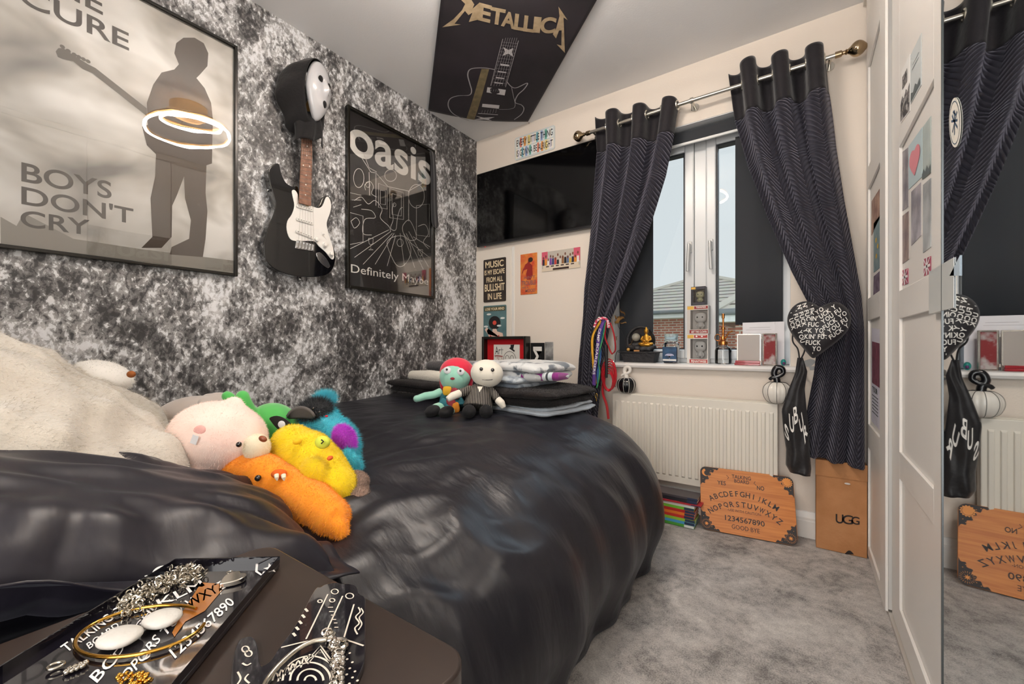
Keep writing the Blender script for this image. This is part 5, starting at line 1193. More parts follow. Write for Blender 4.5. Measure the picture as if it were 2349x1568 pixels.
g = G(); g.tube([on(1, 2.165, *q) for q in ((1390, 790), (1390, 797), (1391, 830), (1391, 866))], [.008, .011, .0085, .007], 14); tag(g.build('torch_handle', mat('black_plastic')), 'black plastic wand handle hanging in front of the red lead', 'handle')
g = G(); g.tube([Vector(on(1, 2.2, 1405, 833))+Vector((.012*math.cos(a*.39), 0, .012*math.sin(a*.39))) for a in range(16)], .0012, 6, closed=True); tag(g.build('key_ring', CH), 'steel split ring hanging below the red lead loops', 'key ring')
GOk = mat('brass_clip', '#c9a24a', .25, metal=.9)
for k, (px, py, lab) in enumerate(((1363, 893, 'steel clip at the end of the purple lanyard'), (1368, 905, 'brass clip at the end of the yellow lanyard'))):
    c = on(1, 2.185, px, py); g = G(); g.tube([c+Vector((.006*math.cos(a*.52), 0, .013*math.sin(a*.52)-.006)) for a in range(12)], .0018, 6, closed=True); g.cyl(c+Vector((0, 0, -.02)), c+Vector((0, 0, -.036)), .003, n=8); tag(g.build('lanyard_clip', CH if k == 0 else GOk), lab, 'clip')
# ================================================================ SOFT TOYS
def Q(px, py, d): return at(px, py, d)
def S(px, d): return px*d/956
def toy(name, label, px, py, d): p = Q(px, py, d); return thing(name, label, 'soft toy', (p.x, p.y, bedtop(p.y)))
VB = Matrix(((math.cos(YAW), math.sin(YAW), 0), (-math.sin(YAW), math.cos(YAW), 0), (0, 0, 1))).transposed()   # heading of the room's diagonal
def Rr_(deg): return VB @ RY(deg)
# white toy dog at the wall
t = toy('plush_dog', 'white fluffy toy behind the cream fur pillow, only its head and brown ear tip showing', 250, 850, 1.22)
g = G(); g.ell(Q(235, 862, 1.24), (S(62, 1.22), S(50, 1.22), S(34, 1.22)), Rr_(18)); g.ell(Q(200, 960, 1.28), (.09, .09, .14)); blob(g, 'body', mat('white_plush', '#f2efe9', .95, sheen=.5), t, .007, 3, fur=(7200, 0.0102, 0.00048))
G().ell(Q(301, 858, 1.20), (S(11, 1.2), S(8, 1.2), S(8, 1.2))).build('ear_tip', mat('brown_plush', '#9a5a2c', .9), t)
# taupe cushion toy
t = toy('plush_elephant', 'taupe grey velvet toy lying between the cream pillow and the pink bear', 440, 935, 1.32)
g = G(); g.ell(Q(445, 945, 1.36), (S(78, 1.34), S(60, 1.34), S(38, 1.34)), Rr_(-6)); g.ell(Q(500, 925, 1.30), (S(40, 1.3), S(30, 1.3), S(26, 1.3))); g.tube([Q(480, 915, 1.28), Q(468, 925, 1.24), Q(478, 945, 1.22)], [.022, .02, .012], 10); blob(g, 'body', mat('taupe_velvet', '#b7aca4', .8, sheen=.5, bump=(25, .2)), t, .007, 5)
# pink bear
t = toy('plush_bear', 'large pale pink plush bear with cream muzzle lying beside the cream pillow', 500, 1000, 1.02)
PK = mat('pink_plush', '#ffe6da', .95, sheen=.6, var=('#fac4b4', 7, .5, .8)); CM = mat('cream_plush', '#f7ebcf', .95, sheen=.5)
g = G(); g.ell(Q(502, 1003, 1.03), (S(102, 1.03), S(92, 1.03), S(82, 1.03)), Rr_(14)); g.ell(Q(535, 938, 1.06), (S(26, 1.04), S(20, 1.04), S(30, 1.04)), Rr_(10)); g.ell(Q(455, 985, .96), (S(34, .98), S(20, .98), S(26, .98)), Rr_(-30)); g.ell(Q(440, 1075, 1.02), (.11, .10, .06))
blob(g, 'body', PK, t, .006, 4, fur=(25200, 0.0068, 0.00036))
g = G(); g.ell(Q(589, 1025, .985), (S(28, .98), S(28, .98), S(31, .98))); mz = blob(g, 'muzzle', CM, t, .005, 3, fur=(4680, 0.0051, 0.00036))
G().ell(Q(603, 1006, .95), (S(10, .93), .006, S(7, .93)), Rr_(25)).build('nose', mat('brown_nose', '#8a4b2f', .3), mz)
G().ell(Q(548, 1019, .945), .0062, None, 14, 10).build('eye', mat('toy_eye', '#1d1614', .08, coat=1), t)
g = G(); g.ell(Q(452, 992, .945), (S(22, .95), .006, S(15, .95)), Rr_(-35)); g.build('inner_ear', mat('pink_satin', '#f0b6ae', .5), t)
G().obox(Q(446, 1008, .93), (.014, .001, .02), Rr_(20)).build('cloth_tag', mat('tag_white', '#e7e7ea', .6), t)
# green toy
t = toy('plush_alien', 'bright green smooth plush toy with a black teardrop eye behind the pink bear', 620, 975, 1.16)
GR = mat('green_plush', '#48b04f', .75, sheen=.6)
g = G(); g.ell(Q(625, 985, 1.2), (S(58, 1.2), S(56, 1.2), S(62, 1.2)), Rr_(-15)); g.tube([Q(580, 985, 1.17), Q(572, 950, 1.15), Q(561, 925, 1.14), Q(556, 910, 1.14)], [.030, .024, .019, .018], 12); g.ell(Q(556, 909, 1.14), .0175); g.tube([Q(560, 955, 1.18), Q(540, 925, 1.18), Q(522, 908, 1.18)], [.022, .017, .015], 12); g.ell(Q(521, 908, 1.18), .015); g.ell(Q(635, 1050, 1.2), (.07, .06, .05))
gb = blob(g, 'body', GR, t, .005, 4)
ec = Q(640, 971, 1.13)
def eyep(dx, dy, h=0): return Q(641+dx, 971+dy, 1.128-.0006*abs(dx)*0-h)
g = G(); P = [(-25, -14), (-8, -19), (12, -12), (27, 4), (12, 12), (2, 18), (-10, 8), (-20, -4)]; g.prism([Q(643+x, 972+y, 1.128) for x, y in [(p.x, p.y) for p in spline(P, 3, True)]], ray(643, 972)*.012); ey_ = g.build('eye_patch', mat('eye_black', '#1b1a1a', .4), t, bevel=.001)
g = G(); c = Q(646, 973, 1.126); g.ell(c, (S(8.5, 1.13), .002, S(8.5, 1.13)), VB); g.build('eye_highlight', mat('tag_white'), ey_)
# teal and magenta shaggy toy
t = toy('plush_monster', 'shaggy teal, black and magenta plush toy behind the yellow one', 745, 960, 1.22)
TE = mat('teal_fur', '#48c3d6', .9, sheen=.4); BF = mat('black_fur', '#22242a', .9, sheen=.4); MG = mat('magenta_fur', '#d93fe6', .9, sheen=.4)
g = G(); g.ell(Q(735, 970, 1.25), (S(45, 1.24), S(42, 1.24), S(42, 1.24))); g.ell(Q(775, 1010, 1.2), (S(42, 1.2), S(42, 1.2), S(60, 1.2)), Rr_(-30)); g.ell(Q(806, 1058, 1.12), (S(18, 1.12), S(20, 1.12), S(36, 1.12)), Rr_(-25)); blob(g, 'body', TE, t, .006, 3, fur=(16200, 0.0170, 0.00048, (0, 0, -.4)))
g = G(); g.ell(Q(722, 940, 1.22), (S(34, 1.22), S(30, 1.22), S(22, 1.22)), Rr_(-10)); blob(g, 'face_fur', BF, t, .006, 3, fur=(6300, 0.0187, 0.00048, (.1, 0, .1)))
g = G(); g.ell(Q(790, 1005, 1.14), (S(21, 1.14), S(18, 1.14), S(32, 1.14)), Rr_(-25)); blob(g, 'magenta_patch', MG, t, .006, 3, fur=(6300, 0.0136, 0.00048, (.2, 0, -.2)))
g = G(); g.ell(Q(745, 917, 1.26), (S(22, 1.24), S(20, 1.24), S(12, 1.24))); blob(g, 'teal_tuft', TE, t, .006, 2, fur=(3240, 0.0204, 0.00048, (.1, 0, .5)))
def ear(u, v): x = 1-2*u; return Q(690+32*x, 945+10*x*x+(v-.5)*26*(1-x*x)**.6, 1.17+.02*(v-.5))
G().grid(ear, 14, 6).build('ear', mat('grey_felt', '#5f5a58', .8), t, solid=.006)
G().ell(Q(749, 954, 1.165), (.005, .004, .003)).build('mouth', mat('red_felt', '#c02c38', .6), t)
for px in (719, 733): G().ell(Q(px, 936+(px-719)*.6, 1.168), .0042).build('eye', mat('toy_eye'), t)
# yellow chick-like toy
t = toy('plush_chick', 'long bright yellow furry plush toy lying across the middle of the pile', 725, 1070, 1.02)
YL = mat('yellow_fur', '#f6d90c', .9, sheen=.4, var=('#f2b90a', 6, .5, .85))
g = G(); g.tube([Q(672, 1022, 1.06), Q(700, 1042, 1.05), Q(735, 1078, 1.02), Q(768, 1115, 1.0)], [S(46, 1.05), S(58, 1.05), S(57, 1.02), S(48, 1.0)], 20); g.ell(Q(672, 1020, 1.06), S(46, 1.06)); g.ell(Q(768, 1117, 1.0), S(50, 1.0)); g.ell(Q(720, 1085, .975), (S(40, .98), .03, S(40, .98)))
blob(g, 'body', YL, t, .006, 4, fur=(32400, 0.0085, 0.00042))
g = G(); g.ell(Q(740, 1014, .972), (S(17, .97), .014, S(15, .97)), VB); eb = g.build('eye_patch', mat('lime_felt', '#d9e34e', .8), t)
g = G(); g.tube([Q(737, 1008, .953), Q(742, 1012, .952), Q(737, 1017, .953)], .0016, 6); g.build('stitched_eye', mat('stitch_black', '#1e1c1a', .6), eb)
g = G(); g.ell(Q(757, 1050, .972), (S(6, .96), .01, S(5, .96)), VB); g.build('beak', mat('orange_felt', '#e8642a', .7), t)
g = G(); g.ell(Q(738, 1122, .955), (S(24, .96), .022, S(18, .96)), Rr_(15)); blob(g, 'orange_foot', mat('amber_fur', '#f39a1a', .9, sheen=.4), t, .005, 3, fur=(3600, 0.0076, 0.00042))
g = G(); [g.ell(Q(x, y, .985), (S(9, .98), .012, S(7, .98)), VB) for x, y in ((682, 1012),)]; g.build('cheek_patch', mat('amber_felt', '#f0c020', .9), t)
# orange toy
t = toy('plush_dragon', 'orange furry plush toy with cream teeth between the yellow one and the black pillow', 690, 1130, .95)
OR = mat('orange_fur', '#ffa01c', .9, sheen=.4, var=('#ffb648', 6, .5, .85))
g = G(); g.tube([Q(545, 1070, 1.0), Q(600, 1085, .98), Q(660, 1125, .96), Q(715, 1155, .93), Q(755, 1180, .9)], [S(34, 1), S(46, .98), S(52, .96), S(50, .93), S(42, .9)], 18); g.ell(Q(540, 1070, 1.0), S(32, 1)); g.ell(Q(757, 1185, .9), S(44, .9)); g.tube([Q(762, 1190, .89), Q(780, 1215, .87), Q(788, 1236, .86)], [S(30, .89), S(22, .87), S(13, .86)], 12)
blob(g, 'body', OR, t, .006, 4, fur=(30600, 0.0076, 0.00042))
g = G(); g.ell(Q(640, 1086, .925), (S(17, .93), .014, S(10, .93)), VB); ms = g.build('mouth', mat('burnt_orange_felt', '#dd5f14', .8), t)
for px in (635, 651): G().tube([Q(px-1, 1088, .91), Q(px, 1095, .906), Q(px+1, 1102, .906)], [.005, .0045, .001], 8).build('tooth', CM, ms)
G().ell(Q(592, 1096, .915), .007, None, 14, 10).build('eye', mat('toy_eye'), t)
# brown fluffy toy
t = toy('plush_paw', 'small brown curly plush toy poking out at the right of the pile', 825, 1140, 1.02)
g = G(); g.ell(Q(822, 1148, 1.0), (S(36, 1), S(32, 1), S(34, 1))); g.ell(Q(815, 1105, 1.03), (S(30, 1.03), S(28, 1.03), S(24, 1.03))); blob(g, 'body', mat('brown_curly_fur', '#9c8273', .95, sheen=.4), t, .006, 3, fur=(12600, 0.0076, 0.00054, (0, 0, -.3)))
G().ell(Q(640, 1040, 1.10), (S(14, 1.1), .02, S(12, 1.1))).build('tucked_paw', mat('brown_curly_fur'), t)

# ================================================================ DOLLS
def bedz(y): return bedtop(y)+.012
def doll(name, label, cx, cy, d, skin, top, foot, hairc=None, hs=42):
    p = Q(cx, cy, d); base = bedz(p.y); t = thing(name, label, 'doll', (p.x, p.y, base)); return t, p, base
# left doll
d = 1.87
t, p, b0 = doll('cloth_doll', 'teal skinned cloth doll with bright red hair sitting left of the striped suit doll', 1030, 880, d, 0, 0, 0)
SK = mat('mint_plush', '#97cdb9', .85, sheen=.5); RH = mat('red_hair_felt', '#d3203f', .85, sheen=.4); PB_ = mat('navy_felt_boot', '#0e0d11', .85, sheen=.05)
g = G(); g.ell(Q(1044, 864, d), (S(36, d), S(30, d), S(34, d)), VB); g.tube([Q(1044, 890, d), Q(1043, 902, d)], S(12, d), 12); hd = blob(g, 'head', SK, t, .004, 3)
g = G(); g.ell(Q(1048, 852, d+.02), (S(40, d), S(33, d), S(33, d)), VB); hh_ = blob(g, 'hair', RH, t, .004, 3)
g = G(); g.ell(Q(1018, 872, d+.03), (S(10, d), .02, S(26, d)), VB); g.ell(Q(1076, 868, d+.03), (S(10, d), .02, S(28, d)), VB); g.build('side_hair', RH, hh_)
for px, py in ((1026, 849), (1057, 852)):
    e_ = G().ell(Q(px, py, d-S(27, d)), (S(8.5, d), .004, S(8, d)), VB).build('eye', mat('tag_white'), hd); G().ell(Q(px-1, py-2, d-S(29.5, d)), (S(2.6, d), .003, S(2.6, d)), VB).build('pupil', mat('toy_eye'), e_)
G().ell(Q(1038, 868, d-S(30, d)), (S(5, d), .003, S(3, d)), VB).build('mouth', mat('wine_felt', '#8c2030', .7), hd)
cl_ = [('#2f6d7a', 1012, 906, 14, 12), ('#d7a42a', 1026, 896, 13, 13), ('#8c2f3a', 1044, 902, 15, 15), ('#2f6d7a', 1018, 922, 12, 10), ('#8c2f3a', 1036, 924, 17, 12), ('#d7862a', 1046, 934, 15, 10)]
g = G(); g.tube([Q(1030, 898, d), Q(1034, 918, d-.01), Q(1038, 936, d-.02)], [S(20, d), S(27, d), S(33, d)], 16); dr = blob(g, 'dress', mat('patch_teal', '#2f6d7a', .85), t, .005, 3)
for k, (c_, px, py, rx, rz) in enumerate(cl_[1:]): G().ell(Q(px, py, d-.058-.003*k), (S(rx*.8, d), .012, S(rz*.8, d)), VB @ RY(20*k), 10, 8, .6).build('dress_patch', mat('patch'+c_, c_, .85), dr)
g = G(); g.tube([Q(1012, 898, d-.01), Q(995, 905, d-.03), Q(975, 908, d-.04), Q(958, 914, d-.05)], [S(10, d), S(9, d), S(9, d), S(8, d)], 10); g.ell(Q(956, 914, d-.05), S(8, d)); blob(g, 'arm', SK, t, .004, 2)
g = G(); g.tube([Q(1048, 906, d-.03), Q(1036, 912, d-.06), Q(1028, 916, d-.07)], [S(8, d)]*3, 10); blob(g, 'arm', SK, t, .004, 2)
for a, b_, c_ in (((1020, 930), (1000, 936), (990, 944)), ((1040, 938), (1030, 944), (1022, 946))):
    g = G(); g.tube([Q(*a, d-.04), Q(*b_, d-.09), Q(*c_, d-.13)], [S(11, d)]*3, 10); lg = blob(g, 'leg', SK, t, .004, 2)
    g = G(); g.ell(Q(c_[0]+2, c_[1]-2, d-.15), (S(17, d), S(22, d), S(12, d)), VB @ RY(-20)); blob(g, 'boot', PB_, lg, .004, 3)
# right doll
d = 1.78
t, p, b0 = doll('cloth_doll', 'white round headed cloth doll in a black pinstripe suit sitting beside the red haired doll', 1108, 890, d, 0, 0, 0)
WP = mat('ivory_plush', '#e6e0d2', .85, sheen=.4)
def pin():
    m = mat('pinstripe_cloth', '#25211f', .85); nt, b = nodes(m); tc = nd(nt, 'ShaderNodeTexCoord'); sx_ = nd(nt, 'ShaderNodeSeparateXYZ'); nt.links.new(tc.outputs['Object'], sx_.inputs[0])
    f = math_(nt, 'FRACT', math_(nt, 'MULTIPLY', math_(nt, 'ADD', math_(nt, 'MULTIPLY', sx_.outputs[0], .82), math_(nt, 'MULTIPLY', sx_.outputs[1], .57)), 150)); c = math_(nt, 'GREATER_THAN', f, .72)
    mx = nd(nt, 'ShaderNodeMixRGB'); mx.inputs[1].default_value = lin('#25211f'); mx.inputs[2].default_value = lin('#a39c92'); nt.links.new(c, mx.inputs[0]); nt.links.new(mx.outputs[0], b.inputs['Base Color']); return m
PS = pin()
g = G(); g.ell(Q(1117, 856, d), (S(38, d), S(34, d), S(32, d)), VB @ RY(8)); hd = blob(g, 'head', WP, t, .004, 3)
for px, py in ((1104, 846), (1130, 848)): G().ell(Q(px, py, d-S(32, d)), (S(4, d), .003, S(4, d)), VB).build('eye', mat('toy_eye'), hd)
g = G(); g.tube([Q(1106+k*3, 870+.08*(k-4)**2*-1+1.2, d-S(31, d)+.002*abs(k-4)*.4) for k in range(9)], .0014, 6); g.build('stitched_mouth', mat('stitch_black'), hd)
g = G(); g.tube([Q(1104, 888, d+.01), Q(1100, 908, d-.01), Q(1096, 935, d-.03)], [S(22, d), S(29, d), S(34, d)], 18); jk = blob(g, 'jacket', PS, t, .0045, 3)
g = G(); g.prism([Q(1095, 886, d-.046), Q(1108, 886, d-.046), Q(1100, 899, d-.06)], ray(1100, 890)*.008); g.build('collar', WP, jk)
G().ell(Q(1097, 910, d-.066), (S(3, d), .003, S(3, d)), VB).build('button', mat('tag_white'), jk)
g = G(); g.tube([Q(1079, 892, d-.01), Q(1066, 898, d-.05), Q(1052, 902, d-.07)], [S(10, d)]*3, 10); a1_ = blob(g, 'sleeve', PS, t, .004, 2)
g = G(); g.tube([Q(1056, 901, d-.07), Q(1038, 908, d-.09), Q(1026, 916, d-.1)], [S(9, d), S(9, d), S(6.5, d)], 10); blob(g, 'hand', WP, a1_, .004, 2)
g = G(); g.tube([Q(1124, 893, d-.01), Q(1134, 904, d-.03), Q(1141, 915, d-.04)], [S(9, d)]*3, 10); a2_ = blob(g, 'sleeve', PS, t, .004, 2)
g = G(); g.tube([Q(1141, 915, d-.04), Q(1150, 924, d-.05), Q(1156, 935, d-.05)], [S(9, d), S(9, d), S(6, d)], 10); blob(g, 'hand', WP, a2_, .004, 2)
for px in (1076, 1115): g = G(); g.ell(Q(px, 943, d-.1), (S(15, d), S(16, d), S(15, d)), VB); blob(g, 'boot', PB_, t, .004, 3, fur=(2160, 0.0034, 0.00030))

# ================================================================ FOLDED BLANKETS
def slab(name, label, x0, x1, y0, y1, z0, th, m, seed, layers=2, rz=0, edge=None, cat='blanket', group=None, dipx=0):
    """one folded blanket: stacked rounded layers joined by a fold along the near edge"""
    cx_, cy_ = (x0+x1)/2, (y0+y1)/2; R = RZ(rz); a, b_ = (x1-x0)/2, (y1-y0)/2; g = G(); h = th/layers
    for L in range(layers):
        zc = z0+h*(L+.5); ins = .012*math.sin(seed*3+L*2.1)
        def f(sgn):
            def q(u, v):
                x = math.sin((2*u-1)*math.pi/2); y = math.sin((2*v-1)*math.pi/2); edge_ = (1-abs(x)**16)*(1-abs(y)**16); k_ = 1-.05*(x*y)**4; x *= k_; y *= k_
                z = sgn*h*.56*max(0, edge_)**.5 + .008*nz(x*2+seed, y*2+L, 1.3, seed)*1.0 - dipx*x*x
                return Vector((cx_, cy_, zc)) + R @ Vector((x*(a-ins*.5)*(1-.02*abs(nz(y*3, seed, 1.5, L))), y*(b_-ins)*(1+.04*nz(x*4, L*3., 1.4, seed)), z))
            return q
        g.grid(f(1), 50, 40); g.grid(f(-1), 50, 40)
    # fold round the right-hand end
    o = g.build(name, m, None, ang=180); tag(o, label, cat, group); return o
zb = bedtop(1.7)-.012
FZ = mat('grey_fleece', '#a9b2bb', .95, sheen=.5, bump=(150, .3)); DKF = mat('black_fake_fur', '#110d0f', .9, sheen=.05, bump=(90, .6, 3, .006), var=('#1d1716', 25)); WF = mat('white_print_fleece', '#d4d6d6', .95, sheen=.5, var=('#5d6670', 9, .56, .60))
o = slab('folded_blanket', 'pale grey fleece blanket at the bottom of the folded pile', .62, 1.16, 1.46, 1.84, zb, .040, FZ, 2, 2, -8)
o = slab('folded_blanket', 'long black fake fur blanket in the folded pile across the foot of the bed', .06, 1.17, 1.45, 1.86, zb+.034, .066, DKF, 5, 2, -4); add_fur(o, 34000, .008, .0005, (.3, -.2, -.2))
o = slab('folded_blanket', 'blue grey printed fleece folded above the black fur blanket', .52, .97, 1.50, 1.84, zb+.092, .055, mat('blue_print_fleece', '#79838e', .95, sheen=.4, var=('#b6bec4', 11, .5, .56)), 7, 2, -6)
o = slab('folded_blanket', 'white and black printed fleece blanket on top of the pile', .50, 1.05, 1.52, 1.86, zb+.140, .070, WF, 11, 2, -5, dipx=.012)
g = G(); g.tube([(.16, 1.60, zb+.118), (.34, 1.56, zb+.122), (.52, 1.54, zb+.120)], [.028, .034, .030], 18); g.ell((.16, 1.6, zb+.118), (.028, .028, .028)); g.ell((.52, 1.54, zb+.12), .03); r_ = blob(g, 'rolled_blanket', mat('ivory_fleece', '#d9d4c8', .95, sheen=.4, bump=(90, .3)), None, .006, 4, fur=(7200, 0.0051, 0.00036)); tag(r_, 'ivory fleece roll lying left of the dolls on the black fur blanket', 'blanket')
g = G(); g.tube([(.18, 1.72, zb+.166), (.36, 1.69, zb+.168), (.50, 1.68, zb+.168)], [.030, .034, .034], 18); g.ell((.18, 1.72, zb+.166), .03); g.ell((.5, 1.68, zb+.168), .034); r_ = blob(g, 'rolled_blanket', mat('charcoal_fleece', '#3c3a3e', .95, sheen=.3, bump=(90, .3)), None, .006, 4); tag(r_, 'charcoal grey fleece roll behind the ivory roll', 'blanket')
# striped inner folds showing at the right end of the top blanket
g = G(); g.tube([(.93, 1.535, zb+.150), (1.0, 1.55, zb+.152), (1.07, 1.60, zb+.150), (1.08, 1.68, zb+.148)], [.017, .020, .020, .014], 14)
def stripes():
    m = mat('striped_fleece', '#c9cfd2', .9, sheen=.4); nt, b = nodes(m); tc = nd(nt, 'ShaderNodeTexCoord'); sx_ = nd(nt, 'ShaderNodeSeparateXYZ'); nt.links.new(tc.outputs['Object'], sx_.inputs[0])
    f = math_(nt, 'FRACT', math_(nt, 'MULTIPLY', sx_.outputs[0], 16)); r = nd(nt, 'ShaderNodeValToRGB'); cr = r.color_ramp; cr.interpolation = 'CONSTANT'; cr.elements[0].color = lin('#8a2a7c'); cr.elements[1].position = .3; cr.elements[1].color = lin('#d5dadc')
    for p_, c_ in ((.5, '#3a3f45'), (.62, '#c7d0d4'), (.85, '#7c2a70')): e = cr.elements.new(p_); e.color = lin(c_)
    nt.links.new(f, r.inputs['Fac']); nt.links.new(r.outputs['Color'], b.inputs['Base Color']); return m
o = g.build('rolled_blanket', stripes()); tag(o, 'purple and white striped fleece fold at the right end of the blanket pile', 'blanket')
# ================================================================ BEDSIDE TABLE
TZ = .600
t = thing('bedside_table', 'small black bedside table with rounded corners in the foreground', 'table', (1.55, .06, 0))
BT = mat('black_lacquer_top', '#2b211d', .3, spec=.6, bump=(8, .03), var=('#352a24', 4))
def rrect(x0, x1, y0, y1, r, z):
    P = []
    for cx_, cy_, s0 in ((x1-r, y1-r, 0), (x0+r, y1-r, 90), (x0+r, y0+r, 180), (x1-r, y0+r, 270)):
        for k in range(8): a = math.radians(s0+k*90/7); P.append(Vector((cx_+r*math.cos(a), cy_+r*math.sin(a), z)))
    return P
tc1 = hz(620, 1256, TZ); tc2 = hz(1062, 1520, TZ)
tx0, tx1, ty1 = tc1.x-.004, tc2.x+.004, hz(800, 1362, TZ).y+.008
G().prism(rrect(tx0-.012, tx1, -.13, ty1, .028, TZ-.022), (0, 0, .022)).build('table_top', BT, t, bevel=.003, seg=3)
G().box((tx0+.01, -.12, .12), (tx1-.015, ty1-.015, TZ-.0225)).build('cabinet', mat('black_lacquer_side', '#171415', .35), t, bevel=.004)
G().box((tx1-.0148, -.11, .36), (tx1-.006, ty1-.025, .56)).build('drawer', mat('black_lacquer_side'), t, bevel=.003)
for x in (tx0+.02, tx1-.05):
    for y in (-.11, ty1-.05): G().box((x, y, 0), (x+.03, y+.03, .119)).build('leg', mat('black_lacquer_side'), t)
# dust specks are part of the top
g = G(); rk = random.Random(8)
# coffin shaped tray
TRY = mat('tray_resin', '#15131a', .06, coat=1, coatr=.02, spec=.6); WIH = mat('white_resin_ink', '#ece9e6', .4)
tz = TZ+.012
def tp(px, py, h=0): return hz(px, py, tz+h)
far1, far2 = hz(402, 1285, tz), hz(642, 1280, tz); rgt = hz(400, 1568, tz)
# outline as a coffin lid: narrow end away from the lens, shoulders nearer
ax_ = (hz(0, 1533, tz)-far1); 
out = [far1, far2, hz(400, 1567, tz), hz(300, 1700, tz), hz(-160, 1640, tz), hz(0, 1533, tz)]
tr = thing('jewellery_tray', 'glossy black coffin shaped trinket tray with white TALKING BOARD lettering', 'tray', ((far1+rgt)/2)-Vector((0, 0, .012)))
g = G(); g.prism([Vector((p.x, p.y, TZ+.0006)) for p in out], (0, 0, .006)); g.build('base', TRY, tr, bevel=.001)
cen = sum(out, Vector())/len(out)
g = G(); inn = [Vector((p.x+(cen.x-p.x)*.018, p.y+(cen.y-p.y)*.018, TZ+.0066)) for p in out]; ot = [Vector((p.x, p.y, TZ+.0066)) for p in out]; n = len(out)
g.add(ot+inn+[p+Vector((0, 0, .008)) for p in ot]+[p+Vector((0, 0, .008)) for p in inn], [(i, (i+1) % n, (i+1) % n+2*n, i+2*n) for i in range(n)]+[(i+n, i+3*n, (i+1) % n+3*n, (i+1) % n+n) for i in range(n)]+[(i+2*n, (i+1) % n+2*n, (i+1) % n+3*n, i+3*n) for i in range(n)]); g.build('rim', TRY, tr, smooth=False)
tzi = TZ+.0072
def tq2(px, py): return hz(px, py, tzi)
g = G()
def tt(s, bl, br, tl, b_=.01): g.text(s, tq2(*bl), tq2(*br), tq2(*tl), b_)
tt('TALKING', (153, 1497), (262, 1418), (137, 1482)); tt('BOARD', (205, 1488), (275, 1436), (197, 1476))
tt('ABC', (188, 1605), (272, 1512), (168, 1588)); tt('KLM', (367, 1392), (470, 1342), (357, 1376)); tt('DEFGHIJ', (272, 1512), (362, 1392), (258, 1500))
tt('NOPQRS', (268, 1600), (372, 1470), (252, 1575)); tt('TUV', (378, 1462), (428, 1402), (366, 1446)); tt('WXYZ', (434, 1396), (520, 1346), (422, 1378))
tt('1234567890', (402, 1510), (540, 1382), (386, 1490))
for px, py, r in ((372, 1312, 17),):
    c = tq2(px, py); a = tq2(px+22, py-8)-c; b_ = tq2(px-6, py-14)-c
    P = [c+a*math.cos(q*.3)+b_*math.sin(q*.3) for q in range(16)]+[c+a*.25+(a*.8)*math.cos(q*.3)*.9+(b_*.8)*math.sin(q*.3) for q in range(15, -1, -1)]; g.poly(P)
c = tq2(620, 1303); a = tq2(634, 1295)-c; b_ = tq2(612, 1292)-c; g.poly([c+(a*math.cos(k*math.pi/5)+b_*math.sin(k*math.pi/5))*(1 if k % 2 == 0 else .4) for k in range(10)])
g.stroke([tq2(590, 1288), tq2(588, 1310), tq2(600, 1318), tq2(606, 1310)], .0025, (0, 0, 1))
g.stroke([tq2(318, 1330), tq2(350, 1332), tq2(400, 1318), tq2(436, 1296)], .002, (0, 0, 1))
for px, py in ((395, 1296), (404, 1300), (420, 1292), (335, 1320), (430, 1293)): g.disc(tq2(px, py), (.0015, 0, 0), (0, .0015, 0), 8)
g.build('lettering', WIH, tr, smooth=False)
g = G(); g.poly([tq2(*q) for q in ((462, 1335), (505, 1338), (510, 1352), (470, 1400), (425, 1425), (400, 1460), (395, 1450), (420, 1400))]); g.build('amber_window', mat('amber_resin', '#a5682f', .15, coat=1), tr, smooth=False)
GOL = mat('gold_bangle', '#d6a347', .12, metal=1)
def flat_ring(name, c, a, b_, r, m, label, cat, z=.004, k0=0, k1=64):
    g = G(); P = [c+a*math.cos(q*2*math.pi/64)+b_*math.sin(q*2*math.pi/64)+Vector((0, 0, z)) for q in range(k0, k1)]; g.tube(P, r, 10, closed=(k1-k0 == 64)); o = g.build(name, m); tag(o, label, cat); return o
c = tq2(328, 1448); a = tq2(466, 1412)-c; b_ = tq2(300, 1405)-c
flat_ring('bangle', c, a, b_, .0016, GOL, 'thin gold bangle lying in the coffin shaped tray', 'bangle', .0028, 3, 60)
WS = mat('white_stone', '#cfcbc4', .5, bump=(120, .6, 3, .002))
for px, py, rx, lab in ((275, 1475, 42, 'large pitted white oval stone nearer the lens in the tray'), (372, 1432, 40, 'rough white oval stone farther back in the tray')):
    c = tq2(px, py); g = G(); R = Matrix.Rotation(math.radians(30), 3, 'Z'); g.ell(c+Vector((0, 0, .006)), (S(rx, .42)*.95, S(rx, .42)*.78, .0055), R, 26, 16, .9); o = g.build('stone', WS, ang=180); tag(o, lab, 'stone')
# chain heap
SVc = mat('silver_chain', '#c9c2b4', .2, metal=1)
g = G(); rk = random.Random(4); pts_c = []
for k in range(230):
    f = rk.random(); px = 275+190*f+rk.gauss(0, 8); py = 1388-75*f+rk.gauss(0, 10)+(10 if f < .3 else 0); c = tq2(px, py)+Vector((0, 0, .0025+.009*rk.random()*math.exp(-((f-.55)/.35)**2)))
    R = Euler((rk.random()*3, rk.random()*3, rk.random()*3)).to_matrix(); rr_ = .0026
    g.tube([c+R @ Vector((rr_*1.25*math.cos(q*.785), rr_*math.sin(q*.785), 0)) for q in range(8)], .0008, 5, closed=True)
o = g.build('chain_necklace', SVc); tag(o, 'heap of silver chain piled along the upper side of the tray', 'necklace')
c = tq2(532, 1335); g = G(); a = (tq2(565, 1318)-c); b_ = Vector((-a.y, a.x, 0))
P = []
for q in range(30): hx, hy_ = heart(q/30*2*math.pi); P.append(c+b_*hx*.75*-1+a*-hy_*.9*-1)
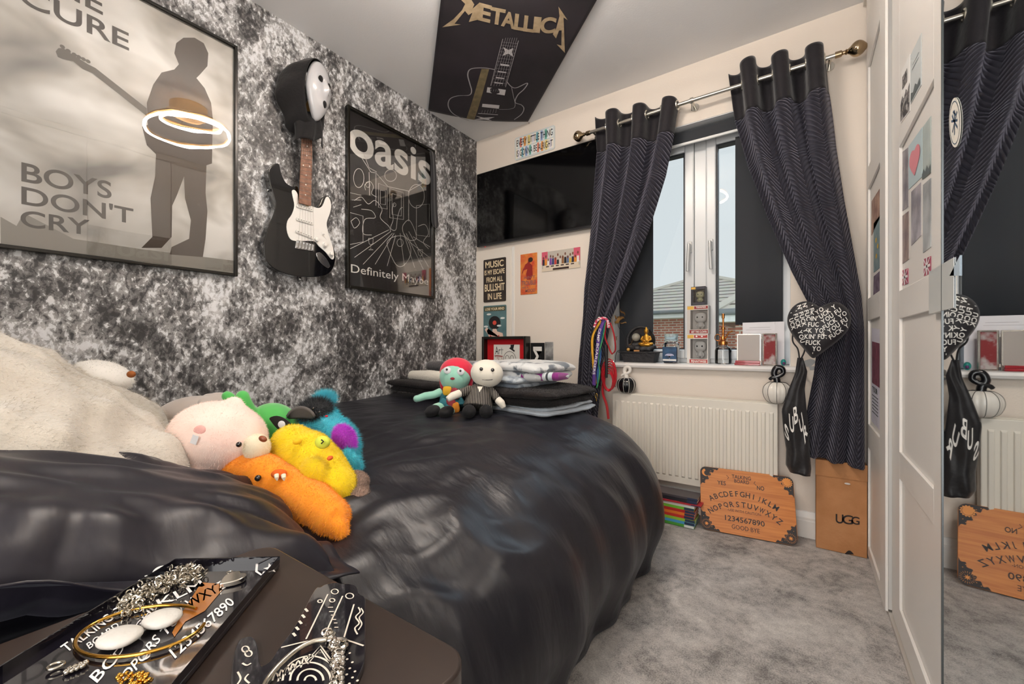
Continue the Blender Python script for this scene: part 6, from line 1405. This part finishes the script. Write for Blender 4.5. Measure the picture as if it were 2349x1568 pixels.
g.prism(P, (0, 0, .006)); o = g.build('heart_locket', mat('silver', '#cfc8be', .12, metal=1), bevel=.0025, seg=4); tag(o, 'silver heart locket near the star corner of the coffin tray', 'locket')
G().tube([tq2(527, 1316)+Vector((.003*math.cos(q*.7), .003*math.sin(q*.7), .002)) for q in range(9)], .0008, 6, closed=True).build('jump_ring', SVc, o)
c = tq2(128, 1534); a = tq2(146, 1530)-c; flat_ring('finger_ring', c, a, Vector((-a.y, a.x, 0))*.8, .0013, SVc, 'silver ring by the lower edge of the coffin tray', 'ring', .003)
g = G()
for k in range(26): px = 150+50*k/26; c = tq2(px, 1545-20*k/26+4*math.sin(k)); g.ell(c+Vector((0, 0, .002)), .0019, None, 8, 6)
o = g.build('bead_bracelet', SVc); tag(o, 'short silver bead strand beside the ring in the tray', 'bracelet')
g = G(); rk = random.Random(6)
for k in range(60): c = tq2(rk.uniform(268, 352), rk.uniform(1554, 1590)); g.ell(c+Vector((0, 0, .002+.003*rk.random())), .0017, None, 8, 6)
o = g.build('chain_necklace', GOL); tag(o, 'small heap of gold chain at the bottom edge of the photo in the tray', 'necklace')
# gold trim strip in the amber part
# palm-reading hand tray
tz2 = TZ+.001
def h2(px, py, z=0): return hz(px, py, TZ+.0068+z)
ht = thing('jewellery_tray', 'glossy black hand shaped trinket tray with white palm lines', 'tray', h2(720, 1450)-Vector((0, 0, .006)))
fingers = [((672, 1478), (690, 1440), (712, 1396), (726, 1370), 17), ((712, 1478), (735, 1430), (756, 1380), (768, 1357), 19), ((755, 1478), (778, 1430), (800, 1376), (806, 1362), 18), ((800, 1482), (816, 1440), (826, 1405), (828, 1388), 15)]
P = [(530, 1600), (536, 1520), (548, 1484), (566, 1474), (582, 1476), (592, 1500), (598, 1540), (620, 1530), (645, 1492), (668, 1462), (690, 1425), (722, 1364), (735, 1358), (745, 1352), (768, 1346), (784, 1350), (800, 1350), (818, 1356), (824, 1372), (838, 1384), (838, 1420), (838, 1480), (836, 1530), (815, 1580), (780, 1640), (560, 1680)]
pl_ = [h2(p.x, p.y, -.006) for p in spline(P, 4, True)]
g = G(); g.prism(pl_, (0, 0, .006)); hb = g.build('base', TRY, ht, bevel=.0015, seg=3)
g = G(); N3 = (0, 0, 1)
def hs2(P, w=.0016, sp=5, closed=False): Q_ = [h2(*p, .0004) for p in P]; g.stroke(spline(Q_, sp, closed) if sp else Q_, w, N3, closed)
for a, b_ in (((702, 1465), (752, 1362)), ((742, 1462), (786, 1366)), ((788, 1465), (812, 1385))): hs2([a, b_], .0015, 0)
hs2([(645, 1484), (705, 1470), (770, 1462), (834, 1480)], .0016)
for cx_, cy_, r in ((768, 1356, 8), (802, 1366, 9), (734, 1378, 5), (762, 1376, 6)): hs2([(cx_+r*math.cos(q*.785), cy_+r*.7*math.sin(q*.785)) for q in range(8)], .0012, 3, True)
for k in range(5): hs2([(700-k*7, 1395+k*14), (706-k*7, 1402+k*14)], .0022, 0)
hs2([(822, 1392), (826, 1402), (816, 1414), (824, 1428), (814, 1440), (820, 1454)], .0014); hs2([(828, 1394), (833, 1404), (824, 1416), (830, 1430), (822, 1444)], .0012)
for k in range(3): hs2([(752+k*7, 1392+k*18), (764+k*5, 1392+k*18)], .0012, 0); hs2([(755+k*6, 1402+k*18), (766+k*5, 1402+k*18)], .0012, 0)
for k in range(4): r = 10+k*13; hs2([(712+r*1.3*math.cos(math.radians(180+q*18)), 1560+r*1.15*math.sin(math.radians(180+q*18))) for q in range(11)], .0016, 3)
for k in range(7): hs2([(625+k*13, 1560-k*8+10*(k % 2)), (632+k*13, 1542-k*7), (642+k*12, 1556-k*8)], .0013, 3)
for k in range(12): q = 790+12*math.sin(k*2.1); g.disc(h2(q+k*2, 1490+k*7, .0004), (.0011, 0, 0), (0, .0011, 0), 8)
hs2([(700, 1520), (735, 1480), (765, 1520)], .0014, 0); hs2([(706, 1522), (735, 1488), (758, 1522)], .0012, 0)
for q in ((563, 1488), (570, 1498)): hs2([(q[0]+8*math.cos(a*1.05), q[1]+7*math.sin(a*1.05)) for a in range(6)], .0012, 3, True)
hs2([(556, 1520), (566, 1525), (576, 1520)], .0014); hs2([(545, 1540), (552, 1555), (545, 1568)], .0014); hs2([(570, 1545), (562, 1556), (572, 1566)], .0014)
g.build('palm_lines', mat('cream_resin_ink', '#dfd5c6', .4), hb, smooth=False)
# silver bangle and bracelet lying over the hand tray
c = h2(770, 1640); g = G(); P = [h2(600, 1590, .004), h2(612, 1560, .004), h2(640, 1525, .005), h2(680, 1490, .005), h2(720, 1470, .005), h2(755, 1464, .005), h2(765, 1452, .005)]
g.tube(spline(P, 6), .0022, 10); o = g.build('bangle', SVc); tag(o, 'silver bangle curving over the hand shaped tray', 'bangle')
g = G(); rk = random.Random(12)
for k in range(34):
    f = k/33; px = 752+22*math.sin(f*2.6)+rk.gauss(0, 3); py = 1448+128*f; cc = h2(px, py, .004+.003*rk.random()); R = Euler((rk.random()*3, rk.random()*3, rk.random()*3)).to_matrix()
    g.tube([cc+R @ Vector((.0036*math.cos(q*.785), .0028*math.sin(q*.785), 0)) for q in range(8)], .0010, 6, closed=True)
    if k % 3 == 0: g.ell(h2(px+9, py+4, .004), .0028, None, 8, 6)
o = g.build('charm_bracelet', mat('silver')); tag(o, 'chunky silver charm bracelet running down the hand shaped tray', 'bracelet')
g = G(); cc = h2(776, 1478, .004); g.tube([cc+Vector((.0075*math.cos(q*.52), .0065*math.sin(q*.52), 0)) for q in range(12)], .0022, 8, closed=True); tag(g.build('clasp', mat('silver')), 'round silver clasp of the charm bracelet on the hand tray', 'clasp')

# ================================================================ FLOOR THINGS
b0, b1 = Vector((1.553, 2.150, .006)), Vector((1.936, 2.196, .006)); up = Vector((-.02, .086, .275))
def bp(u, v, h=0):
    n = (b1-b0).cross(up).normalized(); return b0+(b1-b0)*u+up*v+n*h
t = thing('talking_board', 'orange wooden talking board leaning against the radiator on the carpet', 'board', (b0+b1)/2)
WD = mat('orange_wood', '#cf8237', .42, var=('#b96a24', 3)); nt, b = nodes(WD)
nn_ = [n for n in nt.nodes if n.type == 'TEX_NOISE'][0]; tc = [n for n in nt.nodes if n.type == 'TEX_COORD'][0]; mp = nt.nodes.new('ShaderNodeMapping'); mp.inputs['Scale'].default_value = (1.5, 1.5, 28); nt.links.new(tc.outputs['Object'], mp.inputs[0]); nt.links.new(mp.outputs[0], nn_.inputs['Vector']); nn_.inputs['Scale'].default_value = 4
rc = .07; asp = .384/.288
P = []
for cx_, cy_, s0 in ((1-rc, 1-rc*asp, 0), (rc, 1-rc*asp, 90), (rc, rc*asp, 180), (1-rc, rc*asp, 270)):
    for k in range(7): a = math.radians(s0+k*15); P.append((cx_+rc*math.cos(a), cy_+rc*asp*math.sin(a)))
nb = (b1-b0).cross(up).normalized()
pn = G().prism([bp(u, v, -.008) for u, v in P], nb*.008).build('panel', WD, t, bevel=.001)

sg_ = 1 if nb.y < 0 else -1
BKI = mat('board_black_ink', '#231815', .5)
H = .0004*sg_ if sg_ > 0 else -.0084
def bt(g, s, u0, v0, u1, v1, b_=.01): g.text(s, bp(u0, v0, H), bp(u1, v0, H), bp(u0, v1, H), b_)
g = G(); bt(g, 'TALKING', .36, .865, .565, .925); bt(g, 'BOARD', .385, .80, .545, .855); bt(g, 'YES', .195, .735, .29, .80); bt(g, 'NO', .625, .735, .70, .80, .02)
bt(g, '-USE WITH CAUTION-', .30, .345, .66, .385, 0); bt(g, '1234567890', .27, .195, .685, .275); bt(g, 'GOOD BYE', .34, .085, .63, .15, 0)
def arc(s, cu, cv, R0, a0, a1, size):
    n = len(s)
    for k, ch in enumerate(s):
        a = math.radians(a0+(a1-a0)*k/(n-1)); vs, fs = glyphs(ch, .012); u0 = cu+R0*math.sin(a)/asp*1.0; v0 = cv+R0*math.cos(a); w_ = size*min(.95, _ASP[ch])*.9
        out = []
        for x, y in vs: X = (x-.5)*w_; Y = (y-.5)*size; out.append(bp(u0+(X*math.cos(a)+Y*math.sin(a))/asp, v0+(-X*math.sin(a)+Y*math.cos(a)), H))
        g.add(out, fs)
arc('ABCDEFGHIJKLM', .465, -.27, .90, -30.5, 30.5, .083); arc('NOPQRSTUVWXYZ', .475, -.33, .80, -37, 37, .083)
g.stroke([bp(.30, .90, H), bp(.325, .87, H), bp(.31, .84, H)], .002, nb); g.stroke([bp(.61, .86, H), bp(.595, .83, H), bp(.62, .80, H)], .002, nb)
g.build('lettering', BKI, pn, smooth=False)
# ornamental corners
def corner(cu, cv, su, sv):
    g = G(); P = []
    def q(u, v): return bp(cu+su*u, cv+sv*v, H*1.0)
    edge = [(.215, .004), (.195, .04), (.165, .03), (.15, .085), (.115, .08), (.125, .13), (.09, .15), (.10, .2), (.06, .215), (.055, .27), (.022, .27), (.004, .315)]
    e2 = [(p.x, max(.003, p.y)) for p in spline(edge, 3)]
    cn = [(.003, rc*asp)] + [(rc+rc*math.cos(math.radians(180+k*15)), rc*asp+rc*asp*math.sin(math.radians(180+k*15))) for k in range(1, 6)] + [(rc, .003)]
    g.poly([q(max(.003, u), max(.003, v)) for u, v in e2+cn]); return g.build('corner_ornament', mat('board_black_ink'), pn, smooth=False), q
gold = mat('board_orange_ink', '#e08f3d', .45); H2 = H+.0003*sg_
for cu, cv, su, sv, kind in ((0, 1, 1, -1, 'moon'), (1, 1, -1, -1, 'sun'), (0, 0, 1, 1, 'star'), (1, 0, -1, 1, 'star')):
    o, q = corner(cu, cv, su, sv); H_ = H; g = G()
    def q2(u, v, e=.0003): p_ = q(u, v); return p_+nb*e*sg_
    uu = lambda u, v: q2(.065+u*.05, .095+v*.05*asp)
    if kind == 'moon': g.poly([uu(.9*math.cos(a), .9*math.sin(a)) for a in [math.radians(-20+k*16) for k in range(18)]] + [uu(.25+.62*math.cos(a), .12+.62*math.sin(a)) for a in [math.radians(245-k*15) for k in range(17)]])
    elif kind == 'sun':
        g.poly([uu(1.15*(1 if k % 2 == 0 else .8)*math.cos(k*math.pi/14), 1.15*(1 if k % 2 == 0 else .8)*math.sin(k*math.pi/14)) for k in range(28)])
    else:
        g.poly([uu((.6 if k % 2 == 0 else .2)*math.cos(k*math.pi/8), (.6 if k % 2 == 0 else .2)*math.sin(k*math.pi/8)) for k in range(16)])
        for k in range(20): a = k*math.pi/10; g.stroke([uu(.75*math.cos(a), .75*math.sin(a)), uu(1.1*math.cos(a), 1.1*math.sin(a))], .0008, nb)
    for u, v in ((.15, .03), (.12, .055), (.03, .2), (.05, .24), (.03, .28)): g.add([q2(u, v), q2(u+.006, v), q2(u+.006, v+.008), q2(u, v+.008)], [(0, 1, 2, 3)])
    g.build('gold_print', gold, o, smooth=False)
    if kind == 'sun':
        g = G(); g.stroke([q2(.065+.04*math.cos(a), .095+.04*asp*math.sin(a), .0006) for a in [k*.35 for k in range(12)]], .0012, nb); g.build('sun_line', mat('board_black_ink'), o, smooth=False)
# cardboard box
t = thing('cardboard_box', 'tall brown cardboard box printed UGG standing between the skirting and wardrobe', 'box', (2.08, 2.29, 0))
CB = mat('cardboard', '#b98458', .8, var=('#ad784c', 12), bump=(90, .1))
bx0, bx1, by0, by1, bz1 = 1.999, 2.170, 2.245, 2.333, .385
G().box((bx0, by0, .001), (bx1, by1, bz1-.001)).build('carton', CB, t, bevel=.002)
G().box((bx0-.0015, by0-.003, bz1-.068), (bx1+.0005, by0-.0002, bz1)).build('lid_flap', CB, t, bevel=.0008)
g = G(); 
def bxp(px, py): return on(1, by0-.0006, px, py)
for ch, a, b_, tl in (('U', (1917, 1199), (1935, 1201), (1917, 1178)), ('G', (1932, 1201), (1957, 1203), (1932, 1180)), ('G', (1953, 1201), (1972, 1204), (1953, 1183))): g.text(ch, bxp(*a), bxp(*b_), bxp(*tl), .015)
g.build('lettering', BKI, t, smooth=False)
g = G(); c = bxp(1948, 1273)
g.poly([bxp(1937+22*k/12, 1271-9*math.sin(math.pi*k/12)) for k in range(13)]); g.build('box_logo', BKI, t, smooth=False)
g = G(); g.ell(on(1, by0-.0034, 1944, 1109), (.010, .0006, .004)); g.build('finger_slot', mat('slot_pale', '#d8d0c8', .6), t)
# book stack
bcol = [('#4f9a3a', 'green'), ('#4a98c8', 'sky blue'), ('#8fbf3c', 'lime green'), ('#c7352e', 'red'), ('#e07a2c', 'orange'), ('#b92a2a', 'dark red'), ('#77b83a', 'leaf green'), ('#d9d6d0', 'white')]
yb0 = 2.085; z = .002; gb = 'school books stacked on the carpet beside the bed'
P0 = hz(1593, 1215, 0); bxr = P0.x
first = None
def book(z, th, c, nm, lab, dx=0, dy=0, L=.20, Wd=.10):
    x1 = bxr+dx; x0 = x1-L; y0 = P0.y+dy; y1 = y0+Wd; tk = .0012
    t = thing('book', lab, 'book', ((x0+x1)/2, (y0+y1)/2, z), gb)
    g = G(); g.box((x0, y0, z), (x1, y1, z+tk)); g.box((x0, y0, z+th-tk), (x1, y1, z+th)); g.box((x0, y0, z+tk), (x1, y0+tk, z+th-tk)); cv_ = g.build('cover', mat('cover_'+nm, c, .4), t)
    G().box((x0+.002, y0+tk+.0002, z+tk+.0001), (x1-.002, y1-.003, z+th-tk-.0001)).build('pages', mat('page_paper', '#e6e2da', .8), t)
    G().box((x1-.045, y0-.0006, z+.001), (x1-.0006, y0-.0001, z+th-.001)).build('spine_band', mat('spine_navy', '#2a3550', .4) if nm not in ('white', 'green') else mat('spine_white', '#dcdcdc', .4), cv_)
    return t
order = ['at the bottom of the stack', 'second from the bottom', 'third from the bottom', 'in the lower middle of the stack', 'in the middle of the stack', 'above the orange book', 'under the white book', 'near the top of the coloured books']
for k, (c, nm) in enumerate(bcol):
    th = .0135; book(z, th, c, nm, '%s school book %s beside the bed' % (nm, order[k]), dx=(k % 3-1)*.002); z += th+.0004
th = .006; book(z, th, '#b4303a', 'crimson', 'crimson exercise book lying on top of the coloured books', dx=.03, dy=-.005, L=.24, Wd=.14); z += th+.0003
book(z, .016, '#2a2a30', 'black_white', 'black and white paperback on the crimson exercise book', dx=.01, dy=.005); z += .0163
book(z, .010, '#4a4448', 'grey', 'dark grey paperback topmost of the book stack', dx=.012, dy=.008); z += .0103

# ================================================================ THINGS STUCK ON THE WARDROBE
def wsheet(name, label, tl, bl, br, tr_, m, x, cat='poster'):
    P = [on(0, x-.0012, *q) for q in (tl, bl, br, tr_)]
    o = G().prism(P, (.0009, 0, 0)).build(name, m, smooth=False); tag(o, label, cat)
    def q(u, v, h=0): p_ = P[1].lerp(P[2], u).lerp(P[0].lerp(P[3], u), v); p_.x -= .0005+h; return p_
    return o, q
xm = WX+.0240; xmf = WX+.016; xf = WX+.008
def qt(g, q, s, u0, v0, u1, v1, b_=.01, h=0): g.text(s, q(u0, v0, h), q(u1, v0, h), q(u0, v1, h), b_)
def qr(g, q, u0, v0, u1, v1, h=0): g.poly([q(u0, v0, h), q(u1, v0, h), q(u1, v1, h), q(u0, v1, h)])
o, q = wsheet('poster', 'black and white portrait print at the top left of the middle wardrobe door', (2067, 166), (2066, 283), (2087, 254), (2087, 124), mat('white_paper', '#e9e7e4', .5), xmf)
g = G(); g.poly([q(*a, .0002) for a in ((0, .03), (1, .02), (1, .5), (.8, .42), (.6, .5), (.4, .38), (.2, .48), (0, .35))]); qr(g, q, .2, .60, .75, .84, .0002); g.build('portrait_print', mat('bw_ink', '#3d3b3c', .5, var=('#a9a6a4', 60, .5, .55)), o, smooth=False)
o, q = wsheet('poster', 'tall pale grey lyric print beside the portrait on the middle wardrobe door', (2088, 128), (2088, 240), (2113, 195), (2113, 76), mat('pale_grey_print', '#c2c8c9', .5), xmf)
g = G(); qr(g, q, .2, .62, .8, .635, .0002); qr(g, q, .25, .70, .85, .712, .0002); g.poly([q(*a, .0002) for a in ((.05, .02), (.95, .05), (.9, .2), (.7, .14), (.5, .24), (.3, .14), (.1, .2))]); g.build('lyric_print', mat('slate_ink', '#5a6264', .5), o, smooth=False)
pm = mat('muted_photo_a', '#6c6870', .45, var=('#9b9599', 20)); pm2 = mat('muted_photo_b', '#7d7a82', .45, var=('#bdb8be', 14)); pm3 = mat('muted_photo_c', '#8b8e90', .45, var=('#c5c9ca', 10)); pm4 = mat('muted_photo_d', '#7a6a6c', .45, var=('#a08d84', 18))
wsheet('poster', 'dark grey photo print at the upper left of the recessed panel, middle door', (2065, 352), (2064, 488), (2083, 474), (2083, 338), pm, xm)
o, q = wsheet('poster', 'pale blue print with a pink balloon heart on the middle wardrobe door', (2084, 336), (2084, 435), (2115, 405), (2115, 292), mat('pale_blue_print', '#b4c6cb', .4), xm)
g = G(); g.poly([q(.5+.40*heart(k/40*2*math.pi)[0], .5+.34*heart(k/40*2*math.pi)[1], .0004) for k in range(40)]); g.build('heart_print', mat('pink_balloon_ink', '#dd8a94', .35), o, smooth=False)
o, q = wsheet('poster', 'misty green grey print right of the pink heart print', (2116, 292), (2116, 412), (2135, 396), (2135, 266), mat('misty_print', '#b6c0bd', .45, var=('#93a09e', 9)), xm)
g = G(); g.poly([q(*a, .0003) for a in ((0, 0), (1, 0), (1, .16), (.8, .1), (.6, .2), (.4, .1), (.2, .18), (0, .1))]); g.build('crowd_print', mat('slate_ink'), o, smooth=False)
wsheet('poster', 'brown toned concert print below the dark grey photo print', (2066, 498), (2066, 608), (2084, 594), (2084, 484), pm4, xm)
wsheet('poster', 'lavender grey figure print in the centre of the recessed panel, middle door', (2090, 440), (2090, 563), (2112, 540), (2112, 418), pm2, xm)
wsheet('poster', 'grey seaside band print at the lower right of the poster group', (2117, 424), (2117, 580), (2135, 566), (2135, 408), pm3, xm)
UJ = mat('flag_red_print', '#b0566c', .45)
for k, (P, lab) in enumerate(((((2069, 620), (2069, 655), (2083, 650), (2083, 615)), 'small union flag sticker at the lower left of the middle door panel'), (((2119, 594), (2119, 633), (2135, 627), (2135, 587)), 'small union flag sticker at the lower right of the middle door panel'))):
    o, q = wsheet('sticker', lab, *P, UJ, xm, cat='sticker'); g = G()
    for a in ((.42, 0, .58, 1), (0, .42, 1, .58)): qr(g, q, *a, .0003)
    for a, b_ in (((.05, .05), (.4, .4)), ((.95, .05), (.6, .4)), ((.05, .95), (.4, .6)), ((.95, .95), (.6, .6))): g.stroke([q(*a, .0003), q(*b_, .0003)], .004, (1, 0, 0))
    g.build('flag_cross', mat('flag_white', '#e7dfe2', .5), o, smooth=False)
# far door
wsheet('poster', 'reddish portrait print at the top of the far wardrobe door group', (1999, 462), (1999, 540), (2018, 500), (2018, 432), mat('red_portrait', '#8a6358', .45, var=('#c0a08c', 20)), xf)
wsheet('poster', 'narrow red band print at the right edge of the far wardrobe door group', (2019, 428), (2019, 512), (2027, 505), (2027, 412), mat('maroon_print', '#7b4148', .45, var=('#b88c8c', 30)), xf)
o, q = wsheet('poster', 'blue and yellow flower print in the middle of the far wardrobe door group', (2004, 512), (2004, 625), (2020, 612), (2020, 492), mat('blue_green_print', '#8fa3a5', .45, var=('#6c8690', 40)), xf)
g = G(); [g.poly([q(.5+du+.12*math.cos(k*.63), v+.05*math.sin(k*.63), .0003) for k in range(10)]) for du, v in ((-.1, .6), (.15, .45), (-.05, .28))]; g.build('flower_print', mat('yellow_ink', '#d3b04e', .5), o, smooth=False)
wsheet('poster', 'dark purple band photo at the bottom of the far wardrobe door group', (2004, 634), (2003, 685), (2021, 676), (2021, 618), mat('purple_band_print', '#4a3a4e', .45, var=('#8d7f92', 40)), xf)
wsheet('poster', 'narrow black and yellow print beside the purple band photo', (2022, 580), (2022, 676), (2027, 674), (2027, 577), mat('black_yellow_print', '#2d2b30', .45, var=('#c9a33c', 8, .55, .6)), xf)
o, q = wsheet('poster', 'white tour sheet with a dark crimson picture on the lower far wardrobe door', (1999, 752), (1999, 965), (2027, 997), (2027, 756), mat('white_sheet', '#d8d5e2', .5), xf)
g = G(); qr(g, q, .08, .42, .72, .86, .0003); g.build('crimson_picture', mat('crimson_print', '#5a2f3f', .45, var=('#8f5566', 30)), o, smooth=False)
g = G(); qt(g, q, 'TOUR', .1, .33, .55, .39, .02, .0003)
for k in range(6): qr(g, q, .1, .29-.035*k, .6, .30-.035*k, .0003)
g.build('tour_lettering', mat('slate_ink'), o, smooth=False)
# round badge sticker on the mirror
xmr = WX+.0042
c = on(0, xmr, 2190, 281); a = on(0, xmr, 2204, 281)-c; b_ = Vector((0, 0, (on(0, xmr, 2190, 224)-c).z))
o = G().prism([c+a*math.cos(k*.157)+b_*math.sin(k*.157) for k in range(40)], (.0004, 0, 0)).build('round_sticker', mat('cream_sticker', '#ded9cf', .5), smooth=False); tag(o, 'round cream sticker with dark blue monogram stuck on the mirror door', 'sticker')
g = G(); e = Vector((-.0004, 0, 0))
g.stroke([c+e+a*.86*math.cos(k*.157)+b_*.86*math.sin(k*.157) for k in range(40)], .0016, (1, 0, 0), True)
for P in (((-.35, .3), (0, 0), (-.3, -.4)), ((0, .5), (0, -.5)), ((.35, .45), (.05, 0), (.4, -.2)), ((-.45, .05), (.4, .1)), ((-.2, .45), (.2, .3))): g.stroke([c+e+a*x*1.2+b_*y for x, y in P], .004, (1, 0, 0))
g.build('monogram', mat('navy_ink', '#2c4660', .5), o, smooth=False)
P = [on(0, xmr, *q_) for q_ in ((2178, 632), (2202, 632), (2202, 585))]
o = G().prism(P, (.0010, 0, 0)).build('sticker', mat('pale_blue_sticker', '#b9cad8', .4), smooth=False); tag(o, 'small pale blue triangular sticker above the mirror door handle', 'sticker')
# coat hook near the ceiling on the window wall
c = ww(1999, 100, 0); g = G(); g.tube(spline([c+Vector((.004, -.003, .02)), c+Vector((-.002, -.02, .012)), c+Vector((-.004, -.022, -.008)), c+Vector((-.001, -.008, -.012))], 5), .003, 8); tag(g.build('wall_hook', CH), 'tiny chrome hook on the wall near the top of the wardrobe', 'hook')
